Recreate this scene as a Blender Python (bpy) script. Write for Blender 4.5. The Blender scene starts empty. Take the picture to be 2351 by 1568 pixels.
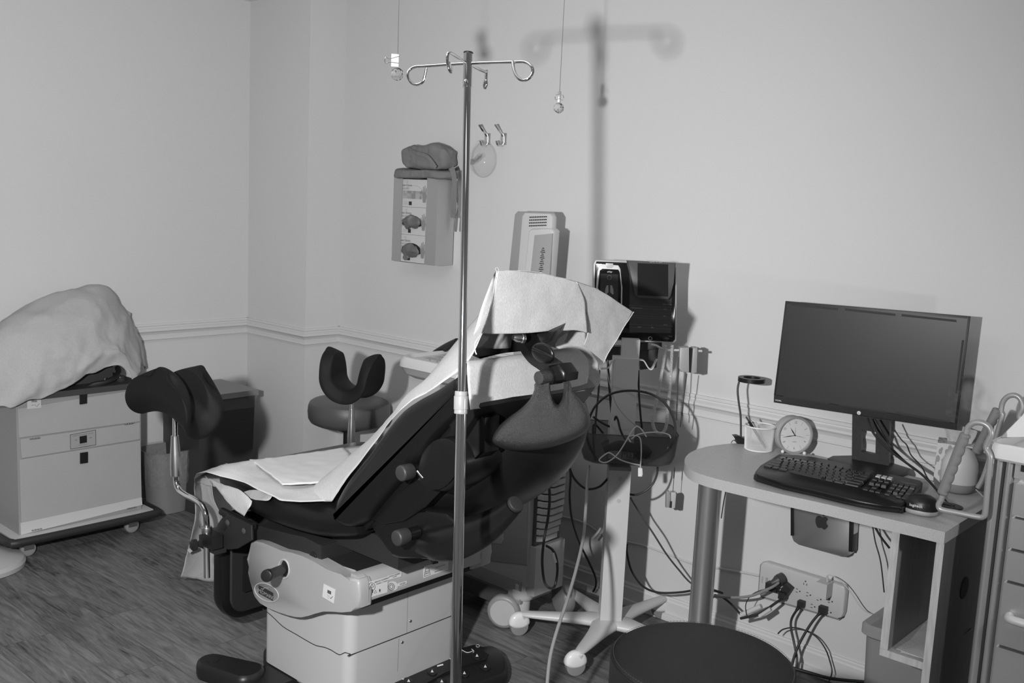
import bpy, bmesh, math, random
from mathutils import Vector, Matrix, noise
random.seed(7)
sc = bpy.context.scene
COL = sc.collection
PI = math.pi
# ------------------------------------------------------------------ camera
YAW, PITCH, ROLL, FPX = -0.727949376, -0.141734947, 0.0471494357, 2286.0
CAM = Vector((4.40388810, -3.09319410, 1.53656576))
_f = Vector((math.sin(YAW)*math.cos(PITCH), math.cos(YAW)*math.cos(PITCH), math.sin(PITCH)))
_r0 = Vector((math.cos(YAW), -math.sin(YAW), 0)); _u0 = _r0.cross(_f)
_r = math.cos(ROLL)*_r0 + math.sin(ROLL)*_u0
_u = -math.sin(ROLL)*_r0 + math.cos(ROLL)*_u0
cd = bpy.data.cameras.new('camera'); cam = bpy.data.objects.new('camera', cd); COL.objects.link(cam)
cd.sensor_width = 36; cd.lens = 35.0; cd.clip_start = 0.05
m3 = Matrix((_r, _u, -_f)).transposed()
cam.matrix_world = Matrix.Translation(CAM) @ m3.to_4x4()
sc.camera = cam
# real positions measured from the photograph: a pixel's ray met with a known plane of the room
def ray(x, y): return _f + _r*((x-1175.5)/FPX) - _u*((y-784)/FPX)
def PY(x, y, Y): d = ray(x, y); return CAM + d*((Y-CAM.y)/d.y)
def PX(x, y, X): d = ray(x, y); return CAM + d*((X-CAM.x)/d.x)
def PZ(x, y, Z): d = ray(x, y); return CAM + d*((Z-CAM.z)/d.z)
def PD(x, y, D): return CAM + ray(x, y)*D
# ------------------------------------------------------------------ materials
def lin(s): return s/12.92 if s <= .04045 else ((s+.055)/1.055)**2.4
def mat(name, g, rough=.5, metal=0., spec=.5, bump=0., bscale=200., var=0., vscale=8., coat=0., trans=0., alpha=1., detail=3, stretch=None):
    m = bpy.data.materials.new(name); m.use_nodes = True
    nt = m.node_tree; b = nt.nodes['Principled BSDF']; L = nt.links
    v = g
    b.inputs['Base Color'].default_value = (v, v, v, 1)
    b.inputs['Roughness'].default_value = rough; b.inputs['Metallic'].default_value = metal
    b.inputs['Specular IOR Level'].default_value = spec
    if coat: b.inputs['Coat Weight'].default_value = coat; b.inputs['Coat Roughness'].default_value = .15
    if trans: b.inputs['Transmission Weight'].default_value = trans
    if alpha < 1: b.inputs['Alpha'].default_value = alpha
    tc = nt.nodes.new('ShaderNodeTexCoord'); mp = nt.nodes.new('ShaderNodeMapping')
    L.new(tc.outputs['Object'], mp.inputs['Vector'])
    if stretch: mp.inputs['Scale'].default_value = stretch
    if bump:
        n = nt.nodes.new('ShaderNodeTexNoise'); n.inputs['Scale'].default_value = bscale; n.inputs['Detail'].default_value = detail
        L.new(mp.outputs[0], n.inputs['Vector'])
        bp = nt.nodes.new('ShaderNodeBump'); bp.inputs['Strength'].default_value = bump; bp.inputs['Distance'].default_value = .002
        L.new(n.outputs['Fac'], bp.inputs['Height']); L.new(bp.outputs[0], b.inputs['Normal'])
    if var:
        n = nt.nodes.new('ShaderNodeTexNoise'); n.inputs['Scale'].default_value = vscale; n.inputs['Detail'].default_value = 5
        L.new(mp.outputs[0], n.inputs['Vector'])
        r = nt.nodes.new('ShaderNodeMapRange'); r.inputs['From Min'].default_value = .3; r.inputs['From Max'].default_value = .7
        r.inputs['To Min'].default_value = v*(1-var); r.inputs['To Max'].default_value = v*(1+var)
        L.new(n.outputs['Fac'], r.inputs['Value']); L.new(r.outputs[0], b.inputs['Base Color'])
    return m
M = {}
M['wall'] = mat('wall_paint', .62, .7, spec=.25, bump=.25, bscale=260, detail=4)
M['ceil'] = mat('ceiling_paint', .72, .9)
M['trim'] = mat('trim_paint', .62, .5, spec=.4)
M['white'] = mat('white_plastic', .54, .35)
M['whitegloss'] = mat('white_gloss', .74, .18)
M['cream'] = mat('cream_plastic', .43, .4)
M['lgrey'] = mat('light_grey_plastic', .33, .4)
M['mgrey'] = mat('mid_grey_plastic', .24, .42)
M['dgrey'] = mat('dark_grey_plastic', .055, .45)
M['capgrey'] = mat('cap_grey', .028, .5)
M['black'] = mat('black_plastic', .013, .38, spec=.35)
M['blackgloss'] = mat('black_gloss', .010, .08)
M['blackmatte'] = mat('black_matte', .014, .65)
M['rubber'] = mat('black_rubber', .02, .5)
M['vinyl'] = mat('black_vinyl', .006, .33, spec=.34, bump=.12, bscale=500)
M['texblack'] = mat('textured_black', .022, .38, bump=1.0, bscale=900, detail=1, spec=.7)
M['shell'] = mat('shell_black', .006, .33, spec=.36)
M['foam'] = mat('black_foam', .008, .58, bump=.5, bscale=800, spec=.25)
M['stool'] = mat('grey_vinyl', .085, .4, bump=.3, bscale=300)
M['stoolblack'] = mat('black_leather', .010, .38, spec=.35, bump=.6, bscale=420, detail=5)
M['chrome'] = mat('chrome', .75, .07, metal=1)
M['satin'] = mat('satin_steel', .55, .3, metal=1)
M['brushed'] = mat('brushed_steel', .58, .34, metal=1, bump=.25, bscale=60, stretch=(1, 1, 40))
def brushed():
    m = mat('brushed_steel', .55, .42, metal=.72); nt = m.node_tree; b = nt.nodes['Principled BSDF']; t = nt.nodes.new('ShaderNodeTangent'); t.direction_type = 'RADIAL'; t.axis = 'Z'
    nt.links.new(t.outputs[0], b.inputs['Tangent']); b.inputs['Anisotropic'].default_value = .95; b.inputs['Anisotropic Rotation'].default_value = .25; return m
M['brushed'] = brushed()
M['alu'] = mat('aluminium', .55, .38, metal=.9)
M['silver'] = mat('silver_paint', .42, .35, metal=.55)
M['paper'] = mat('paper', .50, .9, spec=.1, bump=.5, bscale=220, var=.03, vscale=300)
M['fibre'] = mat('nonwoven_cloth', .50, .9, spec=.1, bump=.55, bscale=420, var=.07, vscale=160, detail=6)
M['drape'] = mat('grey_drape', .44, .85, spec=.15, bump=.5, bscale=420, var=.05, vscale=150)
M['gown'] = mat('grey_gown', .19, .8, spec=.2, bump=.3, bscale=500)
M['glove'] = mat('glove_rubber', .13, .5, bump=.5, bscale=60)
M['card'] = mat('white_card', .55, .7)
M['cardgrey'] = mat('printed_grey', .25, .7)
M['cardmid'] = mat('printed_mid_grey', .40, .7)
M['carddark'] = mat('printed_dark', .06, .6)
M['ink'] = mat('ink', .02, .6)
M['whiteink'] = mat('white_ink', .75, .6)
M['cartpaint'] = mat('cart_paint', .38, .4, var=.04, vscale=3)
M['cartside'] = mat('cart_side_paint', .30, .45)
M['cartstripe'] = mat('cart_white_band', .56, .4)
M['bin'] = mat('grey_bin', .20, .5)
M['bindark'] = mat('dark_bin', .045, .35)
M['laminate'] = mat('speckled_laminate', .42, .4, var=.22, vscale=420)
M['edgeband'] = mat('laminate_edge', .40, .5, var=.14, vscale=520)
M['woodpale'] = mat('pale_wood_edge', .42, .55, var=.14, vscale=18, stretch=(8, 8, .8))
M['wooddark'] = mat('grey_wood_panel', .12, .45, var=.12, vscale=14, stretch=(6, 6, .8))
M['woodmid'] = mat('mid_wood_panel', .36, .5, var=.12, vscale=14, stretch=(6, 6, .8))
M['screen'] = mat('screen_glass', .024, .36, spec=.45)
M['postmetal'] = mat('post_metal', .48, .3, metal=.85)
M['foamgrip'] = mat('grey_foam_grip', .20, .6, bump=.2, bscale=500)
M['tubegrey'] = mat('grey_tube', .36, .35, metal=.3)
M['rug'] = mat('label_grey', .3, .6)
def glass(name, g, rough, alpha, ior=1.45):
    m = bpy.data.materials.new(name); m.use_nodes = True; nt = m.node_tree
    for n in list(nt.nodes): nt.nodes.remove(n)
    o = nt.nodes.new('ShaderNodeOutputMaterial'); mx = nt.nodes.new('ShaderNodeMixShader')
    t = nt.nodes.new('ShaderNodeBsdfTransparent'); t.inputs['Color'].default_value = (g, g, g, 1)
    p = nt.nodes.new('ShaderNodeBsdfPrincipled'); p.inputs['Base Color'].default_value = (g*.6, g*.6, g*.6, 1); p.inputs['Roughness'].default_value = rough
    mx.inputs[0].default_value = alpha
    if name == 'bin_liner_film':
        tc = nt.nodes.new('ShaderNodeTexCoord'); nz = nt.nodes.new('ShaderNodeTexNoise'); nz.inputs['Scale'].default_value = 26; nz.inputs['Detail'].default_value = 4; nz.inputs['Distortion'].default_value = 2.5
        bp = nt.nodes.new('ShaderNodeBump'); bp.inputs['Strength'].default_value = 1; bp.inputs['Distance'].default_value = .02
        nt.links.new(tc.outputs['Object'], nz.inputs['Vector']); nt.links.new(nz.outputs['Fac'], bp.inputs['Height']); nt.links.new(bp.outputs[0], p.inputs['Normal'])
    nt.links.new(t.outputs[0], mx.inputs[1]); nt.links.new(p.outputs[0], mx.inputs[2]); nt.links.new(mx.outputs[0], o.inputs['Surface'])
    return m
M['smoky'] = glass('smoky_plastic', .62, .1, .10)
M['liner'] = glass('bin_liner_film', .97, .10, .13)
M['clear'] = glass('clear_film', .99, .08, .10)
M['frost'] = glass('frosted_lid', .7, .3, .62)
m = mat('crystal', .98, .02, trans=1.0); m.node_tree.nodes['Principled BSDF'].inputs['IOR'].default_value = 1.5; M['crystal'] = m
def floor_mat():
    m = bpy.data.materials.new('wood_plank_floor'); m.use_nodes = True; nt = m.node_tree; L = nt.links; b = nt.nodes['Principled BSDF']
    tc = nt.nodes.new('ShaderNodeTexCoord')
    br = nt.nodes.new('ShaderNodeTexBrick'); br.inputs['Scale'].default_value = 1; br.inputs['Brick Width'].default_value = 1.22; br.inputs['Row Height'].default_value = .18
    br.inputs['Mortar Size'].default_value = .0007; br.inputs['Color1'].default_value = (0, 0, 0, 1); br.inputs['Color2'].default_value = (1, 1, 1, 1); br.inputs['Mortar'].default_value = (.5, .5, .5, 1)
    br.offset = .37
    L.new(tc.outputs['Object'], br.inputs['Vector'])
    # each plank gets its own slice of the grain
    sx = nt.nodes.new('ShaderNodeSeparateXYZ'); L.new(tc.outputs['Object'], sx.inputs[0])
    cb = nt.nodes.new('ShaderNodeCombineXYZ'); mz = nt.nodes.new('ShaderNodeMath'); mz.operation = 'MULTIPLY'; mz.inputs[1].default_value = 7.3
    L.new(br.outputs['Color'], mz.inputs[0]); L.new(sx.outputs[0], cb.inputs[0]); L.new(sx.outputs[1], cb.inputs[1]); L.new(mz.outputs[0], cb.inputs[2])
    def ns(sc_, scale, det, dist=0.):
        mp = nt.nodes.new('ShaderNodeMapping'); mp.inputs['Scale'].default_value = sc_; L.new(cb.outputs[0], mp.inputs[0])
        n = nt.nodes.new('ShaderNodeTexNoise'); n.inputs['Scale'].default_value = scale; n.inputs['Detail'].default_value = det; n.inputs['Distortion'].default_value = dist
        L.new(mp.outputs[0], n.inputs['Vector']); return n
    n1 = ns((1.6, 13, 1), 3.4, 10, 1.3); n2 = ns((5, 150, 1), 5., 6); n3 = ns((.8, 2.2, 1), 2.2, 4, .6)
    vm = nt.nodes.new('ShaderNodeMapping'); vm.inputs['Scale'].default_value = (.95, 3.1, 1); vm.inputs['Location'].default_value = (.31, .12, 0); L.new(tc.outputs['Object'], vm.inputs[0])
    vo = nt.nodes.new('ShaderNodeTexVoronoi'); vo.inputs['Scale'].default_value = 1.0; vo.voronoi_dimensions = '2D'; L.new(vm.outputs[0], vo.inputs['Vector'])
    def mth(op, a, b=None, c=None):
        q = nt.nodes.new('ShaderNodeMath'); q.operation = op
        for i, v in enumerate((a, b, c)):
            if v is None: continue
            if isinstance(v, (int, float)): q.inputs[i].default_value = v
            else: L.new(v, q.inputs[i])
        return q.outputs[0]
    wob = mth('MULTIPLY_ADD', n1.outputs['Fac'], .10, vo.outputs['Distance'])
    ring = mth('SINE', mth('MULTIPLY', wob, 150.)); msk = nt.nodes.new('ShaderNodeMapRange'); msk.inputs['From Min'].default_value = .30; msk.inputs['From Max'].default_value = .04; L.new(wob, msk.inputs['Value'])
    core = nt.nodes.new('ShaderNodeMapRange'); core.inputs['From Min'].default_value = .115; core.inputs['From Max'].default_value = .04; L.new(wob, core.inputs['Value'])
    knot = mth('SUBTRACT', mth('MULTIPLY', mth('MULTIPLY', ring, msk.outputs[0]), .035), mth('MULTIPLY', core.outputs[0], .14))
    def mul(a, k, c=None):
        q = nt.nodes.new('ShaderNodeMath'); q.operation = 'MULTIPLY_ADD'; L.new(a, q.inputs[0]); q.inputs[1].default_value = k
        if c is None: q.inputs[2].default_value = 0
        else: L.new(c, q.inputs[2])
        return q.outputs[0]
    s = mul(n1.outputs['Fac'], .50); s = mul(n2.outputs['Fac'], .34, s); s = mul(n3.outputs['Fac'], .30, s); s = mul(br.outputs['Color'], .06, s); s = mth('ADD', s, knot)
    cr = nt.nodes.new('ShaderNodeValToRGB'); e = cr.color_ramp.elements
    e[0].position = .42; e[0].color = (.018, .018, .018, 1); e[1].position = .72; e[1].color = (.20, .20, .20, 1)
    k = e.new(.52); k.color = (.085, .085, .085, 1)
    L.new(s, cr.inputs[0])
    mm = nt.nodes.new('ShaderNodeMix'); mm.data_type = 'RGBA'; L.new(br.outputs['Fac'], mm.inputs[0]); L.new(cr.outputs[0], mm.inputs[6]); mm.inputs[7].default_value = (.03, .03, .03, 1)
    L.new(mm.outputs[2], b.inputs['Base Color']); b.inputs['Roughness'].default_value = .5
    bp = nt.nodes.new('ShaderNodeBump'); bp.inputs['Strength'].default_value = .25; bp.inputs['Distance'].default_value = .001; L.new(s, bp.inputs['Height']); L.new(bp.outputs[0], b.inputs['Normal'])
    return m
def add_creases(m, scale, dist):
    nt = m.node_tree; b = nt.nodes['Principled BSDF']; old = b.inputs['Normal'].links[0].from_socket
    tc = nt.nodes.new('ShaderNodeTexCoord'); nz = nt.nodes.new('ShaderNodeTexNoise'); nz.inputs['Scale'].default_value = scale*.35; nz.inputs['Detail'].default_value = 2
    vm = nt.nodes.new('ShaderNodeVectorMath'); vm.operation = 'MULTIPLY_ADD'; vm.inputs[1].default_value = (.18, .18, .18); nt.links.new(nz.outputs['Color'], vm.inputs[0]); nt.links.new(tc.outputs['Object'], vm.inputs[2]); nt.links.new(tc.outputs['Object'], nz.inputs['Vector'])
    vo = nt.nodes.new('ShaderNodeTexVoronoi'); vo.inputs['Scale'].default_value = scale; nt.links.new(vm.outputs[0], vo.inputs['Vector'])
    bp = nt.nodes.new('ShaderNodeBump'); bp.inputs['Strength'].default_value = .8; bp.inputs['Distance'].default_value = dist
    nt.links.new(vo.outputs['Distance'], bp.inputs['Height']); nt.links.new(old, bp.inputs['Normal']); nt.links.new(bp.outputs[0], b.inputs['Normal'])
add_creases(M['drape'], 7, .012); add_creases(M['paper'], 9, .006); add_creases(M['gown'], 22, .006)
M['floor'] = floor_mat()
# ------------------------------------------------------------------ mesh builder (world coordinates)
def frame(d):
    d = Vector(d).normalized(); a = Vector((0, 0, 1)) if abs(d.z) < .9 else Vector((1, 0, 0))
    x = d.cross(a).normalized(); return x, d.cross(x).normalized(), d
def catmull(pts, n=6, closed=False):
    pts = [Vector(p) for p in pts]
    if len(pts) < 3 or n == 0: return pts
    out = []; N = len(pts); rng = range(N if closed else N-1)
    for i in rng:
        if closed: p0, p1, p2, p3 = pts[i-1], pts[i], pts[(i+1) % N], pts[(i+2) % N]
        else: p0, p1, p2, p3 = pts[max(i-1, 0)], pts[i], pts[i+1], pts[min(i+2, N-1)]
        for k in range(n):
            t = k/n; out.append(.5*((2*p1)+(p2-p0)*t+(2*p0-5*p1+4*p2-p3)*t*t+(3*p1-p0-3*p2+p3)*t**3))
    if not closed: out.append(pts[-1])
    return out
class MB:
    def __init__(s): s.bm = bmesh.new()
    def _bev(s, verts, bevel, seg=2, ang=None):
        if bevel <= 0: return
        vs = set(verts); ed = [e for e in s.bm.edges if e.verts[0] in vs and e.verts[1] in vs and len(e.link_faces) == 2 and e.calc_face_angle(0) > (ang or .5)]
        if ed: bmesh.ops.bevel(s.bm, geom=ed, offset=bevel, segments=seg, affect='EDGES', profile=.5, clamp_overlap=True)
    def hexa(s, p, bevel=0, seg=2):
        v = [s.bm.verts.new(q) for q in p]
        for f in ((0, 3, 2, 1), (4, 5, 6, 7), (0, 1, 5, 4), (1, 2, 6, 5), (2, 3, 7, 6), (3, 0, 4, 7)): s.bm.faces.new([v[i] for i in f])
        s._bev(v, bevel, seg); return s
    def box(s, x0, x1, y0, y1, z0, z1, bevel=0, seg=2):
        return s.hexa([Vector(q) for q in ((x0, y0, z0), (x1, y0, z0), (x1, y1, z0), (x0, y1, z0), (x0, y0, z1), (x1, y0, z1), (x1, y1, z1), (x0, y1, z1))], bevel, seg)
    def obox(s, o, a, b, c, bevel=0, seg=2):
        o, a, b, c = map(Vector, (o, a, b, c))
        if a.cross(b).dot(c) < 0: a, b = b, a
        return s.hexa([o, o+a, o+a+b, o+b, o+c, o+a+c, o+a+b+c, o+b+c], bevel, seg)
    def cbox(s, c, X, Y, Z, sx, sy, sz, bevel=0, seg=2):
        X, Y, Z = X*sx, Y*sy, Z*sz; return s.obox(Vector(c)-(X+Y+Z)/2, X, Y, Z, bevel, seg)
    def rings(s, rs, cap0=True, cap1=True, closed=True):
        R = [[s.bm.verts.new(q) for q in r] for r in rs]; n = len(R[0])
        for i in range(len(R)-1):
            for j in range(n if closed else n-1):
                k = (j+1) % n
                s.bm.faces.new((R[i][j], R[i][k], R[i+1][k], R[i+1][j]))
        if cap0 and closed: s.bm.faces.new(R[0][::-1])
        if cap1 and closed: s.bm.faces.new(R[-1])
        return s
    def circ(s, c, x, y, r, n, ry=None): return [Vector(c)+x*(r*math.cos(2*PI*k/n))+y*((ry or r)*math.sin(2*PI*k/n)) for k in range(n)]
    def cyl(s, p0, p1, r0, r1=None, n=24, bev=0, cap=True):
        p0, p1 = Vector(p0), Vector(p1); r1 = r0 if r1 is None else r1; x, y, d = frame(p1-p0)
        if bev:
            A = [k/3*PI/2 for k in range(4)]
            rs = [s.circ(p0+d*bev*(1-math.cos(a)), x, y, r0-bev+bev*math.sin(a), n) for a in A]+[s.circ(p1-d*bev*(1-math.cos(a)), x, y, r1-bev+bev*math.sin(a), n) for a in A[::-1]]
            return s.rings(rs)
        return s.rings([s.circ(p0, x, y, r0, n), s.circ(p1, x, y, r1, n)], cap, cap)
    def lathe(s, o, d, prof, n=32, sx=1, cap=True):
        o = Vector(o); x, y, d = frame(d); return s.rings([s.circ(o+d*h, x, y, max(r, .0004)*sx, n, max(r, .0004)) for r, h in prof], cap, cap)
    def tube(s, pts, r, n=10, sm=6, closed=False, radii=None):
        P = catmull(pts, sm, closed) if sm else [Vector(p) for p in pts]
        N = len(P); rs = []; px = None
        for i in range(N):
            t = (P[(i+1) % N]-P[i-1]) if closed else (P[min(i+1, N-1)]-P[max(i-1, 0)])
            if t.length < 1e-9: t = Vector((0, 0, 1))
            t.normalize()
            if px is None: px = frame(t)[0]
            px = px-t*px.dot(t); px.normalize(); y = t.cross(px)
            rr = r
            if radii: u = i/(N-1)*(len(radii)-1); a = int(min(u, len(radii)-2)); rr = radii[a]+(radii[a+1]-radii[a])*(u-a)
            rs.append(s.circ(P[i], px, y, rr, n))
        if closed:
            R = [[s.bm.verts.new(q) for q in r_] for r_ in rs]
            best = min(range(n), key=lambda o: (R[0][o].co-R[-1][0].co).length)
            for i in range(N):
                o = best if i == N-1 else 0; B = R[(i+1) % N]
                for j in range(n): s.bm.faces.new((R[i][j], R[i][(j+1) % n], B[(j+1+o) % n], B[(j+o) % n]))
            return s
        return s.rings(rs)
    def ribbon(s, pts, w, h, side, sm=6, twist=0):
        P = catmull(pts, sm); rs = []; N = len(P)
        for i, p in enumerate(P):
            t = (P[min(i+1, N-1)]-P[max(i-1, 0)]).normalized(); a = Vector(side); a = (a-t*a.dot(t)).normalized(); b = t.cross(a)
            if twist: q = twist*i/N; a, b = a*math.cos(q)+b*math.sin(q), b*math.cos(q)-a*math.sin(q)
            rs.append([p+a*w/2+b*h/2, p-a*w/2+b*h/2, p-a*w/2-b*h/2, p+a*w/2-b*h/2])
        return s.rings(rs)
    def prism(s, poly, ext, bevel=0, seg=2):
        ext = Vector(ext); poly = [Vector(p) for p in poly]
        nrm = Vector((0, 0, 0))
        for i in range(len(poly)): nrm += poly[i-1].cross(poly[i])
        if nrm.dot(ext) > 0: poly = poly[::-1]
        a = [s.bm.verts.new(p) for p in poly]; b = [s.bm.verts.new(p+ext) for p in poly]; n = len(a)
        s.bm.faces.new(a); s.bm.faces.new(b[::-1])
        for i in range(n): s.bm.faces.new((a[i], b[i], b[(i+1) % n], a[(i+1) % n]))
        if bevel:
            fs = set(a); ft = set(b)
            ed = [e for e in s.bm.edges if (e.verts[0] in fs and e.verts[1] in fs) or (e.verts[0] in ft and e.verts[1] in ft)]
            bmesh.ops.bevel(s.bm, geom=ed, offset=bevel, segments=seg, affect='EDGES', profile=.5, clamp_overlap=True)
        return s
    def grid(s, f, nu, nv):
        V = [[s.bm.verts.new(f(i/nu, j/nv)) for j in range(nv+1)] for i in range(nu+1)]
        for i in range(nu):
            for j in range(nv): s.bm.faces.new((V[i][j], V[i+1][j], V[i+1][j+1], V[i][j+1]))
        return s
    def sphere(s, c, r, n=20, sx=1, sy=1, sz=1):
        c = Vector(c); rs = []
        for i in range(n//2+1):
            a = max(.02, min(PI-.02, PI*i/(n//2))); rs.append([c+Vector((sx*r*math.sin(a)*math.cos(2*PI*k/n), sy*r*math.sin(a)*math.sin(2*PI*k/n), sz*r*math.cos(a))) for k in range(n)])
        return s.rings(rs)
    def disp(s, fn):
        for v in s.bm.verts: v.co = fn(v.co.copy())
        return s
WL = {}
def tag(o, label=None, cat=None, group=None, kind=None):
    if label: o['label'] = label
    if cat: o['category'] = cat
    if group: o['group'] = group
    if kind: o['kind'] = kind
    return o
def empty(name, loc, label, cat, group=None):
    o = bpy.data.objects.new(name, None); COL.objects.link(o); o.location = Vector(loc); o.empty_display_size = .05; WL[o.name] = Vector(loc)
    return tag(o, label, cat, group)
def obj(name, mb, mt, parent=None, label=None, cat=None, group=None, kind=None, flat=False, ang=35, solid=0, sub=0):
    bm = mb.bm; bmesh.ops.recalc_face_normals(bm, faces=bm.faces[:])
    base = WL[parent.name] if parent else None
    if parent is None:
        cs = [v.co for v in bm.verts]; base = Vector(((min(c.x for c in cs)+max(c.x for c in cs))/2, (min(c.y for c in cs)+max(c.y for c in cs))/2, min(c.z for c in cs)))
    for v in bm.verts: v.co = v.co-base
    me = bpy.data.meshes.new(name); bm.to_mesh(me); bm.free(); me.materials.append(M[mt] if isinstance(mt, str) else mt)
    if not flat:
        me.shade_smooth(); me.set_sharp_from_angle(angle=math.radians(ang))
    o = bpy.data.objects.new(name, me); COL.objects.link(o)
    if parent: o.parent = parent
    else: o.location = base
    WL[o.name] = base.copy()
    if solid: q = o.modifiers.new('thickness', 'SOLIDIFY'); q.thickness = solid; q.offset = 0
    if sub: q = o.modifiers.new('smooth', 'SUBSURF'); q.levels = sub; q.render_levels = sub
    return tag(o, label, cat, group, kind)
def text_mb(s, size, o, ux, uy, depth=.0006, align='CENTER', mb=None, sx=1.):
    """letters as a mesh lying on the plane through o spanned by ux (reading direction) and uy (up)"""
    cu = bpy.data.curves.new('t', 'FONT'); cu.body = s; cu.size = size; cu.align_x = align; cu.align_y = 'CENTER'; cu.resolution_u = 2
    t = bpy.data.objects.new('t', cu); COL.objects.link(t)
    bpy.context.view_layer.update()
    me = bpy.data.meshes.new_from_object(t); bpy.data.objects.remove(t)
    ux, uy = Vector(ux).normalized(), Vector(uy).normalized(); n = ux.cross(uy); o = Vector(o)
    mb = mb or MB(); vs = [mb.bm.verts.new(o+ux*v.co.x*sx+uy*v.co.y+n*depth) for v in me.vertices]
    for p in me.polygons:
        try: mb.bm.faces.new([vs[i] for i in p.vertices])
        except ValueError: pass
    bpy.data.meshes.remove(me); return mb
def plate(mb, o, ux, uy, w, h, t=.001):
    """thin plate centred on o"""
    ux, uy = Vector(ux).normalized(), Vector(uy).normalized(); n = ux.cross(uy); return mb.cbox(Vector(o)+n*t/2, ux, uy, n, w, h, t)
def patch(rows, nu=4, nv=4, amp=0., fs=8., seed=0.):
    """smooth sheet through rows of control points"""
    R = [catmull(r, nv) for r in rows]; C = [catmull([r[j] for r in R], nu) for j in range(len(R[0]))]
    mb = MB(); V = []
    for j, c in enumerate(C):
        row = []
        for i, p in enumerate(c):
            if amp:
                q = p*fs+Vector((seed, seed, seed)); p = p+Vector(noise.noise_vector(q))*amp+Vector(noise.noise_vector(q*2.7))*amp*.4
            row.append(mb.bm.verts.new(p))
        V.append(row)
    for j in range(len(V)-1):
        for i in range(len(V[0])-1): mb.bm.faces.new((V[j][i], V[j+1][i], V[j+1][i+1], V[j][i+1]))
    return mb
X_, Y_, Z_ = Vector((1, 0, 0)), Vector((0, 1, 0)), Vector((0, 0, 1))

# ================================================================== THE ROOM
H = 2.44; CX, CY = .49, -.2055          # the boxed-in column fills the corner X<CX, Y>CY
XR, YF = 5.7, -4.6
def struct(name, mb, mt, **k): return obj(name, mb, mt, kind='structure', flat=True, **k)
struct('floor', MB().box(-.1, XR, YF, .1, -.05, 0), 'floor')
struct('ceiling', MB().box(-.1, XR, YF, .1, H, H+.05), 'ceil')
struct('wall_left', MB().box(-.1, 0, YF, .1, 0, H), 'wall')
struct('wall_right', MB().box(0, XR, 0, .1, 0, H), 'wall')
struct('wall_corner', MB().box(0, CX, CY, 0, 0, H), 'wall')
struct('wall_front', MB().box(-.1, XR, YF-.1, YF, 0, H), 'wall')
struct('wall_rear', MB().box(XR, XR+.1, YF, .1, 0, H), 'wall')
RZ = .8710
def rail_profile(path, name, prof, mt='trim'):
    """path: plan points with the room on the right-hand side of travel; prof: (outward, z)"""
    P = [Vector((x, y, 0)) for x, y in path]; rs = []
    for i, p in enumerate(P):
        a = (P[i]-P[i-1]).normalized() if i else (P[1]-P[0]).normalized()
        b = (P[i+1]-P[i]).normalized() if i < len(P)-1 else a
        na, nb = Vector((a.y, -a.x, 0)), Vector((b.y, -b.x, 0)); m = (na+nb); m = m/max(m.dot(na), .1)
        rs.append([p+m*o+Vector((0, 0, z)) for o, z in prof])
    return obj(name, MB().rings(rs), mt, kind='structure', ang=12)
RP = [(0, RZ), (.010, RZ), (.012, RZ-.004), (.012, RZ-.010), (.008, RZ-.013), (.009, RZ-.018), (.020, RZ-.026), (.022, RZ-.034), (.015, RZ-.042), (.010, RZ-.052), (.010, RZ-.068), (.013, RZ-.071), (.013, RZ-.076), (.007, RZ-.079), (.007, RZ-.083), (0, RZ-.084)]
rail_profile([(0, YF), (0, CY)], 'trim_1', RP); rail_profile([(0, CY), (CX, CY), (CX, 0)], 'trim_2', RP); rail_profile([(CX, 0), (XR, 0)], 'trim_3', RP)
BP = [(0, .088), (.006, .088), (.009, .082), (.009, .076), (.013, .070), (.013, .026), (.022, .024), (.024, .012), (.024, 0), (0, 0)]
rail_profile([(0, YF), (0, CY)], 'baseboard_left', BP); rail_profile([(0, CY), (CX, CY), (CX, 0)], 'baseboard_corner', BP); rail_profile([(CX, 0), (XR, 0)], 'baseboard_right', BP)
# ================================================================== LEFT SIDE: equipment cart
FX = .36; cy0, cy1 = -1.502, -.976
cart = empty('equipment_cart', (.20, -1.24, 0), 'white metal cart on castors with black bumper rail by the left wall', 'cart')
obj('body', MB().box(.05, FX-.006, cy0, cy1, .095, .648, .006), 'cartside', cart)
# slightly sloping front (floor perspective measured): panels set on the front
def fp(x, y): return PX(x, y, FX)
def front_panel(name, pts, mt, t=.008, bev=.002, parent=cart, **k): return obj(name, MB().prism([fp(*p) for p in pts], (-t, 0, 0), bev, 1), mt, parent, **k)
udoor = front_panel('upper_door', [(41, 938), (321, 893), (322, 968), (44, 1006)], 'cartpaint')
front_panel('control_panel', [(47, 1009), (322, 971), (322, 1009), (50, 1053)], 'cartpaint', t=.006)
ldoor = front_panel('lower_door', [(45, 1056), (323, 1012), (325, 1143), (327, 1158), (50, 1219)], 'cartpaint')
obj('white_band', MB().prism([fp(*q)+X_*.0015 for q in ((46.5, 1201), (325, 1142), (326.5, 1159), (48, 1228))], (-.012, 0, 0)), 'cartstripe', cart)
for n, (a, b) in enumerate((((182, 901), (198, 927)), ((183, 1038), (200, 1063)))):
    la = obj('latch', MB().hexa([fp(a[0], a[1]+1.5)+X_*.001, fp(b[0], a[1]-1)+X_*.001, fp(b[0], b[1]-1.5)+X_*.001, fp(a[0], b[1]+1)+X_*.001]+[fp(a[0], a[1]+1.5)+X_*.008, fp(b[0], a[1]-1)+X_*.008, fp(b[0], b[1]-1.5)+X_*.008, fp(a[0], b[1]+1)+X_*.008], .001), 'black', udoor if n == 0 else ldoor)
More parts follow.
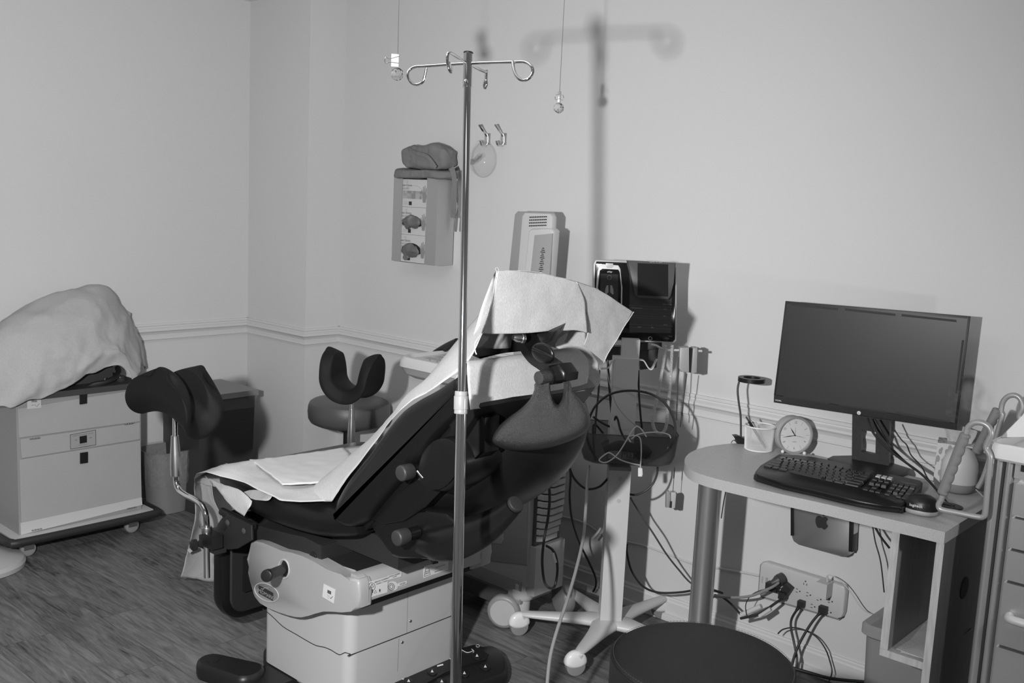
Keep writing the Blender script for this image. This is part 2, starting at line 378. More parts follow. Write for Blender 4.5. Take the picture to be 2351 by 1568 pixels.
for (x, y) in ((78, 1006.5), (295, 972.5), (82, 1216), (300, 1166)):
    p = fp(x, y); hb = MB()
    for k in range(4): hb.cyl(p+Vector((.003, -.018+.011*k, 0)), p+Vector((.003, -.010+.011*k, 0)), .0032, n=8)
    obj('hinge', hb, 'satin', cart)
swp = obj('switch_plate', MB().prism([fp(161, 998), fp(219, 987), fp(219.5, 1021), fp(161.5, 1031)], (.0015, 0, 0)), 'lgrey', cart)
mb = MB()
for a, b in (((161, 998), (219, 987)), ((219, 987), (219.5, 1021)), ((219.5, 1021), (161.5, 1031)), ((161.5, 1031), (161, 998))): mb.cyl(fp(*a)+X_*.0018, fp(*b)+X_*.0018, .0009, n=6)
obj('border_line', mb, 'ink', swp)
obj('rocker_switch', MB().prism([fp(182, 1002), fp(198, 999), fp(198.5, 1015), fp(182.5, 1018)], (.006, 0, 0), .001, 1), 'black', swp)
UXc = Vector((0, 1, 0)); 
def ctext(s, x, y, size, parent=swp, X=.002, mt='ink'): return obj('lettering', text_mb(s, size, fp(x, y)+X_*X, (0, 1, .0), Z_), mt, parent)
ctext('DANGER: DOUBLE POLE FUSING - USE IN THE', 190, 997.5, .0042); ctext('ON', 174, 1010, .006); ctext('OFF', 207, 1005, .006); ctext('INTERNAL MODEL 117', 191, 1020.5, .004); ctext('MANUFACTURED IN USA', 194, 1025.5, .004)
# asset tag
tg = obj('asset_tag', MB().prism([fp(62, 912), fp(94, 907), fp(94, 936), fp(62, 939)], (.001, 0, 0)), 'card', cart)
mb = MB(); 
for k in range(9):
    q = fp(73+1.4*k, 921)+X_*.0012; plate(mb, q, Y_, Z_, .0009+.0009*(k % 3 == 0), .008, .0004)
obj('barcode', mb, 'ink', tg)
ctext('1-800-555', 76, 930, .0045, tg, .0014)
mb = MB(); mb.ribbon([fp(81, 931)+X_*.0014, fp(84, 934)+X_*.0014, fp(90, 926)+X_*.0014], .0012, .0004, Z_, sm=0); obj('tick', mb, 'ink', tg)
top = obj('cart_top', MB().box(.045, FX+.012, cy0-.008, cy1+.008, .648, .672, .008), 'dgrey', cart)
# bumper frame and castors
by0, by1 = cy0-.06, cy1+.055
path = [(.03, by0, .085), (FX-.02, by0, .085), (FX+.045, by0+.01, .085), (FX+.065, by0+.07, .085), (FX+.065, by1-.07, .085), (FX+.045, by1-.01, .085), (FX-.02, by1, .085), (.03, by1, .085)]
fr = obj('chassis', MB().box(.05, FX+.05, cy0-.04, cy1+.04, .070, .094, .004), 'cartstripe', cart)
obj('bumper_rail', MB().tube(path, .017, 12), 'rubber', cart)
for x, y in ((FX-.0, cy0+.03), (FX-.0, cy1-.05), (.09, cy0+.05), (.09, cy1-.05)):
    c = obj('castor', MB().cyl((x-.013, y, .031), (x+.013, y, .031), .031, n=20, bev=.006), 'frost', cart)
    obj('fork', MB().box(x-.018, x-.015, y-.02, y+.02, .03, .072).box(x+.015, x+.018, y-.02, y+.02, .03, .072).cyl((x, y, .06), (x, y, .078), .014), 'satin', c)
# machine under the cloth
mach = empty('suction_machine', (.20, -1.2, .672), 'dark medical machine with black hose standing on the white cart, mostly hidden by grey cloth', 'machine')
obj('body', MB().box(.09, .27, -1.40, -1.06, .672, .86, .02), 'dgrey', mach)
obj('hose', MB().tube([PX(196, 893, .31), PX(215, 883, .33), PX(240, 878, .34), PX(262, 868, .32), PX(272, 855, .28), PX(270, 845, .22)], .012, 10), 'rubber', mach)
obj('gauge', MB().lathe(PX(276, 872, .29), Z_, [(.002, -.02), (.02, -.02), (.022, 0), (.018, .018), (.002, .022)], 16), 'smoky', mach)
obj('bolt', MB().cyl(PX(240, 873, .33), PX(240, 870, .33)+Z_*.006, .008, n=12), 'chrome', mach)
# grey cloth thrown over it
def row(c): return [PX(x, y, X) for x, y, X in c]
rows = [
 row([(-70, 905, .03), (-20, 780, .03), (60, 735, .03), (150, 690, .03), (225, 672, .03), (268, 700, .03), (302, 735, .04), (322, 790, .05), (330, 850, .08)]),
 row([(-70, 880, .10), (-15, 752, .12), (60, 702, .12), (138, 667, .12), (226, 656, .12), (264, 680, .12), (292, 722, .13), (318, 775, .15), (328, 835, .18)]),
 row([(-70, 900, .28), (-40, 800, .28), (55, 735, .28), (140, 700, .27), (215, 690, .26), (252, 712, .26), (284, 745, .26), (306, 790, .27), (322, 835, .27)]),
 row([(-70, 920, .36), (-30, 845, .36), (60, 790, .36), (145, 755, .35), (205, 745, .34), (245, 762, .33), (275, 785, .33), (300, 815, .33), (318, 850, .33)]),
 row([(-70, 935, .40), (-20, 880, .41), (60, 850, .41), (120, 825, .41), (180, 800, .40), (230, 795, .38), (265, 800, .37), (292, 820, .36), (312, 862, .37)]),
 row([(-70, 945, .41), (-10, 918, .42), (50, 903, .43), (100, 880, .43), (160, 858, .42), (215, 833, .41), (258, 815, .39), (290, 825, .375), (308, 880, .385)]),
 row([(-70, 948, .40), (0, 928, .42), (32, 932, .425), (75, 918, .42), (112, 905, .41), (150, 889, .40), (205, 861, .39), (262, 838, .385), (297, 848, .39)]),
]
cl = patch(rows, 8, 8, .014, 10, 3)
cl = obj('grey_cloth', cl, 'drape', solid=.0015, ang=60); tag(cl, 'grey disposable cloth draped over the machine on the white cart', 'cloth')
mb = MB().tube([PX(245, 672, .10), PX(262, 690, .085), PX(285, 712, .06), PX(302, 722, .035), PX(298, 738, .045), PX(282, 720, .07), PX(262, 700, .10)], .006, 6)
fold = patch([row([(238, 662, .10), (262, 683, .07), (285, 708, .05), (302, 719, .03)]), row([(244, 668, .12), (262, 690, .10), (283, 714, .08), (300, 735, .05)]), row([(248, 676, .14), (266, 700, .14), (283, 726, .13), (296, 742, .12)])], 4, 4, .005, 30, 5)
obj('folded_corner', fold, 'drape', cl, solid=.0015); mb.bm.free()
# round base standing at the left edge
lb = empty('exam_lamp', (.62, -1.80, 0), 'cream round domed lamp base at the left edge in front of the cart bumper', 'lamp')
bc = Vector((.375, -1.665, 0)); WL[lb.name] = Vector((bc.x, bc.y, 0)); lb.location = WL[lb.name]
obj('base', MB().lathe(bc*1, Z_, [(.10, 0), (.165, .002), (.168, .02), (.160, .034), (.13, .046), (.08, .056), (.035, .062), (.001, .063)], 48), 'cream', lb)
obj('pole', MB().cyl((bc.x, bc.y, .055), (bc.x-.02, bc.y-.30, 1.50), .013, n=16), 'cream', lb)
# ================================================================== small lined bin
sb = empty('waste_bin', (.13, -.84, 0), 'small grey waste bin with clear plastic liner between cart and dark bin', 'bin', None)
sc_, sR = Vector((.105, -.765, 0)), None
def rr(cx, cy, z, a, b, rad, n=8, sk=0):
    pts = []
    for q, (sx_, sy_) in enumerate(((1, 1), (-1, 1), (-1, -1), (1, -1))):
        for k in range(n+1):
            t = PI/2*(q+k/n); pts.append(Vector((cx+sx_*(a-rad)+rad*math.cos(t), cy+sy_*(b-rad)+rad*math.sin(t), z)))
    return pts
bx, by = .165, -.745
WL[sb.name] = Vector((bx, by, 0)); sb.location = (bx, by, 0)
mb = MB(); mb.rings([rr(bx, by, z, .078+.024*z/.30, .092+.028*z/.30, .076) for z in (.002, .10, .20, .30)]+[rr(bx, by, .30, .097, .115, .076), rr(bx, by, .02, .072, .086, .07)], True, True)
obj('bin_body', mb, 'bin', sb)
mb = MB(); ZS = [.14, .17, .20, .23, .26, .29, .306, .302, .27, .20]
rs = []
for i, z in enumerate(ZS):
    o = .006 if i < 7 else -.012; rs.append([p+Vector((noise.noise(p*34)*.010, noise.noise(p*34+X_*5)*.010, noise.noise(p*18)*.02)) for p in rr(bx, by, z, .082+.022*z/.28+o, .102+.026*z/.28+o, .07, 16)])
mb.rings(rs, False, False); obj('liner', mb, 'liner', sb)
# ================================================================== dark bin with lid
db = empty('dark_waste_bin', (.23, -.54, 0), 'tall dark waste bin with flat grey lid and bag edge, against the left wall', 'bin')
X0, X1, Y0, Y1, ZT = .045, .365, -.70, -.40, .545
p = [Vector((X0, Y0, .0)), Vector((X1-.012, Y0+.01, 0)), Vector((X1-.012, Y1-.01, 0)), Vector((X0, Y1-.01, 0)), Vector((X0, Y0, ZT)), Vector((X1, Y0, ZT)), Vector((X1, Y1, ZT)), Vector((X0, Y1, ZT))]
obj('bin_body', MB().hexa(p, .02, 3), 'bindark', db)
obj('lid', MB().box(X0, X1+.012, Y0-.012, Y1+.012, ZT+.004, ZT+.03, .008), 'mgrey', db)
mb = MB(); rs = []
for i, z in enumerate((ZT-.05, ZT-.03, ZT-.012, ZT+.006, ZT+.004)):
    o = (.004, .007, .008, .012, .0)[i]; rs.append([q+Vector((noise.noise(q*30)*.004, noise.noise(q*30+Z_*9)*.004, noise.noise(q*16)*.018*(i < 2))) for q in rr((X0+X1)/2+.005, (Y0+Y1)/2, z, (X1-X0)/2+o, (Y1-Y0)/2+o, .02, 8)])
obj('bin_bag', mb.rings(rs, False, False), 'liner', db)
# ================================================================== LEG SUPPORTS (padded troughs on chrome rods)
def trough(center, ax, up, L, W, D, th, name_parent, mt='foam', droop=.0):
    """U-shaped padded shell: ax = direction along the trough, W half width, D depth of the lobes"""
    ax = Vector(ax).normalized(); up = Vector(up).normalized(); sd = ax.cross(up).normalized(); up = sd.cross(ax).normalized()
    nu, nv = 64, 20
    def f(u, v, off):
        b = u*2-1; b = math.copysign(1-(1-abs(b))**1.6, b); a = v*2-1; a = math.copysign(abs(a)**.85, a)   # rows gather towards the lobe tips
        k = abs(b)
        if k <= .62: t = b/.62*PI/2; x = (W-off)*math.sin(t); z = -(W-off)*math.cos(t)+W
        else: x = math.copysign(W-off+(k-.62)/.38*W*.10, b); z = W+(k-.62)/.38*(D-W)
        zz = (k/.62)**2*W if k <= .62 else z
        q = max(0, (zz-.30*D)/(.70*D)); Lk = max(.27, (1-min(1, q)**2.6)**(1/2.3))*(1-.10*(1-k)**2)
        return Vector(center)+ax*(a*L*Lk)+sd*x+up*(z-droop*a*a)
    mb = MB(); bm = mb.bm
    n = th/2
    outer = [[f(i/nu, j/nv, 0) for j in range(nv+1)] for i in range(nu+1)]
    inner = []
    for i in range(nu+1):
        r_ = []
        for j in range(nv+1):
            e = min(1, 5*min(j, nv-j)/nv+.40)*min(1, 9*min(i, nu-i)/nu+.15)
            r_.append(f(i/nu, j/nv, th*min(1, e)))
        inner.append(r_)
    mo = [[bm.verts.new(p) for p in r_] for r_ in outer]; mi = [[bm.verts.new(p) for p in r_] for r_ in inner]
    for i in range(nu):
        for j in range(nv):
            bm.faces.new((mo[i][j], mo[i+1][j], mo[i+1][j+1], mo[i][j+1])); bm.faces.new((mi[i][j], mi[i][j+1], mi[i+1][j+1], mi[i+1][j]))
    for i in range(nu):
        for j in (0, nv): bm.faces.new((mo[i][j], mi[i][j], mi[i+1][j], mo[i+1][j]))
    for j in range(nv):
        for i in (0, nu): bm.faces.new((mo[i][j], mi[i][j], mi[i][j+1], mo[i][j+1]))
    bmesh.ops.remove_doubles(bm, verts=bm.verts[:], dist=.0004)
    return obj('pad', mb, mt, name_parent, ang=60, sub=1)
# near one, by the foot of the chair
NS = empty('leg_support', PY(475, 1330, -1.45), 'black padded leg support on a bent chrome rod beside the foot of the chair', 'leg support', None)
trough(PY(388, 946, -1.43)+Vector((.02, .0, -.005)), Vector((.94, .22, -.18)), Vector((.02, .10, 1)), .150, .082, .168, .046, NS, droop=.045)
obj('rod', MB().tube([PY(402, 935, -1.43), PY(402, 1015, -1.45)], .0085, 14, 0), 'chrome', NS)
obj('sleeve', MB().lathe(PY(404, 1092, -1.45), PY(401, 990, -1.45)-PY(404, 1092, -1.45), [(.013, 0), (.0175, .0), (.018, .035), (.0165, .075), (.0125, .128), (.0125, .133), (.001, .133)], 24), 'satin', NS)
obj('bent_rod', MB().tube([PY(404, 1090, -1.45), PY(405, 1108, -1.45), PY(411, 1125, -1.45), PY(426, 1137, -1.45), PY(445, 1146, -1.45), PY(462, 1158, -1.45), PY(471, 1176, -1.45), PY(474, 1200, -1.45), PY(474, 1222, -1.45), PY(475, 1326, -1.45)], .0098, 16, 8), 'chrome', NS)
obj('collar', MB().cyl(PY(475, 1224, -1.45), PY(474.5, 1209, -1.45), .0165, n=24, bev=.002), 'satin', NS)
c = PY(478, 1238, -1.45); cl_ = obj('clamp_block', MB().cbox(c+Vector((.014, .006, 0)), X_, Y_, Z_, .058, .040, .044, .003), 'black', NS)
obj('clamp_knob', MB().lathe(c+Vector((-.004, -.02, -.010)), (-.25, -1, -.05), [(.011, 0), (.012, .008), (.008, .014), (.018, .016), (.019, .030), (.012, .036), (.001, .037)], 7), 'black', NS)
# far one, beyond the chair
FS = empty('leg_support', PY(808, 1060, -.72), 'black U-shaped leg support on a straight rod in front of the grey stool', 'leg support', None)
trough(PY(805, 917, -.70)+Vector((0, .0, .004)), Vector((-.40, .91, .0)), Vector((.05, .0, 1)), .085, .100, .188, .046, FS, droop=.012)
obj('rod', MB().cyl(PY(808, 905, -.72), PY(807.5, 940, -.72), .0085, n=16), 'satin', FS)
obj('sleeve', MB().lathe(PY(806, 1020, -.72), PY(808, 936, -.72)-PY(806, 1020, -.72), [(.010, 0), (.0150, .0), (.0160, .030), (.0145, .075), (.0105, .132), (.0105, .137), (.001, .137)], 24), 'satin', FS)
obj('rod_end', MB().cyl(PY(806, 1018, -.72), PY(806, 1120, -.72), .0095, n=16), 'black', FS)
# ================================================================== grey swivel stool in the corner
so = Vector((.80, -.30, 0)); ST = empty('swivel_stool', so, 'grey round cushioned swivel stool in the corner behind the leg support', 'stool')
cs = PY(801, 950, so.y)
def stool_pos(x, y, z): return PZ(x, y, z)
a_, b_ = PZ(706, 935, .545), PZ(897, 938, .545); cc = (a_+b_)/2; rad = (a_-b_).length/2
so = Vector((cc.x, cc.y, 0)); ST.location = so; WL[ST.name] = so.copy()
obj('seat', MB().lathe((so.x, so.y, .47), Z_, [(.02, 0), (rad*.80, 0), (rad*.93, .012), (rad*.985, .03), (rad, .06), (rad*.985, .088), (rad*.95, .103), (rad*.935, .1035), (rad*.9, .109), (rad*.6, .115), (.001, .117)], 48), 'stool', ST, ang=50)
obj('mechanism', MB().box(so.x-.05, so.x+.05, so.y-.05, so.y+.05, .44, .475, .006), 'black', ST)
obj('column', MB().cyl((so.x, so.y, .10), (so.x, so.y, .45), .025, n=20), 'black', ST)
for k in range(5):
    t = 2*PI*k/5+.4; d = Vector((math.cos(t), math.sin(t), 0)); lg = obj('leg', MB().tube([so+Z_*.10, so+d*.10+Z_*.095, so+d*.21+Z_*.065], .017, 10), 'black', ST)
    obj('castor', MB().cyl(so+d*.21+Vector((-d.y, d.x, 0))*.012+Z_*.026, so+d*.21-Vector((-d.y, d.x, 0))*.012+Z_*.026, .026, n=16, bev=.004), 'black', lg)
# ================================================================== ULTRASOUND MACHINE behind the chair
um = empty('ultrasound_machine', (2.1, -.45, 0), 'grey wheeled ultrasound machine behind the chair with back of its display above the pillow cover', 'ultrasound machine')
YU = -.50
# main tower: side panel facing the camera, vented rear facing right
T0 = Vector((1.72, YU, 0)); bx0, bx1 = 1.72, 2.215
YB = -.33
obj('tower', MB().box(bx0, bx1, YU, YB, .17, .80, .03, 3), 'lgrey', um)
obj('side_panel', MB().prism([PY(1060, 1130, YU-.004), PY(1190, 1110, YU-.004), PY(1212, 1130, YU-.004), PY(1208, 1298, YU-.004), PY(1060, 1280, YU-.004)], (0, .01, 0), .004), 'mgrey', um)
rec = obj('recess', MB().prism([PY(1110, 1225, YU-.006), PY(1156, 1220, YU-.006), PY(1156, 1240, YU-.006), PY(1150, 1250, YU-.006), PY(1110, 1244, YU-.006)], (0, .006, 0), .001), 'lgrey', um)
# rear vent hood: slatted bulge on the right
vx = bx1
mb = MB()
for k in range(17):
    z = .335+.026*k; w_ = .055*math.sin(min(1, (k+3)/9)*PI/2)*math.sin(min(1, (19-k)/6)*PI/2)
    mb.prism([Vector((vx-.01, YU+.02, z)), Vector((vx+w_*.6, YU+.03, z)), Vector((vx+w_, YU+.06, z-.003)), Vector((vx+w_*.9, YB-.04, z-.003)), Vector((vx-.01, YB, z))], (0, 0, .0205), .002, 1)
obj('vent_slats', mb, 'cream', um)
obj('vent_backing', MB().box(vx-.01, vx+.012, YU+.02, YB-.01, .32, .79), 'dgrey', um)
obj('rear_panel', MB().box(vx-.01, vx+.03, YU+.01, YB, .14, .32, .01), 'lgrey', um)
obj('lower_trim', MB().box(bx0-.1, bx1-.02, YU-.004, YB, .10, .185, .02), 'mgrey', um)
obj('foot_bar', MB().box(bx0-.12, bx1-.08, YU-.02, YB, .075, .135, .015), 'dgrey', um)
def big_castor(px, py, d=1, r=.062):
    p = PZ(px, py, r); ax = Vector((.45, -.89, 0))
    c = obj('castor', MB().cyl(p-ax*.022, p+ax*.022, r, n=36, bev=.012), 'mgrey', um)
    obj('wheel_cover', MB().cyl(p+ax*.020, p+ax*.0235, r*.76, n=36), 'cream', c)
    q = p+Vector((.03, .03, 0)); obj('swivel', MB().lathe(Vector((q.x+.012, q.y+.02, .05)), Z_, [(.026, 0), (.028, .06), (.036, .062), (.042, .075), (.042, .095), (.036, .099), (.036, .12), (.030, .130), (.001, .132)], 28), 'cream', c)
big_castor(1158, 1402); 
for x, y in ((1.80, -.28), (1.80, -.56), (2.20, -.26)):
    obj('castor', MB().cyl((x-.01, y-.022, .062), (x+.01, y+.022, .062), .062, n=24, bev=.01), 'mgrey', um)
# console seen beyond the leg support
cz = .93
con = [PY(922, 835, -.60), PY(935, 826, -.60), PY(985, 812, -.56), PY(1040, 800, -.50)]
mb = MB(); base_o = PY(923, 850, -.62)
cx0, cx1, cyA, cyB = 1.585, 2.00, -.60, -.20
zc = PY(922, 840, -.60).z
obj('console', MB().rings([rr((cx0+cx1)/2, (cyA+cyB)/2, z, (cx1-cx0)/2-i_, (cyB-cyA)/2-i_, .06) for z, i_ in ((zc-.045, .035), (zc-.03, .012), (zc-.005, .002), (zc-.004, 0))]), 'lgrey', um)
ct = obj('console_top', MB().rings([rr((cx0+cx1)/2, (cyA+cyB)/2, z, (cx1-cx0)/2-i_, (cyB-cyA)/2-i_, .06) for z, i_ in ((zc-.003, -.002), (zc+.02, 0), (zc+.034, .008), (zc+.036, .02), (zc+.024, .03))]), 'white', um)
mb = MB()
for i in range(4):
    for j in range(6): mb.box(cx0+.10+.04*i, cx0+.13+.04*i, cyA+.06+.05*j, cyA+.095+.05*j, zc+.022, zc+.033, .002, 1)
obj('console_keys', mb, 'lgrey', ct, kind='stuff')
obj('trackball', MB().sphere((cx0+.20, cyA+.12, zc+.034), .022), 'mgrey', ct)
obj('probe', MB().tube([PY(1000, 812, -.35), PY(1025, 797, -.35), PY(1050, 785, -.35)], .016, 10), 'black', um)
obj('console_column', MB().box(1.63, 1.80, -.56, -.26, .15, zc-.04, .02), 'cream', um)
ar_ = PY(1215, 650, -.12); obj('display_arm', MB().box(ar_.x-.03, ar_.x+.03, -.16, -.10, .85, ar_.z+.03, .01).box(ar_.x-.03, ar_.x+.03, YB-.03, -.10, .76, .87, .01), 'lgrey', um)
# display, rear side towards the camera
Yd = -.20
dA, dB, dC, dD = PY(1162, 640, Yd-.0), PY(1181, 486, Yd), PY(1268, 490, Yd+.0), PY(1256, 650, Yd)
upd = (PY(1190, 490, Yd)-PY(1172, 640, Yd)).normalized()
f0 = [(1188, 489), (1213, 487), (1250, 486), (1264, 489), (1268, 497), (1268, 530), (1256, 660), (1175, 665), (1180, 610)]
obj('display_rim', MB().prism([PY(x, y, Yd) for x, y in ((1181, 492), (1187, 485), (1262, 487), (1266, 492), (1256, 665), (1163, 665))], Vector((-.012, .045, 0)), .006), 'silver', um)
bk = obj('display_back', MB().prism([PY(x, y, Yd-.004) for x, y in ((1198, 496), (1204, 488), (1262, 490), (1268, 498), (1258, 665), (1184, 665))], Vector((0, .03, 0)), .006), 'white', um)
pod = obj('display_pod', MB().prism([PY(x, y, Yd-.035) for x, y in ((1212, 530), (1218, 525), (1264, 524), (1270, 530), (1259, 665), (1198, 665))], Vector((0, .045, 0)), .010, 3), 'white', um)
obj('pod_cover', MB().prism([PY(x, y, Yd-.0365) for x, y in ((1227, 540), (1268, 536), (1259, 660), (1214, 660))], Vector((0, .01, 0)), .001), 'lgrey', pod)
mb = MB()
for rI in range(4):
    for k in range(10): a0 = PY(1217+4.1*k-.4*rI, 498.7+6.6*rI-.15*k, Yd-.006); mb.cbox(a0, X_, Y_, Z_, .0055, .002, .0045)
obj('vent_slots', mb, 'ink', bk, kind='stuff')
mb = MB()
for k in range(14): a0 = PY(1247-.9*k*.5, 570+4.4*k, Yd-.038); mb.cbox(a0, X_, Y_, Z_, .010+.006*(k % 3), .0006, .003)
obj('rating_label', mb, 'ink', pod, kind='stuff')
mb = MB().prism([PY(1237, 628, Yd-.037), PY(1242, 622, Yd-.037), PY(1246, 628, Yd-.037), PY(1248, 640, Yd-.037), PY(1238, 640, Yd-.037)], (0, .002, 0)); obj('white_sticker', mb, 'card', pod)
# ================================================================== WALL: glove box dispenser
gd = empty('glove_box_dispenser', (1.135, -.055, 1.235), 'steel wall dispenser holding three glove boxes, with folded grey gown on top', 'dispenser')
gx0, gx1, gy, gz0, gz1 = .994, 1.278, -.108, 1.238, 1.614
mb = MB()
mb.box(gx0, gx0+.058, gy-.0015, gy, gz0, gz1).box(gx1-.068, gx1, gy-.0015, gy, gz0, gz1).box(gx0, gx0+.0015, gy, -.002, gz0, gz1).box(gx1-.0015, gx1, gy, -.002, gz0, gz1).box(gx0, gx1, -.004, -.001, gz0, gz1).box(gx0+.015, gx1, gy, -.002, gz0-.0015, gz0)
obj('steel_holder', mb, 'brushed', gd)
hand_poly = [(-.30, -1.0), (.25, -1.0), (.34, -.55), (.52, -.30), (.62, .02), (.52, .06), (.34, -.14), (.32, .05), (.40, .62), (.28, .66), (.16, .14), (.10, .18), (.12, .90), (-.02, .92), (-.06, .16), (-.12, .16), (-.22, .80), (-.35, .78), (-.28, .10), (-.36, .05), (-.55, .48), (-.65, .42), (-.50, -.12), (-.40, -.60)]
bh = (gz1-.012-gz0)/3
for i in range(3):
    z0 = gz0+.0015+bh*i; z1 = z0+bh-.001
    gb = obj('glove_box', MB().box(gx0+.004, gx1-.006, gy+.003, -.006, z0, z1, .001, 1), 'card'); 
    tag(gb, ['white exam glove box with gloves spilling out, lowest in the steel dispenser', 'white exam glove box with dark gloves showing, middle of the steel dispenser', 'unopened white exam glove box, topmost in the steel dispenser'][i], 'glove box', 'glove boxes in the wall dispenser')
    yy = gy+.0025; bc_ = (z0+z1)/2
    # printed checker band
    mb = MB(); mb2 = MB(); mb3 = MB()
    for a in range(9):
        for b in range(3):
            t_ = random.choice((mb, mb2, mb3)); x = gx0+.060+.0135*a; t_.box(x, x+.0135, yy-.0004, yy, z0+.036+.0115*b, z0+.0475+.0115*b)
    for q, nm in ((mb, 'cardmid'), (mb2, 'cardgrey'), (mb3, 'lgrey')): obj('printed_squares', q, nm, gb, kind='stuff')
    obj('printed_hand', MB().prism([Vector((gx1-.085+.030*px, yy-.0003, z0+.060+.038*pz)) for px, pz in hand_poly], (0, -.0004, 0)), 'cardgrey', gb)
    obj('lettering', text_mb('Nitrile Exam Gloves', .0135, (gx0+.118, yy-.0002, z1-.026), X_, Z_, align='RIGHT'), 'carddark', gb)
    obj('lettering', text_mb('POWDER-FREE', .012, (gx0+(.100 if i else .108), yy-.0002, z1-.041), X_, Z_, align='RIGHT'), 'cardgrey', gb)
    obj('lettering', text_mb('LLC', .009, (gx0+.085, yy-.0002, z1-.012), X_, Z_), 'cardgrey', gb)
    obj('printed_badge', MB().box(gx0+.10, gx0+.118, yy-.0005, yy, z0+.008, z0+.024), 'ink', gb)
    mb = MB()
    for k in range(4): mb.box(gx0+.066, gx0+.095, yy-.0004, yy, z0+.010+.004*k, z0+.0112+.004*k)
    obj('small_print', mb, 'cardmid', gb, kind='stuff')
    if i == 2:
        P = [Vector((gx0+.128+.062*math.cos(t), yy-.0004, z0+.060+.034*math.sin(t))) for t in [PI*k/16 for k in range(17)]]
        obj('opening_line', MB().tube(P, .0005, 5, 0), 'cardmid', gb)
    else:
        P = [Vector((gx0+.125+.066*math.cos(t), yy-.0006, z0+.045+.040*math.sin(t))) for t in [PI*k/16 for k in range(17)]]
        P += [Vector((gx0+.125-.066*math.cos(t), yy-.0006, z0+.045-.010*math.sin(t))) for t in [PI*k/8 for k in range(1, 8)]]
        obj('opening', MB().prism(P, (0, .001, 0)), 'ink', gb)
        def gl(p, s=i):
            q = p*38+Vector((s*3, 0, 0)); return p+Vector((noise.noise(q)*.006, noise.noise(q+Y_*7)*.012, noise.noise(q+Z_*4)*.010))
        g = MB().sphere((gx0+.125, yy-.004, z0+.055-.006*(i == 0)), .030, 36, 1.95, .5, 1.0).disp(gl)
        obj('gloves', g, 'glove', gb, ang=70)
        if i == 0:
            g = MB().sphere((gx0+.105, yy-.008, z0+.035), .020, 24, 1.1, .35, 1.3).disp(gl); obj('glove_cuff', g, 'glove', gb, ang=70)
# folded gown on top
gw = empty('folded_gown', (1.13, -.06, 1.614), 'dark grey folded gown with hanging ties on top of glove dispenser', 'gown')
def crump(fs, a, sd=0):
    def g(p):
        q = p*fs+Vector((sd, sd, 0)); return p+Vector(noise.noise_vector(q))*a+Vector(noise.noise_vector(q*2.3))*a*.5
    return g
def blob_box(x0, x1, y0, y1, z0, z1, nx=26, e=.42):
    c = Vector(((x0+x1)/2, (y0+y1)/2, (z0+z1)/2)); h = Vector(((x1-x0)/2, (y1-y0)/2, (z1-z0)/2)); mb = MB(); rs = []
    def sp(v): return math.copysign(abs(v)**e, v)
    for i in range(nx+1):
        t = -PI/2+PI*i/nx; r_ = []
        for k in range(36):
            a = 2*PI*k/36; r_.append(c+Vector((h.x*sp(math.sin(t)), h.y*max(abs(math.cos(t))**e, .01)*sp(math.cos(a)), h.z*max(abs(math.cos(t))**e, .01)*sp(math.sin(a)))))
        rs.append(r_)
    return mb.rings(rs)
obj('lower_fold', blob_box(.99, 1.315, -.125, -.004, 1.606, 1.650).disp(crump(17, .010, 2)), 'gown', gw, ang=70)
obj('upper_fold', blob_box(1.045, 1.315, -.13, -.006, 1.650, 1.752).disp(crump(14, .014, 6)), 'gown', gw, ang=70)
obj('tie', MB().ribbon([(1.10, -.125, 1.735), (1.17, -.142, 1.715), (1.25, -.150, 1.700), (1.30, -.145, 1.655)], .014, .0015, Z_), 'gown', gw)
a_ = PY(1040, 405, -.115)
obj('tie', MB().ribbon([PY(1036, 385, -.13), PY(1042, 402, -.135), PY(1044, 430, -.13), PY(1043, 470, -.125), PY(1040, 500, -.12)], .022, .002, (1, .3, 0)), 'gown', gw)
obj('tie', MB().ribbon([PY(1050, 392, -.12), PY(1052, 410, -.12), PY(1050, 440, -.115), PY(1051, 470, -.115), PY(1048, 505, -.115), PY(1046, 532, -.115)], .013, .0015, (1, .3, 0), twist=7), 'gown', gw)
# wall hooks
def hook(px, label):
    c = PY(px, 318, -.0); h = empty('wall_hook', c, label, 'wall hook', 'steel hooks on the wall')
    obj('back_plate', MB().box(c.x-.016, c.x+.016, -.003, 0, c.z-.026, c.z+.022, .003), 'satin', h)
    P = [c+Vector((0, -.055, .052)), c+Vector((0, -.035, .034)), c+Vector((0, -.010, .014)), c+Vector((0, -.005, 0)), c+Vector((0, -.006, -.018)), c+Vector((0, -.018, -.032)), c+Vector((0, -.034, -.030)), c+Vector((0, -.044, -.012))]
    obj('hook_arm', MB().ribbon(P, .011, .004, X_), 'chrome', h); return h
hook(1120, 'small steel double hook on the wall, left one with the clear mask hanging'); hook(1157, 'small steel double hook on the wall, right one with nothing on it')
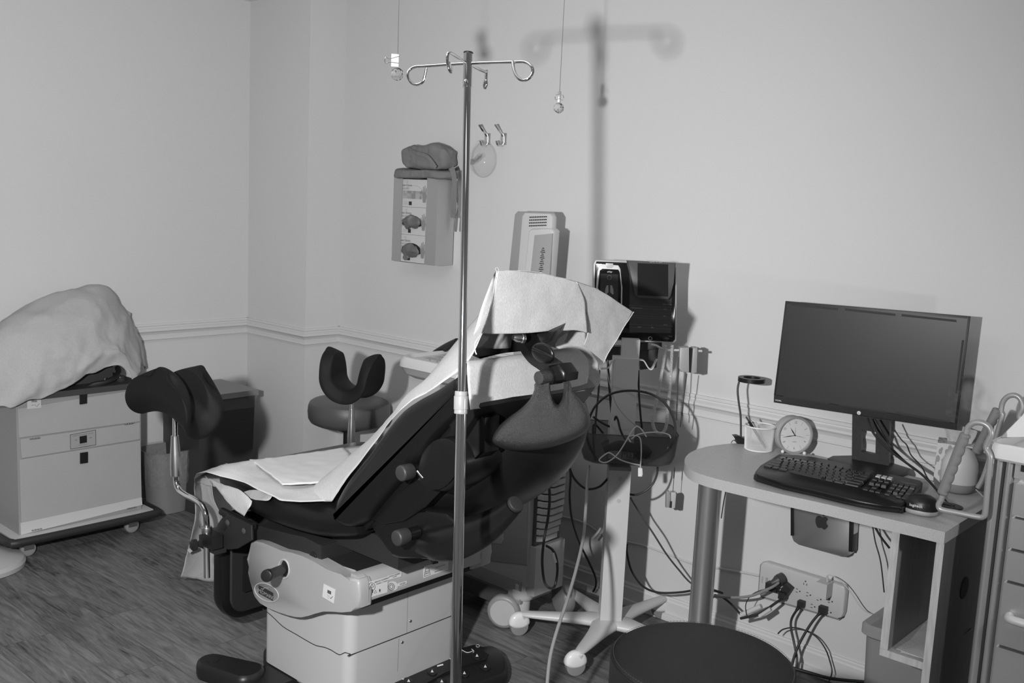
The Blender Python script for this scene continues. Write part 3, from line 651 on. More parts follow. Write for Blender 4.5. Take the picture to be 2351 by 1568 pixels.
# clear mask
mk = empty('face_mask', PY(1105, 365, -.05), 'clear plastic breathing mask hanging from the left wall hook', 'mask')
mc = PY(1112, 378, -.02)
def msh(u, v):
    t = 2*PI*u; s = v*PI/2; rz = .090*(1 if math.sin(t) > 0 else .62); rx = .068*(1+.15*math.sin(t))
    return mc+Vector((rx*math.cos(t)*math.sin(s), -.010-.055*math.cos(s)**1.3, rz*math.sin(t)*math.sin(s)-.012))
mc = PY(1113, 370, -.02)
mb = MB().grid(msh, 36, 10); bmesh.ops.remove_doubles(mb.bm, verts=mb.bm.verts[:], dist=.0003); obj('mask_shell', mb, 'clear', mk, solid=.0015, ang=80)
P = [msh(k/36, 1) for k in range(36)]
obj('mask_rim', MB().tube(P, .0018, 6, 1, True), 'liner', mk)
obj('port', MB().cyl(PY(1084, 374, -.07), PY(1102, 356, -.09), .009, n=16, cap=False), 'liner', mk, solid=.001)
obj('strap', MB().tube([PY(1095, 350, -.07), PY(1098, 335, -.05), PY(1100, 322, -.035), PY(1112, 327, -.03), PY(1104, 345, -.05), PY(1096, 372, -.07)], .0013, 6), 'liner', mk)
obj('strap', MB().tube([PY(1078, 372, -.06), PY(1082, 345, -.05), PY(1096, 323, -.035), PY(1110, 326, -.03)], .0013, 6), 'liner', mk)
obj('valve', MB().lathe(PY(1083, 372, -.05), (-.3, -1, 0), [(.001, 0), (.011, 0), (.012, .012), (.009, .02), (.001, .021)], 16), 'frost', mk)
# ================================================================== crystal balls on bead chains
def crystal(top, P, r, label, face):
    e = empty('hanging_crystal', P, label, 'crystal ball', 'crystal balls on bead chains')
    bm_ = MB(); bmesh.ops.create_icosphere(bm_.bm, subdivisions=2, radius=r); 
    for v in bm_.bm.verts: v.co = v.co+P
    obj('crystal_ball', bm_, 'crystal', e, flat=True)
    n = (P-CAM).normalized(); rt = n.cross(Z_).normalized() if face else n
    ot = Z_.cross(rt).normalized()
    cy = P+Z_*(r+.018); w_ = .030
    cb_ = obj('clip_body', MB().prism([cy+rt*(.003)+Z_*.016+ot*.0, cy+rt*(.003)-Z_*.017, cy-rt*.017-Z_*.017, cy-rt*.017+Z_*.016] if face else [cy+ot*.005+Z_*.016, cy+ot*.005-Z_*.017, cy-ot*.005-Z_*.017, cy-ot*.005+Z_*.016], (ot if face else rt)*.006, .001), 'card' if face else 'silver', e)
    if face:
        pts = [cy+rt*.004+Z_*.010, cy-rt*.022+Z_*.002, cy-rt*.030+Z_*.006, cy-rt*.034-Z_*.002, cy-rt*.030-Z_*.010, cy-rt*.022-Z_*.007, cy+rt*.004-Z_*.008]
        obj('clip_handle', MB().tube([p+ot*-.004 for p in pts], .0009, 6, 4), 'chrome', e)
    else:
        for s_ in (-1, 1):
            pts = [cy+Z_*.008, cy+ot*s_*.011+Z_*.004, cy+ot*s_*.013-Z_*.003, cy+ot*s_*.010-Z_*.010, cy-Z_*.006]
            obj('clip_handle', MB().tube([p+rt*-.002 for p in pts], .0008, 6, 4), 'chrome', e)
    mb = MB(); b0 = P+Z_*(r+.034); L_ = top-b0; n_ = int(L_.length/.0032)
    mb.tube([b0, top], .0006, 5, 0)
    for k in range(n_): mb.sphere(b0+L_*(k/n_), .0013, 6)
    obj('bead_chain', mb, 'satin', e)
c1 = PD(912, 170, 2.63); t1 = PD(916, -5, 2.63); t1 = c1+(t1-c1)*((2.44-c1.z)/(t1.z-c1.z))
crystal(t1, c1, .0175, 'clear crystal ball on a bead chain with a white binder clip, left of the stand', True)
c2 = PD(1283, 248, 3.077); t2 = PD(1296, -5, 3.077); t2 = c2+(t2-c2)*((2.44-c2.z)/(t2.z-c2.z))
crystal(t2, c2, .0165, 'clear crystal ball on a bead chain with a grey clip, right of the stand', False)
# ================================================================== IV stand
iv = empty('iv_stand', (2.80, -1.45, 0), 'chrome infusion stand with four looped hooks standing in front of the chair', 'iv stand')
DP = 2.247
def pp(x, y, d=DP): return PD(x, y, d)
pt, pj, pb = pp(1075, 122), pp(1060, 905), None
dirp = (pj-pt).normalized(); pb = pt+dirp*((.06-pt.z)/dirp.z)
lo = pp(1060, 945); 
obj('upper_tube', MB().cyl(pt, pj+dirp*.03, .0093, n=28), 'chrome', iv)
obj('top_cap', MB().cyl(pp(1075.5, 119), pp(1075, 124), .0112, n=24, bev=.002), 'black', iv)
obj('hook_sleeve', MB().cyl(pp(1075, 123), pp(1073, 200), .0108, n=28), 'chrome', iv)
obj('set_screw', MB().sphere(pp(1069.5, 187, DP-.012), .0055, 14), 'chrome', iv)
lb_ = pp(1046, 1568); dl = (lb_-pj).normalized(); pb = pj+dl*((.05-pj.z)/dl.z)
obj('lower_tube', MB().cyl(pj+dl*.01, pb, .0122, n=28), 'chrome', iv)
obj('height_collar', MB().cyl(pp(1059.5, 898), pp(1058.8, 910), .0150, n=28, bev=.0015).cyl(pp(1059, 909), pp(1058.5, 940), .0168, n=28, bev=.001).cyl(pp(1058.5, 939), pp(1058, 950), .0155, n=28, bev=.0015), 'frost', iv)
hx = pp(1074, 146)
def hk(*pts): obj('hook', MB().tube([PD(*p) for p in pts], .0036, 12, 6), 'chrome', iv)
hk((1076, 145, DP), (1120, 143.5, DP-.03), (1176, 142, DP-.065), (1205, 142, DP-.08), (1220, 152, DP-.09), (1223, 166, DP-.09), (1215, 179, DP-.09), (1200, 184, DP-.085), (1187, 176, DP-.08), (1180, 160, DP-.075), (1177, 141, DP-.07))
hk((1074, 145, DP), (1030, 147.5, DP+.03), (975, 151.5, DP+.065), (954, 153, DP+.075), (941, 160, DP+.08), (936, 173, DP+.08), (942, 187, DP+.08), (956, 194, DP+.08), (970, 188, DP+.075), (976, 172, DP+.07), (979, 156, DP+.065))
hk((1072, 144, DP), (1052, 132, DP-.05), (1033, 121, DP-.09), (1028, 126, DP-.095), (1027, 140, DP-.095), (1030, 155, DP-.095), (1035, 165, DP-.09), (1034, 152, DP-.085), (1029, 143, DP-.08))
hk((1076, 146, DP), (1092, 155, DP+.05), (1114, 165, DP+.09), (1117, 162, DP+.095), (1116, 180, DP+.095), (1117, 195, DP+.10), (1113, 202, DP+.10), (1112, 192, DP+.10), (1115, 176, DP+.10), (1118, 162, DP+.10))
for k in range(5):
    t = 2*PI*k/5+.9; d = Vector((math.cos(t), math.sin(t), 0)); q = Vector((pb.x, pb.y, 0))
    lg = obj('leg', MB().tube([q+Z_*.075, q+d*.10+Z_*.07, q+d*.26+Z_*.055], .011, 10), 'satin', iv)
    obj('castor', MB().cyl(q+d*.265+Vector((-d.y, d.x, 0))*.01+Z_*.025, q+d*.265-Vector((-d.y, d.x, 0))*.01+Z_*.025, .025, n=16), 'rubber', lg)
# ================================================================== EXAM CHAIR
ch = empty('exam_chair', (2.05, -1.11, 0), 'large powered examination chair with black upholstery, raised backrest and light grey base', 'examination chair')
YN, YFAR = -1.40, -.80
def N(x, y, Y=YN): return PY(x, y, Y)
bX0, bX1, bY0, bY1 = 1.826, 2.262, -1.338, -.892
obj('floor_casting', MB().rings([rr(2.02, -1.115, z, .26-i, .21-i, .08) for z, i in ((0, .0), (.035, 0), (.045, .01))]), 'blackmatte', ch)
def foot(cx, cy, dx, dy, w=.048):
    d = Vector((dx, dy, 0)); L = d.length; d.normalize(); n = Vector((-d.y, d.x, 0)); rs = []
    for z, k in ((0, .92), (.012, 1), (.035, 1), (.047, .93), (.053, .80)):
        r_ = []
        for q in range(13): t = PI/2+PI*q/12; r_.append(Vector((cx, cy, z))+d*(w*k*math.cos(t))+n*(w*k*math.sin(t)))
        for q in range(13): t = -PI/2+PI*q/12; r_.append(Vector((cx, cy, z))+d*(L+w*k*math.cos(t))+n*(w*1.25*k*math.sin(t)))
        rs.append(r_)
    m_ = MB().rings(rs); return m_
f1 = obj('foot', foot(1.755, -1.475, .13, .045), 'black', ch); obj('level_cap', MB().cyl((1.757, -1.474, .05), (1.757, -1.474, .0545), .022, n=28), 'black', f1)
obj('foot', foot(1.755, -.75, .13, -.04), 'black', ch)
obj('foot_bar', MB().box(1.86, 2.0, -1.46, -.77, 0, .03, .01), 'black', ch)
hs = obj('housing', MB().rings([rr((bX0+bX1)/2, (bY0+bY1)/2, z, (bX1-bX0)/2-i, (bY1-bY0)/2-i, .035, 6) for z, i in ((.015, .016), (.02, .012), (.028, .010), (.034, .0), (.36, .0))]), 'cream', ch)
def zp(x, y): return 560+x/3.792, 1200+y/3.792
sm = [PY(*zp(x, y), bY0-.0005) for x, y in ((163, 750), (240, 810), (340, 905), (450, 970), (560, 1035), (630, 1070), (700, 1085), (760, 1110), (830, 1150))]
e_ = .0006
cz = PX(*zp(895, 1165), bX1).z
sm += [Vector((bX1-.02, bY0-e_+.002, cz+.002)), Vector((bX1-.006, bY0+.010, cz)), Vector((bX1+e_, bY0+.03, cz)), Vector((bX1+e_, bY1-.03, cz))]
obj('seam', MB().tube(sm, .0013, 6, 3), 'ink', hs)
for a, b in (((1425, 600), (1415, 970)), ((1348, 1010), (1335, 1295))): obj('seam', MB().cyl(PX(*zp(*a), bX1+e_), PX(*zp(*b), bX1+e_), .0008, n=6), 'mgrey', hs)
for a in ((1447, 855), (1375, 1040)): p = PX(*zp(*a), bX1); obj('screw', MB().cyl(p, p+X_*.003, .0045, n=16, bev=.001), 'satin', hs)
# moulded upper cover with the badge
def zc3(*L): return [zp(*q) for q in L]
cov = zc3((52, 166), (100, 162), (165, 176), (235, 205), (330, 245), (420, 262), (510, 292), (620, 345), (740, 415), (850, 478), (920, 476), (985, 500), (1000, 540), (1003, 640), (1000, 748), (930, 775), (850, 782), (770, 775), (690, 774), (620, 792), (560, 812), (500, 824), (450, 822), (380, 806), (300, 780), (215, 745), (140, 702), (90, 660), (72, 620), (55, 520), (38, 440), (30, 382), (42, 330), (48, 250))
Yc = -1.385
cv = obj('upper_cover', MB().prism([PY(x, y, Yc) for x, y in cov], (0, .05, 0), .009, 3), 'lgrey', ch, ang=50)
obj('upper_cover', MB().prism([Vector((PY(x, y, Yc).x, -.845, PY(x, y, Yc).z)) for x, y in cov], (0, -.05, 0), .009, 2), 'lgrey', ch, ang=50)
# rear rail with rating labels
rx = PY(*zp(1003, 640), Yc).x
zt, zb = PY(*zp(1000, 500), Yc).z+.004, PY(*zp(1003, 748), Yc).z+.006
obj('rear_cover', MB().rings([[Vector((x, y, z)) for x, z in ((rx-.05, zb), (rx-.010, zb), (rx-.004, zb+.004), (rx-.002, zb+.012), (rx-.004, zt-.024), (rx-.016, zt-.006), (rx-.028, zt), (rx-.05, zt))] for y in (-1.375, -.86)]), 'lgrey', ch, ang=40)
rxx = rx-.0028
obj('cover_seam', MB().tube([Vector((rx-.03, -1.352, zt+.001)), Vector((rx-.012, -1.352, zt-.004)), Vector((rx-.001, -1.352, zt-.02)), Vector((rx, -1.352, zb+.006))], .0012, 6, 3), 'mgrey', cv)
obj('well', MB().box(1.86, rx-.048, -1.335, -.88, .36, zt-.012, .0), 'blackmatte', ch)
# badge
def el(cx, cy, a, b, ang_, n=36): return [(cx+a*math.cos(t)*math.cos(ang_)-b*math.sin(t)*math.sin(ang_), cy+a*math.cos(t)*math.sin(ang_)+b*math.sin(t)*math.cos(ang_)) for t in [2*PI*k/n for k in range(n)]]
bd = obj('badge', MB().tube([PY(*zp(*q), Yc-.001) for q in el(197, 607, 112, 70, .50)], .0016, 6, 1, True), 'cream', ch)
bp = obj('badge_plate', MB().prism([PY(*zp(*q), Yc-.0005) for q in ((131, 545), (255, 612), (255, 680), (131, 612))], (0, -.002, 0)), 'ink', bd)
obj('badge_lettering', text_mb('MIDMARK', .0175, PY(*zp(191, 624), Yc-.003), PY(*zp(250, 662), Yc)-PY(*zp(133, 598), Yc), Z_, sx=1.05), 'lgrey', bp)
obj('badge_swoosh', MB().ribbon([PY(*zp(*q), Yc-.0028) for q in ((150, 572), (168, 580), (180, 566), (215, 572))], .002, .0006, Z_, sm=3), 'lgrey', bp)
# release handle in its opening
hp = PY(*zp(362, 395), Yc)
hr = obj('handle_recess', MB().tube([PY(*zp(*q), Yc-.001) for q in el(348, 402, 46, 82, -.08)], .0030, 8, 1, True), 'cream', ch)
obj('opening', MB().prism([PY(*zp(*q), Yc-.0012) for q in el(360, 400, 38, 74, -.08)], (0, .004, 0)), 'blackmatte', hr)
h0, h1 = PY(*zp(365, 395), Yc+.01), PY(*zp(200, 462), Yc-.105)
rh = obj('release_handle', MB().cyl(h0, h1, .0150, n=24, bev=.002), 'capgrey', ch); dh = (h1-h0).normalized()
obj('handle_cap', MB().cyl(h1-dh*.018, h1+dh*.006, .0180, n=28, bev=.004), 'black', rh)
# stickers
tg2 = obj('asset_sticker', MB().prism([PY(*zp(*q), Yc-.0005) for q in ((696, 532), (798, 582), (784, 703), (684, 645))], (0, -.0008, 0)), 'card', ch)
ux_ = (PY(*zp(798, 582), Yc)-PY(*zp(696, 532), Yc)).normalized(); uz_ = (PY(*zp(696, 532), Yc)-PY(*zp(684, 645), Yc)).normalized()
mb = MB(); c0 = PY(*zp(742, 605), Yc-.0018)
for k in range(9): mb.cbox(c0+ux_*(-.007+.0019*k), ux_, uz_, Y_, .0009+.0007*(k % 3 == 0), .010, .0003)
obj('barcode', mb, 'ink', tg2)
mb = MB()
for k in range(3): mb.cbox(PY(*zp(735, 632+13*k), Yc-.0016), ux_, uz_, Y_, .014-.003*k, .0008, .0003)
obj('small_print', mb, 'mgrey', tg2, kind='stuff')
obj('tick', MB().ribbon([PY(*zp(750, 650), Yc-.0018), PY(*zp(755, 663), Yc-.0018), PY(*zp(772, 642), Yc-.0018)], .0014, .0004, uz_, sm=0), 'ink', tg2)
def rlabel(pts, name='rating_label', lines=(), mt='card'):
    o = obj(name, MB().prism([PX(*zp(*q), rxx) for q in pts], (.0012, 0, 0)), mt, ch); uy = Y_
    for s_, x, y, sz in lines: obj('lettering', text_mb(s_, sz, PX(*zp(x, y), rxx+.0016), uy, Z_), 'ink', o)
    return o
l1 = rlabel(((1080, 517), (1252, 468), (1246, 605), (1077, 655)), 'certification_label', (('MEDICAL EQUIPMENT', 1200, 500, .0055), ('EN60601-1 CSA601', 1200, 520, .005)))
obj('printed_ring', MB().tube([PX(*zp(*q), rxx+.0016) for q in el(1114, 556, 27, 34, -.25)], .0006, 5, 1, True), 'ink', l1)
obj('printed_triangle', MB().tube([PX(*zp(*q), rxx+.0016) for q in ((1100, 566), (1114, 532), (1128, 560))], .0008, 5, 0, True), 'ink', l1)
obj('printed_triangle', MB().tube([PX(*zp(*q), rxx+.0016) for q in ((1134, 614), (1146, 588), (1157, 608))], .0005, 5, 0, True), 'ink', l1)
mb = MB().sphere(PX(*zp(1182, 580), rxx+.0014), .0016, 10, .3); mb.prism([PX(*zp(*q), rxx+.001) for q in ((1173, 586), (1192, 583), (1186, 592), (1190, 606), (1182, 596), (1176, 608), (1178, 592))], (.0006, 0, 0)); obj('printed_figure', mb, 'ink', l1)
rlabel(((1253, 462), (1371, 428), (1370, 468), (1252, 500)), 'patent_label', (('PATENT NUMBERS', 1312, 456, .005), ('6,550,825', 1312, 470, .0042)))
l3 = rlabel(el(1297, 550, 42, 40, -.2), 'switch_label'); obj('printed_ring', MB().tube([PX(*zp(*q), rxx+.0016) for q in el(1283, 557, 26, 30, -.2)], .0007, 5, 1, True), 'ink', l3); obj('printed_ring', MB().tube([PX(*zp(*q), rxx+.0016) for q in el(1283, 557, 14, 17, -.2)], .0007, 5, 1, True), 'ink', l3)
rlabel(((1342, 528), (1416, 506), (1414, 542), (1340, 564)), 'caution_label', (('CERTIFIED', 1380, 530, .0048), ('ROHS COMPLIANT', 1378, 546, .0042)))
l4 = rlabel(((1564, 378), (1640, 358), (1634, 455), (1562, 482)), 'load_label', (('205 kg', 1595, 424, .0055), ('450 lbs', 1595, 440, .0055)))
obj('printed_weight', MB().tube([PX(*zp(*q), rxx+.0016) for q in ((1570, 468), (1582, 400), (1610, 394), (1622, 452))], .0006, 5, 0, True), 'ink', l4)
l5 = rlabel(((1640, 332), (1780, 300), (1776, 408), (1634, 455)), 'rating_label', (('625-003 115V 12A', 1710, 378, .005), ('MADE IN USA', 1690, 420, .005)))
obj('label_block', MB().prism([PX(*zp(*q), rxx+.0012) for q in ((1643, 337), (1692, 325), (1691, 352), (1642, 364))], (.0006, 0, 0)), 'ink', l5)
# black seat frame and tilting mechanism
Yf = -1.36
def z2(x, y): return 400+x/4.9, 980+y/4.9
sfp = [z2(*q) for q in ((868, 1118), (960, 1115), (1120, 1160), (1300, 1205), (1460, 1238), (1638, 1330), (1645, 1550), (1560, 1522), (1400, 1450), (1250, 1420), (1160, 1380), (1000, 1300), (868, 1285))]
fr_ = obj('seat_frame', MB().prism([PY(x, y, Yf) for x, y in sfp], (0, .50, 0), .004), 'blackmatte', ch)
p = PY(*z2(1565, 1462), Yf-.001); obj('frame_plug', MB().cyl(p, p-Y_*.003, .016, n=28, bev=.001), 'black', fr_)
q0, q1 = PY(*z2(1640, 1335), Yf), PY(*z2(1645, 1545), Yf)
obj('frame_box', MB().box(q0.x-.08, q0.x+.006, Yf+.002, -.862, q1.z, q0.z, .003), 'blackmatte', ch)
obj('lift_arm', MB().prism([PY(x, y, -1.22) for x, y in ((806, 1222), (832, 1210), (850, 1218), (838, 1252), (836, 1262), (850, 1310), (830, 1322), (790, 1322), (790, 1305), (806, 1300))], (0, .03, 0), .003), 'black', ch)
obj('hinge_pin', MB().cyl(PY(834, 1211, -1.22), PY(834, 1211, -1.235), .012, n=20, bev=.002).cyl(PY(793, 1306, -1.22), PY(793, 1306, -1.25), .012, n=20, bev=.002), 'mgrey', ch)
obj('lift_arm', MB().prism([PY(x, y, -1.15) for x, y in ((842, 1250), (858, 1230), (930, 1295), (850, 1320))], (0, .20, 0), .003), 'blackmatte', ch)
obj('cross_tube', MB().cyl(PY(850, 1318, -1.18), PY(850, 1318, -1.18)+Y_*.35, .016, n=20), 'black', ch)
# clamp bracket at the foot end
br = obj('clamp_bracket', MB().prism([N(x, y, -1.415) for x, y in ((518, 1186), (522, 1180), (577, 1206), (578, 1240), (545, 1260), (522, 1262), (508, 1252), (505, 1220), (516, 1222), (522, 1212), (518, 1200), (507, 1192))], (0, .008, 0), .002, 1), 'blackmatte', ch)
obj('rail', MB().cyl(N(510, 1174, -1.40), N(580, 1209, -1.40), .013, n=16), 'black', ch)
for x, y in ((523, 1200), (560, 1219)): p = N(x, y, -1.416); obj('bolt', MB().lathe(p, -Y_, [(.010, 0), (.010, .002), (.006, .005), (.001, .006)], 16), 'dgrey', br)
obj('clamp_arm', MB().box(N(482, 1240).x, N(520, 1240).x, -1.44, -1.40, N(500, 1258).z, N(500, 1230).z, .004), 'blackmatte', br)
# foot section, folded down
fs_o = [(478, 1262), (508, 1254), (580, 1225), (700, 1200)]
fx = N(470, 1300).x
fp0 = obj('foot_section', MB().rings([rr(0, 0, 0, .235, .285, .09, 8)]*1 if False else [[Vector((fx+i_, -1.10+p.x*k, .285+p.y*k)) for p in rr(0, 0, 0, .275, .185, .085, 8)] for i_, k in ((.0, .90), (.008, .985), (.03, 1), (.055, .985), (.062, .93))]), 'vinyl', ch)
obj('foot_plate', MB().rings([[Vector((fx+i_, -1.10+p.x*k, .285+p.y*k)) for p in rr(0, 0, 0, .245, .160, .06, 8)] for i_, k in ((.058, 1), (.064, 1), (.068, .98))]), 'blackmatte', fp0)
obj('latch_cover', MB().box(fx+.066, fx+.082, -1.30, -1.23, .20, .32, .012, 3), 'black', fp0)
obj('slide_cylinder', MB().cyl((fx+.10, -1.17, .17), (fx+.10, -1.17, .46), .038, n=24, bev=.02), 'black', ch)
obj('linkage', MB().tube([(fx+.075, -1.21, .31), (fx+.078, -1.20, .26), (fx+.075, -1.215, .22), (fx+.078, -1.20, .17)], .006, 6), 'black', fp0)
obj('slide_bar', MB().box(fx+.068, fx+.085, -1.25, -.90, .165, .18, .003), 'black', fp0)
# seat cushion: a lofted slab, thick at the front lip
def slab(sections, wn=YN, wf=YFAR, rad=.04, n=6):
    rs = []
    for x, zt_, zb_, e in sections:
        h = (zt_-zb_)/2; r_ = min(rad, h*.95, .3); a = rr((wn+wf)/2, (zt_+zb_)/2, 0, (wf-wn)/2-e, h, r_, n)
        rs.append([Vector((x, p.x, p.y)) for p in a])
    return rs
sx = [1.625, 1.628, 1.645, 1.70, 1.78, 1.86, 1.94, 2.02, 2.10, 2.18, 2.24, 2.30, 2.33, 2.335]
st = [.600, .620, .640, .655, .662, .660, .650, .645, .645, .650, .652, .655, .645, .63]
sbm = [.590, .578, .565, .545, .530, .522, .522, .525, .532, .542, .560, .575, .59, .60]
se = [.05, .03, .012, .003, 0, 0, 0, .0, .0, .0, .004, .01, .02, .04]
obj('seat_cushion', MB().rings(slab(list(zip(sx, st, sbm, se)), rad=.05)), 'vinyl', ch, sub=1)
obj('seat_base', MB().box(1.70, 2.42, -1.30, -.90, .50, .575, .01), 'blackmatte', ch)
# backrest cushion: side profile measured along the near edge, carried across the width
outp = [N(x, y) for x, y in ((764, 1192), (768, 1165), (778, 1138), (797, 1105), (822, 1072), (848, 1040), (873, 1005), (898, 972), (925, 941), (955, 919), (985, 903), (1010, 888), (1033, 872), (1052, 864))]
inp = [N(x, y) for x, y in ((1077, 884), (1080, 908), (1068, 934), (1046, 960), (1022, 984), (998, 1010), (975, 1037), (950, 1066), (920, 1098), (890, 1130), (860, 1165), (832, 1198), (806, 1212), (784, 1208))]
prof = catmull(outp+inp, 3, True)
def across(prof, ys, ins):
    c = sum(prof, Vector())/len(prof); rs = []
    for y, i_ in zip(ys, ins):
        r_ = []
        for k, p in enumerate(prof):
            t = (prof[(k+1) % len(prof)]-prof[k-1]); nrm = Vector((t.z, 0, -t.x)).normalized()
            if nrm.dot(p-c) < 0 and False: nrm = -nrm
            r_.append(Vector((p.x, y, p.z))-nrm*i_*sgn)
        rs.append(r_)
    return rs
_c = sum(prof, Vector())/len(prof); t_ = prof[1]-prof[-1]; n_ = Vector((t_.z, 0, -t_.x)); sgn = 1 if n_.dot(prof[0]-_c) > 0 else -1
W0, W1 = -1.415, -.95
ys = [W0, W0+.004, W0+.014, W0+.03, W0+.05, W1-.05, W1-.03, W1-.014, W1-.004, W1]; ins = [.030, .017, .006, .001, 0, 0, .001, .006, .017, .030]
obj('backrest_cushion', MB().rings(across(prof, ys, ins)), 'vinyl', ch, ang=60)
# backrest frame of reference: s up the back, n out of the rear, Y across
HB = Vector((2.40, 0, .70)); SD = Vector((.7220, 0, .6919)).normalized(); ND = Vector((SD.z, 0, -SD.x))
def B(s, n, y): return HB+SD*s+ND*n+Y_*y
bp_ = obj('back_panel', MB().hexa([B(-.10, .0, -1.36), B(-.10, .0, -.93), B(.50, .0, -.92), B(.50, .0, -1.39), B(-.10, .03, -1.36), B(-.10, .03, -.93), B(.485, .03, -.92), B(.485, .03, -1.39)], .006), 'shell', ch)
obj('back_panel_lip', MB().prism([B(.40, -.0, -1.395), B(.515, -.02, -1.395), B(.525, .03, -1.395), B(.40, .055, -1.395)], (0, .46, 0), .008), 'shell', ch)
# side moulding between cushion and shell
obj('side_moulding', MB().prism([N(x, y, -1.37) for x, y in ((1062, 945), (1040, 968), (1004, 1008), (976, 1040), (946, 1075), (914, 1110), (880, 1150), (850, 1186), (850, 1194), (880, 1205), (925, 1198), (975, 1165), (1020, 1120), (1060, 1075), (1110, 1040), (1110, 960), (1085, 935))], (0, .06, 0), .006), 'shell', ch, ang=50)
# upper arm drum
dr = obj('drum', MB().rings([[B(.335+.075*math.copysign(abs(math.cos(t))**.8, math.cos(t))*k, .075+.060*math.copysign(abs(math.sin(t))**.8, math.sin(t))*k, y) for t in [2*PI*q/32 for q in range(32)]] for y, k in ((-1.415, .80), (-1.410, .93), (-1.395, 1), (-1.26, 1), (-1.25, .97))]), 'shell', ch, ang=50)
obj('drum_face', MB().prism([B(.335+.085*math.cos(t), .070+.055*math.sin(t), -1.416) for t in [PI*.15+2*PI*q/28 for q in range(28)]], (0, -.006, 0), .004), 'shell', dr)
# two stub handles
def knob(px, py, y0, y1, r=.021, r2=.017, mt='mgrey'):
    a = N(px, py, y0); tip = a+Vector((-.0, y1-y0, -.0)); o = obj('stub_handle', MB().cyl(a, a+Vector((0, (y1-y0)*.55, 0)), r2, n=24), 'shell', ch)
    obj('handle_cap', MB().cyl(a+Vector((0, (y1-y0)*.45, 0)), tip, r, n=28, bev=.006), 'capgrey', o)
knob(968, 1076, -1.365, -1.44); knob(958, 1222, -1.365, -1.44)
obj('release_pin', MB().cyl(N(958, 1082, -1.42), N(972, 1098, -1.42), .0035, n=10), 'chrome', ch)
obj('slot', MB().prism([N(x, y, -1.3715) for x, y in ((905, 1040), (935, 1005), (985, 1065), (990, 1090), (975, 1105), (950, 1100))], (0, .003, 0)), 'blackmatte', ch)
# hinge shell: flat cheek with the lower knob
obj('hinge_cheek', MB().prism([N(x, y, -1.36) for x, y in ((838, 1192), (862, 1176), (920, 1190), (975, 1165), (1020, 1178), (1050, 1200), (1060, 1240), (1040, 1275), (980, 1282), (915, 1284), (898, 1278), (885, 1262), (868, 1232))], (0, .05, 0), .012, 3), 'shell', ch, ang=50)
# horn: tapering push handle under the back
hc = [(965, 1262, .024, -1.33), (985, 1250, .040, -1.33), (1010, 1245, .050, -1.33), (1046, 1239, .053, -1.33), (1080, 1228, .048, -1.33), (1107, 1216, .042, -1.33), (1135, 1199, .035, -1.33), (1160, 1179, .028, -1.33), (1180, 1161, .023, -1.33)]
P = [N(x, y, Y) for x, y, r_, Y in hc]; rad_ = [h[2] for h in hc]
obj('push_handle', MB().tube(P, 0, 28, 4, radii=rad_), 'shell', ch, ang=60)
pe = P[-1]; de = (P[-1]-P[-2]).normalized(); obj('handle_plug', MB().cyl(pe, pe+de*.012, .021, n=24, bev=.003), 'blackmatte', ch)
obj('hinge_crossbar', MB().prism([N(x, y, -1.33) for x, y in ((880, 1255), (1060, 1240), (1050, 1278), (915, 1284))], (0, .12, 0), .02, 3), 'shell', ch)
# main rear shell: lofted hull over the backrest mechanism
def hull(secs, n=40, ex=2.6):
    rs = []
    for s, yc, w, d, base in secs:
        r_ = []
        for k in range(n+1):
            t = PI*k/n; cx_, sn = math.cos(t), math.sin(t)
            r_.append(B(s, base+d*abs(sn)**(2/ex), yc-w*math.copysign(abs(cx_)**(2/ex), cx_)))
        rs.append(r_)
    return rs
hsec = [(-.13, -1.12, .18, .03, .0), (-.10, -1.12, .205, .065, .0), (-.04, -1.12, .225, .105, .0), (.05, -1.12, .235, .140, .0), (.15, -1.12, .240, .180, .0), (.25, -1.12, .238, .195, .0), (.34, -1.11, .225, .190, 0), (.41, -1.10, .205, .165, 0), (.455, -1.09, .18, .12, 0), (.475, -1.09, .14, .06, 0)]
sh = obj('rear_shell', MB().rings(hull(hsec)), 'shell', ch, ang=60, sub=1)
# textured yoke carrying the headrest pivot: measured outline given true thickness, domed
yk = [(1128, 1012), (1140, 985), (1165, 960), (1195, 938), (1218, 915), (1228, 893), (1230, 878), (1258, 872), (1262, 895), (1268, 918), (1280, 930), (1292, 915), (1296, 893), (1296, 868), (1306, 880), (1312, 900), (1330, 918), (1348, 940), (1354, 965), (1350, 985), (1330, 1003), (1300, 1016), (1260, 1028), (1220, 1034), (1180, 1034), (1145, 1026)]
def yv(x, y):
    # the yoke's surface: a leaning dome, lower part bulging out of the shell
    Yc_ = -1.33+(x-1130)/225*.20
    return PY(x, y, Yc_)
YP = catmull([Vector((x, y, 0)) for x, y in yk], 3, True)
cen = Vector((1250, 985, 0)); VW = Vector((.62, -.62, .25)).normalized(); mb = MB(); rs = []
for k, dep in ((0, 0), (.03, .018), (.08, .032), (.16, .044), (.30, .054), (.5, .060), (.75, .062)):
    r_ = []
    for p in YP:
        w_ = max(0, min(1, (p.y-885)/75)); w_ = w_*w_*(3-2*w_)
        body = Vector((cen.x+(p.x-cen.x)*.35, 988, 0)); prong = Vector((p.x+((1245 if p.x < 1277 else 1304)-p.x)*.45, p.y+6, 0))
        q = p.lerp(prong.lerp(body, w_), k); r_.append(yv(q.x, q.y)+VW*(dep*(.5+.5*w_)*.9+.012-.03*(k == 0)))
    rs.append(r_)
mb.rings(rs)
obj('headrest_yoke', mb, 'texblack', ch, ang=70)
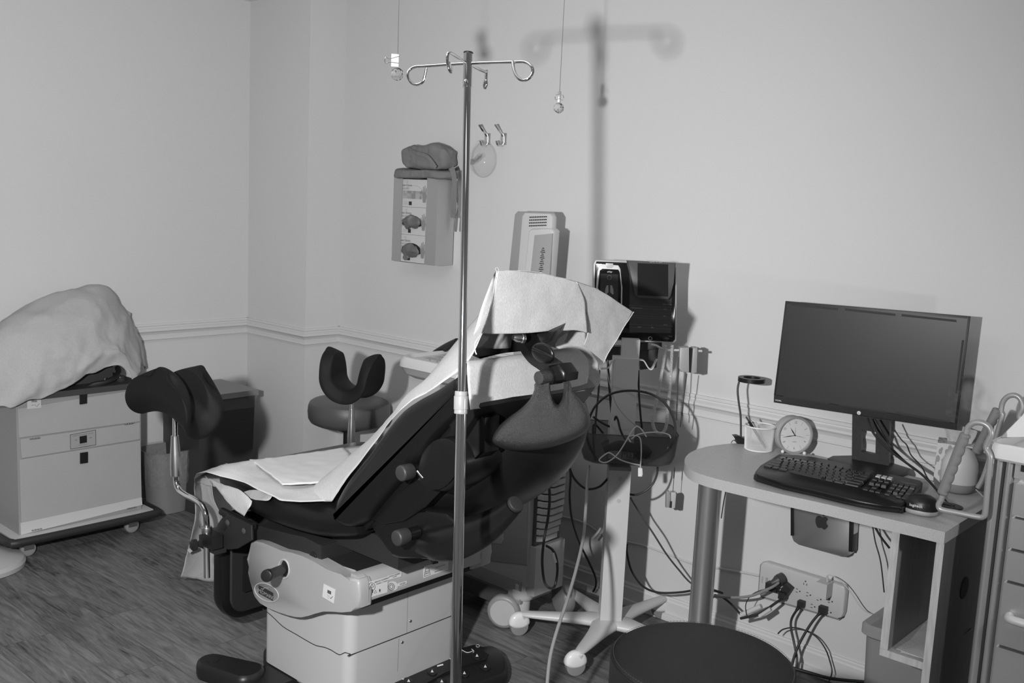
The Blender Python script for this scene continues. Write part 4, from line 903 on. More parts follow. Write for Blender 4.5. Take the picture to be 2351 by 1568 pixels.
# pivot bar and head arm
pa, pb_ = PY(1236, 868, -1.27), PY(1300, 858, -1.17)
dd = (pb_-pa); pbar = obj('pivot_bar', MB().cyl(pa, pb_, .0165, n=28, bev=.002), 'texblack', ch)
md = pa.lerp(pb_, .47); obj('pivot_clevis', MB().cyl(pa.lerp(pb_, .34), pa.lerp(pb_, .76), .0215, n=28), 'shell', ch)
arm_ = [PY(1283, 868, -1.20), PY(1276, 850, -1.20), PY(1258, 836, -1.19), PY(1238, 822, -1.18), PY(1222, 802, -1.17), PY(1210, 782, -1.17), PY(1205, 768, -1.17), PY(1203, 755, -1.17)]
obj('head_arm', MB().ribbon(arm_, .058, .024, dd.normalized()), 'shell', ch, ang=60)
obj('clevis_link', MB().prism([PY(x, y, -1.235) for x, y in ((1254, 840), (1280, 834), (1296, 856), (1294, 874), (1264, 880), (1262, 858))], Y_*.05+X_*.01, .010, 3), 'shell', ch)
kc = PY(1247, 811, -1.16)
def kp(p): return p
kn = obj('lock_knob', MB().rings([[PY(x, y, -1.23)+Vector((.6, -.75, .25)).normalized()*o for x, y in el(1247, 811, 28.5*k, 22*k, .55, 36)] for o, k in ((-.012, .80), (-.004, .97), (.006, 1), (.014, .93), (.018, .80), (.019, .6))]), 'shell', ch, ang=60)
obj('knob_ridge', MB().tube([PY(1224, 802, -1.23)+Vector((.6, -.75, .25)).normalized()*.018, PY(1247, 812, -1.23)+Vector((.6, -.75, .25)).normalized()*.024, PY(1270, 822, -1.23)+Vector((.6, -.75, .25)).normalized()*.018], .0045, 10), 'shell', kn)
obj('chrome_button', MB().lathe(PY(1203, 777, -1.20), PY(1178, 774, -1.23)-PY(1203, 777, -1.20), [(.013, 0), (.013, .006), (.0125, .008), (.0115, .009), (.0115, .022), (.007, .032), (.001, .034)], 28), 'satin', ch)
# headrest pad under its cover
obj('headrest_plate', MB().prism([PY(x, y, -1.14) for x, y in ((1082, 818), (1100, 778), (1112, 764), (1276, 760), (1262, 786), (1225, 806), (1150, 812), (1100, 826))], Vector((-.035, .10, .02)), .008), 'shell', ch)
# textured lower cushion bolster and black far-side arm end
obj('far_pad', MB().lathe(PY(1325, 893, -.80), (.3, .9, .1), [(.001, 0), (.022, .004), (.026, .02), (.02, .04), (.001, .045)], 20), 'black', ch)
obj('near_pad', MB().sphere(PY(1080, 937, -1.34), .022, 18, 1.1, 1, .5), 'black', ch)
# ================================================================== PAPER AND COVERS ON THE CHAIR
def P3(c): return [PY(x, y, Y) for x, y, Y in c]
def PX3(c): return [PX(x, y, X) for x, y, X in c]
def PZ3(c): return [PZ(x, y, z) for x, y, z in c]
# long exam paper: down the foot, over the seat, up the backrest front edge
rows = [
 P3([(415, 1325, -1.22), (450, 1330, -1.15), (500, 1335, -1.05), (590, 1300, -.85)]),
 P3([(430, 1270, -1.22), (455, 1275, -1.15), (505, 1270, -1.05), (590, 1240, -.85)]),
 P3([(447, 1190, -1.22), (465, 1185, -1.15), (510, 1180, -1.05), (600, 1150, -.85)]),
 P3([(446, 1112, -1.24), (470, 1100, -1.15), (500, 1090, -1.02), (560, 1068, -.84)]),
 [PZ(462, 1084, .668), PZ(490, 1076, .672), PZ(516, 1066, .676), PZ(575, 1058, .668)],
 [PZ(560, 1110, .668), PZ(580, 1095, .672), PZ(600, 1075, .674), PZ(640, 1048, .668)],
 [PZ(622, 1137, .662), PZ(650, 1110, .664), PZ(680, 1080, .665), PZ(720, 1038, .664)],
 [PZ(655, 1151, .655), PZ(690, 1120, .658), PZ(720, 1085, .660), PZ(790, 1028, .660)],
 [PZ(766, 1148, .660), PZ(775, 1120, .665), PZ(800, 1080, .675), PZ(850, 1022, .680)],
]
ep = patch(rows, 6, 6, .004, 14, 4)
ep = obj('exam_paper', ep, 'paper', solid=.001, ang=60); tag(ep, 'white paper sheet covering the chair seat and hanging over its foot end', 'exam paper')
# folded-over flap at the front corner
fl1 = patch([P3([(452, 1108, -1.30), (520, 1125, -1.38), (600, 1150, -1.43), (625, 1138, -1.42)]), P3([(470, 1085, -1.28), (540, 1095, -1.34), (595, 1118, -1.38), (618, 1136, -1.41)]), P3([(520, 1064, -1.15), (545, 1078, -1.2), (580, 1102, -1.3), (616, 1134, -1.40)])], 5, 5, .004, 16, 8)
obj('folded_edge', fl1, 'paper', ep, solid=.001, ang=50)
fl2 = patch([P3([(468, 1092, -1.41), (500, 1108, -1.43), (545, 1122, -1.44), (580, 1150, -1.44)]), P3([(480, 1102, -1.43), (505, 1125, -1.445), (545, 1150, -1.45), (574, 1165, -1.45)]), P3([(492, 1112, -1.43), (512, 1140, -1.445), (540, 1170, -1.45), (559, 1186, -1.45)])], 5, 5, .003, 22, 9)
obj('corner_flap', fl2, 'paper', ep, solid=.001, ang=50)
sp = patch([P3([(455, 1110, -1.30), (462, 1150, -1.30), (455, 1200, -1.28), (462, 1215, -1.28)]), P3([(480, 1105, -1.32), (486, 1140, -1.33), (500, 1180, -1.31), (508, 1210, -1.30)]), P3([(486, 1110, -1.35), (492, 1150, -1.36), (510, 1185, -1.33), (516, 1215, -1.31)])], 4, 5, .004, 18, 3)
obj('side_fold', sp, 'paper', ep, solid=.001, ang=50)
obj('tape', MB().prism(P3([(430, 1262, -1.23), (450, 1251, -1.23), (452, 1258, -1.23), (436, 1270, -1.23)]), (0, -.001, 0)), 'card', ep)
# white absorbent pad
pd_ = patch([[PZ(573, 1056, .684), PZ(600, 1075, .682), PZ(630, 1097, .680), PZ(648, 1112, .676)], [PZ(620, 1052, .685), PZ(648, 1070, .683), PZ(676, 1090, .681), PZ(700, 1110, .676)], [PZ(700, 1042, .682), PZ(720, 1060, .680), PZ(735, 1080, .678), PZ(745, 1106, .676)], [PZ(788, 1029, .684), PZ(800, 1040, .683), PZ(805, 1062, .684), PZ(790, 1100, .684)]], 7, 7, .0022, 40, 6)
pd_ = obj('absorbent_pad', pd_, 'card', solid=.005, ang=50); tag(pd_, 'white quilted absorbent pad lying on the paper in the middle of the seat', 'pad')
# paper running up the front of the backrest and showing beyond its edge
rows = [
 P3([(762, 1150, -1.38), (700, 1152, -1.37), (660, 1150, -1.36)]),
 P3([(790, 1108, -1.385), (740, 1105, -1.33), (700, 1130, -1.33)]),
 P3([(818, 1072, -1.39), (800, 1050, -1.30), (770, 1075, -1.25)]),
 P3([(848, 1034, -1.39), (850, 1008, -1.30), (835, 1020, -1.24)]),
 P3([(898, 965, -1.39), (896, 955, -1.32), (880, 975, -1.27)]),
 P3([(940, 923, -1.38), (938, 902, -1.31), (918, 938, -1.27)]),
 P3([(985, 900, -1.38), (975, 872, -1.30), (948, 905, -1.25)]),
 P3([(1032, 868, -1.38), (1008, 845, -1.30), (985, 862, -1.24)]),
 P3([(1060, 845, -1.37), (1045, 805, -1.28), (1030, 805, -1.20)]),
 P3([(1085, 815, -1.36), (1080, 765, -1.26), (1068, 758, -1.16)]),
 P3([(1105, 770, -1.33), (1115, 720, -1.22), (1120, 700, -1.12)]),
 P3([(1135, 700, -1.31), (1142, 665, -1.2), (1142, 655, -1.10)]),
]
bs = patch(rows, 5, 5, .0025, 14, 11); bs = obj('backrest_paper', bs, 'fibre', solid=.001, ang=60)
tag(bs, 'white paper strip running up the front of the raised backrest', 'exam paper')
# sheet wrapped over the top of the backrest, hem hanging behind
def PX3(c): return [PX(x, y, X) for x, y, X in c]
rows = [
 PX3([(1040, 880, 2.66), (1100, 862, 2.66), (1180, 850, 2.66), (1250, 838, 2.66), (1300, 828, 2.66), (1318, 842, 2.66)]),
 PX3([(1066, 832, 2.715), (1120, 825, 2.715), (1195, 814, 2.715), (1260, 806, 2.715), (1316, 799, 2.715), (1340, 818, 2.715)]),
 PX3([(1071, 840, 2.755), (1125, 834, 2.755), (1200, 824, 2.755), (1265, 815, 2.755), (1325, 808, 2.755), (1350, 830, 2.755)]),
 PX3([(1074, 885, 2.775), (1125, 878, 2.775), (1205, 866, 2.775), (1270, 856, 2.775), (1328, 846, 2.775), (1352, 858, 2.775)]),
 PX3([(1077, 918, 2.785), (1125, 910, 2.785), (1210, 897, 2.785), (1270, 887, 2.785), (1326, 877, 2.785), (1349, 880, 2.785)]),
 PX3([(1079, 941, 2.795), (1125, 934, 2.795), (1212, 919, 2.795), (1270, 909, 2.795), (1322, 899, 2.795), (1344, 896, 2.795)]),
]
tp = patch(rows, 6, 5, .002, 12, 13); tp = obj('backrest_cover', tp, 'fibre', solid=.001, ang=60)
tag(tp, 'white nonwoven cover wrapped over the top edge of the chair backrest', 'cover')
# headrest cover: open envelope with a long pointed corner
hd = empty('headrest_cover', PY(1240, 700, -1.15), 'white nonwoven pillow cover draped over the headrest, its right corner pointed', 'pillow cover')
rows = [
 PX3([(1141, 622, 2.743), (1175, 621, 2.750), (1215, 623, 2.758), (1258, 629, 2.767), (1300, 641, 2.777), (1325, 648, 2.783)]),
 PX3([(1136, 650, 2.745), (1172, 648, 2.752), (1214, 650, 2.761), (1260, 656, 2.771), (1306, 664, 2.781), (1335, 672, 2.787)]),
 PX3([(1130, 690, 2.748), (1168, 690, 2.756), (1214, 690, 2.765), (1264, 692, 2.775), (1315, 698, 2.786), (1345, 702, 2.793)]),
 PX3([(1118, 735, 2.751), (1164, 732, 2.760), (1213, 732, 2.769), (1268, 731, 2.780), (1318, 732, 2.790), (1347, 735, 2.797)]),
 PX3([(1105, 765, 2.751), (1160, 765, 2.762), (1212, 764, 2.773), (1268, 760, 2.783), (1318, 758, 2.793), (1349, 765, 2.800)]),
]
obj('rear_flap', patch(rows, 6, 6, .0035, 11, 2), 'fibre', hd, solid=.0012, ang=60)
rows = [
 PX3([(1322, 647, 2.783), (1350, 655, 2.786), (1375, 664, 2.788), (1415, 690, 2.792), (1455, 716, 2.796)]),
 PX3([(1335, 680, 2.784), (1362, 690, 2.787), (1392, 702, 2.790), (1420, 715, 2.793), (1446, 730, 2.796)]),
 PX3([(1346, 720, 2.786), (1368, 735, 2.788), (1395, 748, 2.791), (1418, 755, 2.793), (1432, 752, 2.794)]),
 PX3([(1349, 762, 2.786), (1372, 770, 2.788), (1395, 778, 2.791), (1408, 782, 2.792), (1416, 780, 2.793)]),
 PX3([(1342, 788, 2.785), (1362, 800, 2.787), (1380, 810, 2.789), (1392, 815, 2.790), (1398, 808, 2.791)]),
 PX3([(1338, 792, 2.785), (1356, 806, 2.787), (1372, 820, 2.788), (1382, 830, 2.789), (1386, 832, 2.790)]),
]
obj('pointed_corner', patch(rows, 6, 6, .003, 12, 7), 'fibre', hd, solid=.0012, ang=60)
rows = [
 PX3([(1286, 775, 2.720), (1315, 758, 2.733), (1345, 762, 2.746)]),
 PX3([(1270, 795, 2.713), (1310, 790, 2.731), (1350, 795, 2.748)]),
 PX3([(1300, 808, 2.726), (1335, 812, 2.742), (1372, 828, 2.758)]),
 PX3([(1330, 822, 2.740), (1350, 832, 2.748), (1374, 845, 2.759)]),
 PX3([(1346, 850, 2.747), (1360, 860, 2.753), (1380, 868, 2.762)]),
 PX3([(1346, 885, 2.747), (1360, 890, 2.753), (1380, 880, 2.762)]),
 PX3([(1340, 905, 2.744), (1352, 904, 2.749), (1366, 896, 2.756)]),
]
obj('inner_flap', patch(rows, 5, 5, .005, 18, 5), 'fibre', hd, solid=.0012, ang=60)
# front face of the cover (patient side), carried down to the backrest paper
rows = [
 PX3([(1141, 622, 2.74), (1215, 623, 2.76), (1300, 641, 2.775), (1375, 664, 2.785)]),
 PX3([(1130, 640, 2.69), (1205, 640, 2.70), (1290, 660, 2.71), (1365, 685, 2.72)]),
 PX3([(1098, 730, 2.66), (1180, 725, 2.67), (1260, 735, 2.67), (1330, 750, 2.68)]),
 PX3([(1078, 800, 2.66), (1150, 800, 2.66), (1230, 795, 2.66), (1310, 800, 2.67)]),
]
obj('front_face', patch(rows, 6, 6, .002, 10, 9), 'fibre', hd, solid=.0012, ang=60)
def stitch(name, pts, w=.0016):
    Q = catmull(PX3(pts), 8); mb = MB(); mb.tube([q+Vector((noise.noise(q*400)*.0012, 0, noise.noise(q*400+X_*9)*.0012)) for q in Q], w, 6, 0); return obj(name, mb, 'card', hd)
stitch('seam_thread', [(1141, 622, 2.745), (1136, 650, 2.747), (1130, 690, 2.750), (1118, 735, 2.753), (1105, 765, 2.753), (1092, 786, 2.753), (1090, 800, 2.754), (1094, 814, 2.756)])
stitch('seam_thread', [(1455, 716, 2.798), (1432, 752, 2.796), (1416, 780, 2.795), (1398, 808, 2.793), (1386, 833, 2.792)], .0012)
stitch('loose_thread', [(1141, 622, 2.745), (1137, 618, 2.744), (1142, 614, 2.745), (1146, 624, 2.746), (1150, 634, 2.748)], .0005)
# ================================================================== FOOT CONTROL
fc = empty('foot_control', (2.33, -.95, 0), 'black foot control pedal board with white symbols on the floor behind the chrome stand', 'foot control')
o0, o1, o2, o3 = PZ(866, 1572, .045), PZ(1088, 1478, .05), PZ(1165, 1512, .05), PZ(990, 1640, .045)
fo = [PZ(x, y, .048) for x, y in ((850, 1590), (872, 1562), (940, 1530), (1010, 1502), (1068, 1484), (1092, 1478), (1110, 1483), (1130, 1481), (1148, 1490), (1160, 1510), (1164, 1530), (1158, 1545), (1130, 1556), (1080, 1575), (1040, 1600), (950, 1650), (880, 1630))]
fo2 = catmull(fo, 3, True); cf = sum(fo2, Vector())/len(fo2)
def ringz(k, z): return [Vector((cf.x+(p.x-cf.x)*k, cf.y+(p.y-cf.y)*k, z)) for p in fo2]
bd_ = obj('base', MB().rings([ringz(1.0, .004), ringz(1.03, .010), ringz(1.03, .030), ringz(1.0, .043), ringz(.96, .048)]), 'black', fc)
tp_ = obj('raised_panel', MB().prism([PZ(x, y, .0485) for x, y in ((862, 1590), (885, 1562), (950, 1531), (1010, 1508), (1066, 1489), (1088, 1486), (1100, 1492), (1122, 1505), (1116, 1516), (1085, 1524), (1020, 1548), (950, 1590))], (0, 0, .006), .002), 'black', fc)
for x, y, s_ in ((1095, 1505, 1), (992, 1541, 1), (938, 1563, 1), (1114, 1530, 1), (1066, 1545, 1), (1014, 1564, 1)):
    z = .0552 if (x, y) in ((1095, 1505), (992, 1541), (938, 1563)) else .0492
    bt = obj('button', MB().prism([PZ(x+px, y+py, z) for px, py in el(0, 2, 12, 8, .3, 16)], (0, 0, .003), .001), 'black', fc)
    obj('printed_arrow', MB().prism([PZ(x-3, y+2.5, z+.0032), PZ(x+3.5, y+2.5, z+.0032), PZ(x, y-4, z+.0032)], (0, 0, .0004)), 'whiteink', bt)
def sym(*lines):
    mb = MB()
    for L_ in lines: mb.tube([PZ(x, y, .0553) for x, y in L_], .0011, 5, 3)
    obj('printed_symbol', mb, 'whiteink', fc)
sym([(1060, 1492), (1072, 1498), (1082, 1496), (1086, 1494)]); sym([(1083, 1490), (1088, 1495), (1086, 1499)])
sym([(962, 1536), (975, 1530)], ); sym([(960, 1528), (972, 1534)]); sym([(976, 1528), (984, 1527), (990, 1530)])
sym([(1012, 1508), (1024, 1512)], ); sym([(1026, 1506), (1034, 1513)])
sym([(915, 1547), (925, 1552)]); sym([(912, 1553), (918, 1558), (932, 1560)])
obj('printed_block', MB().prism([PZ(x, y, .0553) for x, y in ((1003, 1528), (1017, 1524), (1018, 1527), (1004, 1531))], (0, 0, .0004)), 'whiteink', fc)
obj('printed_ring', MB().tube([PZ(x, y, .0553) for x, y in el(1097, 1481.5+1.5, 4.2, 2.6, 0, 16)], .0006, 5, 1, True), 'whiteink', fc)
for s_, x, y in (('P', 995, 1513), ('S', 888, 1556)): obj('lettering', text_mb(s_, .011, PZ(x, y, .0553), (.8, .6, 0), (-.6, .8, 0)), 'whiteink', fc)
# ================================================================== PATIENT MONITOR ON ITS CART
NH = Vector((_f.x, _f.y, 0)).normalized(); RH = Vector((NH.y, -NH.x, 0)); P0 = Vector((2.455, -.35, 0))   # the cart is turned to face the room: RH along its front, NH towards its back
def QY(x, y, Y):
    d = ray(x, y); return CAM+d*(((P0-CAM).dot(NH)+(Y+.35))/d.dot(NH))
def LW(a, b, z): return P0+RH*a+NH*b+Z_*z
def la(p): return (p-P0).dot(RH)
mc_ = empty('monitor_cart', (2.42, -.30, 0), 'white wheeled stand with a square column and smoky basket beside the desk', 'monitor cart')
cxy = Vector((2.455, -.335, 0))
# column: measured left/right edges at two heights
def colpt(x, y): return QY(x, y, -.37)
q = [QY(1399, 1075, -.375), QY(1447, 1075, -.375), QY(1428, 1408, -.375), QY(1377, 1408, -.375)]
zt_ = .66; xl, xr_ = (q[0].x+q[3].x)/2, (q[1].x+q[2].x)/2
obj('lower_column', MB().obox(LW(la(q[0].lerp(q[3],.5)), -.04, .075), RH*(q[1].lerp(q[2],.5)-q[0].lerp(q[3],.5)).length, NH*.08, Z_*(QY(1420, 1078, -.375).z-.075), .008, 3), 'white', mc_)
obj('column_cap', MB().obox(LW(la(q[0].lerp(q[3],.5)), -.04, QY(1420, 1078, -.375).z), RH*(q[1].lerp(q[2],.5)-q[0].lerp(q[3],.5)).length, NH*.08, Z_*.011, .001), 'mgrey', mc_)
xl2, xr2 = QY(1409, 830, -.365).x, QY(1466, 830, -.365).x
obj('upper_column', MB().obox(LW(la(QY(1409, 830, -.365)), -.03, .66), RH*(QY(1466, 830, -.365)-QY(1409, 830, -.365)).length, NH*.07, Z_*(QY(1440, 822, -.365).z-.66), .008, 3), 'white', mc_)
obj('neck', MB().obox(LW(la(QY(1428, 800, -.35)), -.01, QY(1440, 825, -.35).z-.01), RH*(QY(1468, 800, -.35)-QY(1428, 800, -.35)).length, NH*.04, Z_*.08, .004), 'white', mc_)
for x, y in ((1424, 1100), (1420, 1150)): p = QY(x, y, -.391); obj('hole_plug', MB().cyl(p, p-NH*.0015, .0065, n=20), 'cream', mc_)
# star base
hub = LW(la(q[2].lerp(q[3], .5)), 0, .085)
def leg(px, py, lbl=None):
    e = PZ(px, py, .085); d = (e-hub); d.z = 0; L_ = d.length; d.normalize(); n = Vector((-d.y, d.x, 0)); rs = []
    for t, w_, z0, z1 in ((0, .060, .070, .100), (.04, .055, .068, .100), (.09, .036, .066, .098), (.16, .028, .064, .094), (L_-.02, .021, .066, .088), (L_, .018, .068, .086), (L_+.014, .008, .072, .082)):
        c_ = hub+d*t; rs.append([Vector((c_.x, c_.y, 0))+n*a+Z_*z for a, z in ((-w_, z0+.008), (-w_*.8, z0), (w_*.8, z0), (w_, z0+.008), (w_, z1-.010), (w_*.72, z1), (-w_*.72, z1), (-w_, z1-.010))])
    lg = obj('base_leg', MB().rings(rs), 'white', mc_, ang=60, sub=1)
    obj('castor_neck', MB().cyl((e.x, e.y, .072), (e.x, e.y, .055), .017, n=20), 'white', lg)
    ax_ = (NH*.9-RH*.3).normalized(); wd = Vector((ax_.y, -ax_.x, 0)); c_ = Vector((e.x, e.y, .038))-wd*.012
    cst = obj('castor_hood', MB().rings([[c_+ax_*o+wd*(r_*math.cos(t))*(1.0)+Z_*(r_*math.sin(t)*(.98 if math.sin(t) > -.2 else .5)+.008) for t in [2*PI*k/24 for k in range(24)]] for o, r_ in ((-.017, .020), (-.014, .034), (-.007, .039), (.007, .039), (.014, .034), (.017, .020))]), 'whitegloss', lg, ang=60)
    obj('wheel', MB().cyl(c_-ax_*.014-Z_*.005, c_+ax_*.014-Z_*.005, .033, n=28, bev=.003), 'mgrey', cst)
for a in ((1200, 1404), (1330, 1492), (1312, 1352), (1525, 1368), ): leg(*a)
leg(1560, 1470)
# basket
def bpt(x, y, Y): return QY(x, y, Y)
bf_, bb_ = -.13, .09
a0, a1 = la(QY(1334, 1030, -.48)), la(QY(1561, 1030, -.48)); bz1, bz0 = QY(1450, 1001, -.48).z, QY(1450, 1073, -.48).z
def rb(z, i_): return [LW(p.x, p.y, z) for p in rr((a0+a1)/2, (bf_+bb_)/2, z, (a1-a0)/2-i_, (bb_-bf_)/2-i_, .045, 6)]
def rb(z, i_): return [LW(p.x, p.y, z) for p in rr((a0+a1)/2, (bf_+bb_)/2, 0, (a1-a0)/2-i_, (bb_-bf_)/2-i_, .045, 6)]
bsk = obj('basket', MB().rings([rb(z, i_) for z, i_ in ((bz1, .0), (bz0+.03, .008), (bz0+.008, .016), (bz0, .03))], False, True), 'smoky', mc_, solid=.003)
obj('basket_rim', MB().tube(rb(bz1, 0), .0022, 6, 1, True), 'smoky', bsk)
ww = QY(1460, 1045, -.484)
obj('basket_lettering', text_mb('Masimo', .040, ww, RH, Z_, sx=.8), 'ink', bsk)
# wire hooks on both sides of the column
obj('side_hook', MB().ribbon([QY(1468, 826, -.37), QY(1478, 828, -.37), QY(1488, 844, -.37), (QY(1497, 846, -.37)), QY(1506, 828, -.37), QY(1509, 826, -.37)], .020, .004, NH, 3), 'white', mc_)
obj('side_hook', MB().ribbon([QY(1412, 826, -.37), QY(1404, 830, -.37), QY(1396, 844, -.37), QY(1380, 846, -.37)], .020, .004, NH, 3), 'white', mc_)
# sensor holder on a bar at the right
obj('holder_bar', MB().tube([QY(1495, 791, -.32), QY(1508, 794, -.32), QY(1526, 803, -.32), QY(1560, 804, -.32), QY(1612, 806, -.32)], .004, 8, 3), 'white', mc_)
hz = obj('sensor_holder', MB().prism([QY(x, y, -.34) for x, y in ((1561, 798), (1583, 798), (1583, 856), (1564, 854), (1559, 846))], NH*.045, .005), 'lgrey', mc_)
obj('sensor_holder', MB().prism([QY(x, y, -.34) for x, y in ((1591, 799), (1602, 799), (1600, 856), (1587, 858))], NH*.045, .004), 'lgrey', mc_)
obj('holder_slot', MB().prism([QY(x, y, -.335) for x, y in ((1584, 800), (1591, 800), (1588, 855), (1582, 855))], NH*.03), 'black', mc_)
# monitor
mo = empty('patient_monitor', QY(1460, 780, -.3), 'black patient monitor with white rim on the wheeled stand, partly covered by a grey case', 'patient monitor')
def mq(pts, Y): return [QY(x, y, Y) for x, y in pts]
obj('casing', MB().prism(mq(((1363, 606), (1368, 597), (1546, 605), (1554, 612), (1553, 782), (1547, 788), (1440, 783), (1362, 779)), -.29), NH*.06, .004), 'white', mo)
fc_ = obj('front_panel', MB().prism(mq(((1366, 607), (1370, 600), (1545, 607.5), (1551, 613), (1550, 779), (1545, 785), (1440, 780), (1366, 776)), -.2935), NH*.01, .0015), 'blackgloss', mo)
scr = obj('touch_screen', MB().prism(mq(((1446, 618), (1543, 622), (1541, 765), (1445, 763)), -.2945), NH*.001), mat('dim_screen', .055, .15), fc_)
mb = MB()
for y in (702, 708, 725, 729, 745, 752): mb.cbox((QY(1448, y, -.2948)+QY(1540, y+3, -.2948))/2, RH, NH, Z_, .150, .0006, .0014)
obj('screen_rows', mb, mat('screen_band', .11, .2), scr, kind='stuff')
for s_, x, y, z_ in (('Temperature', 1462, 707, .007), ('CO2 mmHg', 1532, 699, .006), ('SPHb', 1527, 710, .005), ('RRa', 1526, 726, .005), ('00:00', 1528, 746, .006), ('NIBP', 1468, 751, .006), ('RRa', 1498, 752, .006), ('Root', 1539, 772, .0055)):
    obj('screen_lettering', text_mb(s_, z_, QY(x, y, -.2952), QY(x+50, y+2, -.2952)-QY(x, y, -.2952), Z_), 'lgrey', scr)
obj('home_button', MB().tube([QY(*q, -.2945) for q in el(1493, 777, 4, 4, 0, 14)], .0008, 5, 1, True), 'lgrey', fc_)
obj('status_light', MB().cbox(QY(1441, 777, -.2945), RH, NH, Z_, .010, .001, .003), 'lgrey', fc_)
# docked handheld module
hm = obj('handheld_module', MB().prism(mq(((1375, 611), (1384, 606), (1420, 609), (1425, 617), (1429, 660), (1428, 700), (1425, 735), (1370, 730), (1369, 660), (1371, 625)), -.297), NH*.012, .004), 'whitegloss', mo)
obj('module_face', MB().prism(mq(((1377, 621), (1383, 617), (1420, 619), (1423, 626), (1426, 660), (1425, 730), (1373, 727), (1373, 660)), -.2995), NH*.004, .001), 'blackgloss', hm)
ms = obj('module_screen', MB().prism(mq(((1379, 628), (1419, 630), (1419, 725), (1377, 722)), -.3), NH*.0005), mat('dim_screen_blue', .045, .15), hm)
obj('release_tab', MB().prism(mq(((1391, 604), (1408, 605), (1408, 612), (1404, 615), (1394, 615), (1391, 610)), -.299), NH*.006, .001), 'white', hm)
obj('module_lettering', text_mb('eHar', .009, QY(1400, 624, -.3), RH, Z_), 'whiteink', hm)
for sgn_ in (-1, 1):
    lg_ = [(1399+sgn_*2, 655), (1399+sgn_*6, 655), (1399+sgn_*9, 663), (1399+sgn_*10, 675), (1399+sgn_*7, 676), (1399+sgn_*2, 671)]
    obj('lung_symbol', MB().prism(mq(lg_, -.3008), NH*.0004), 'rug', ms)
obj('head_symbol', MB().tube([QY(*q, -.3006) for q in el(1399, 637, 5, 5, 0, 14)], .0005, 5, 1, True), 'rug', ms)
# fabric patch case hanging over the right half
pc = empty('hook_patch_case', QY(1500, 690, -.31), 'grey trapezoid case with a black hook-and-loop square hanging over the monitor screen', 'case')
pcb = obj('case_body', MB().prism(mq(((1439, 598), (1552, 604), (1547, 650), (1540, 680), (1534, 688), (1465, 684), (1458, 678), (1450, 640)), -.325), NH*.020, .004), mat('case_grey', .065, .45, bump=.2, bscale=400), pc)
obj('hook_patch', MB().prism(mq(((1464, 604), (1534, 607), (1534, 681), (1464, 677)), -.3275), NH*.003, .0006), mat('hook_tape', .012, .95, bump=1.5, bscale=700), pc)
obj('case_lettering', text_mb('GAMMA', .012, QY(1505, 601, -.3262), RH, Z_), 'lgrey', pcb)
# parts behind the monitor
obj('rear_module', MB().prism(mq(((1466, 786), (1520, 786), (1520, 800), (1466, 806)), -.24), NH*.04, .003), 'dgrey', mo)
obj('rear_bracket', MB().prism(mq(((1468, 803), (1513, 800), (1508, 845), (1470, 850)), -.22), NH*.04, .006), 'dgrey', mc_)
obj('rear_bracket', MB().prism(mq(((1390, 795), (1428, 795), (1425, 822), (1392, 830)), -.24), NH*.04, .006), 'dgrey', mc_)
# ---------------- cables round the cart
def cable(name, pts, r, mt, label, cat='cable', n=8, group=None, **k):
    o = obj(name, MB().tube([(PY if p[2] > -.24 or p[2] < -.5 else QY)(*p) for p in pts], r, n, 6), mt, **k); return tag(o, label, cat, group)
lp = [(1455, 898), (1490, 903), (1525, 925), (1547, 960), (1549, 1000), (1535, 1030), (1505, 1052), (1480, 1058)]
cable('black_cable', [(1370, 1055, -.40), (1352, 1020, -.49), (1348, 985, -.49), (1362, 940, -.49), (1395, 908, -.49), (1440, 897, -.49), (1490, 903, -.49), (1528, 927, -.49), (1549, 970, -.49), (1546, 1015, -.49), (1528, 1040, -.43), (1500, 1055, -.39)], .0042, 'rubber', 'thick black cable arching in a large loop above the smoky basket')
cable('black_cable', [(1499, 1057, -.39), (1480, 1065, -.37), (1470, 1060, -.36), (1430, 1000, -.38), (1418, 962, -.38), (1412, 960, -.38), (1404, 1000, -.36)], .0032, 'rubber', 'black cable doubled over inside the smoky basket')
cable('black_cable', [(1362, 957, -.38), (1390, 975, -.37), (1430, 990, -.36), (1465, 1002, -.35)], .0038, 'rubber', 'black cable lying across the back of the basket')
cable('black_cable', [(1366, 1058, -.36), (1362, 976, -.33), (1385, 995, -.33)], .0034, 'rubber', 'short black cable at the left end of the basket')
cable('black_cable', [(1510, 1072, -.33), (1508, 1090, -.33), (1498, 1112, -.33), (1480, 1128, -.33), (1460, 1136, -.32), (1442, 1134, -.30)], .0038, 'rubber', 'black cable curving under the basket to the right of the column')
cable('black_cable', [(1300, 1042, -.42), (1305, 1065, -.42), (1318, 1098, -.42), (1345, 1122, -.40), (1375, 1118, -.38), (1396, 1098, -.34)], .0040, 'rubber', 'black cable sagging between chair and column just below the basket')
cable('black_cable', [(1303, 1044, -.30), (1310, 1090, -.28), (1308, 1140, -.26), (1313, 1190, -.24), (1330, 1245, -.20), (1352, 1290, -.15), (1367, 1325, -.10), (1368, 1345, -.08), (1362, 1358, -.07)], .0040, 'rubber', 'black power cable falling to the skirting left of the column')
cable('power_cable', [(1257, 1080, -.49), (1262, 1140, -.49), (1258, 1190, -.49), (1249, 1240, -.49), (1245, 1290, -.49), (1250, 1335, -.49), (1262, 1350, -.49), (1274, 1345, -.43), (1280, 1310, -.42), (1277, 1280, -.42), (1268, 1262, -.42), (1254, 1253, -.43)], .0045, 'rubber', 'black power cable looping down behind the grey ultrasound machine')
tagw = QY(1271, 1281, -.422); obj('cable_label', MB().cyl(QY(1268, 1269, -.42), QY(1275, 1291, -.42), .0075, n=14), 'card')
bpy.data.objects['cable_label']['label'] = 'white printed wrap label around the black looped power cable'; bpy.data.objects['cable_label']['category'] = 'cable label'
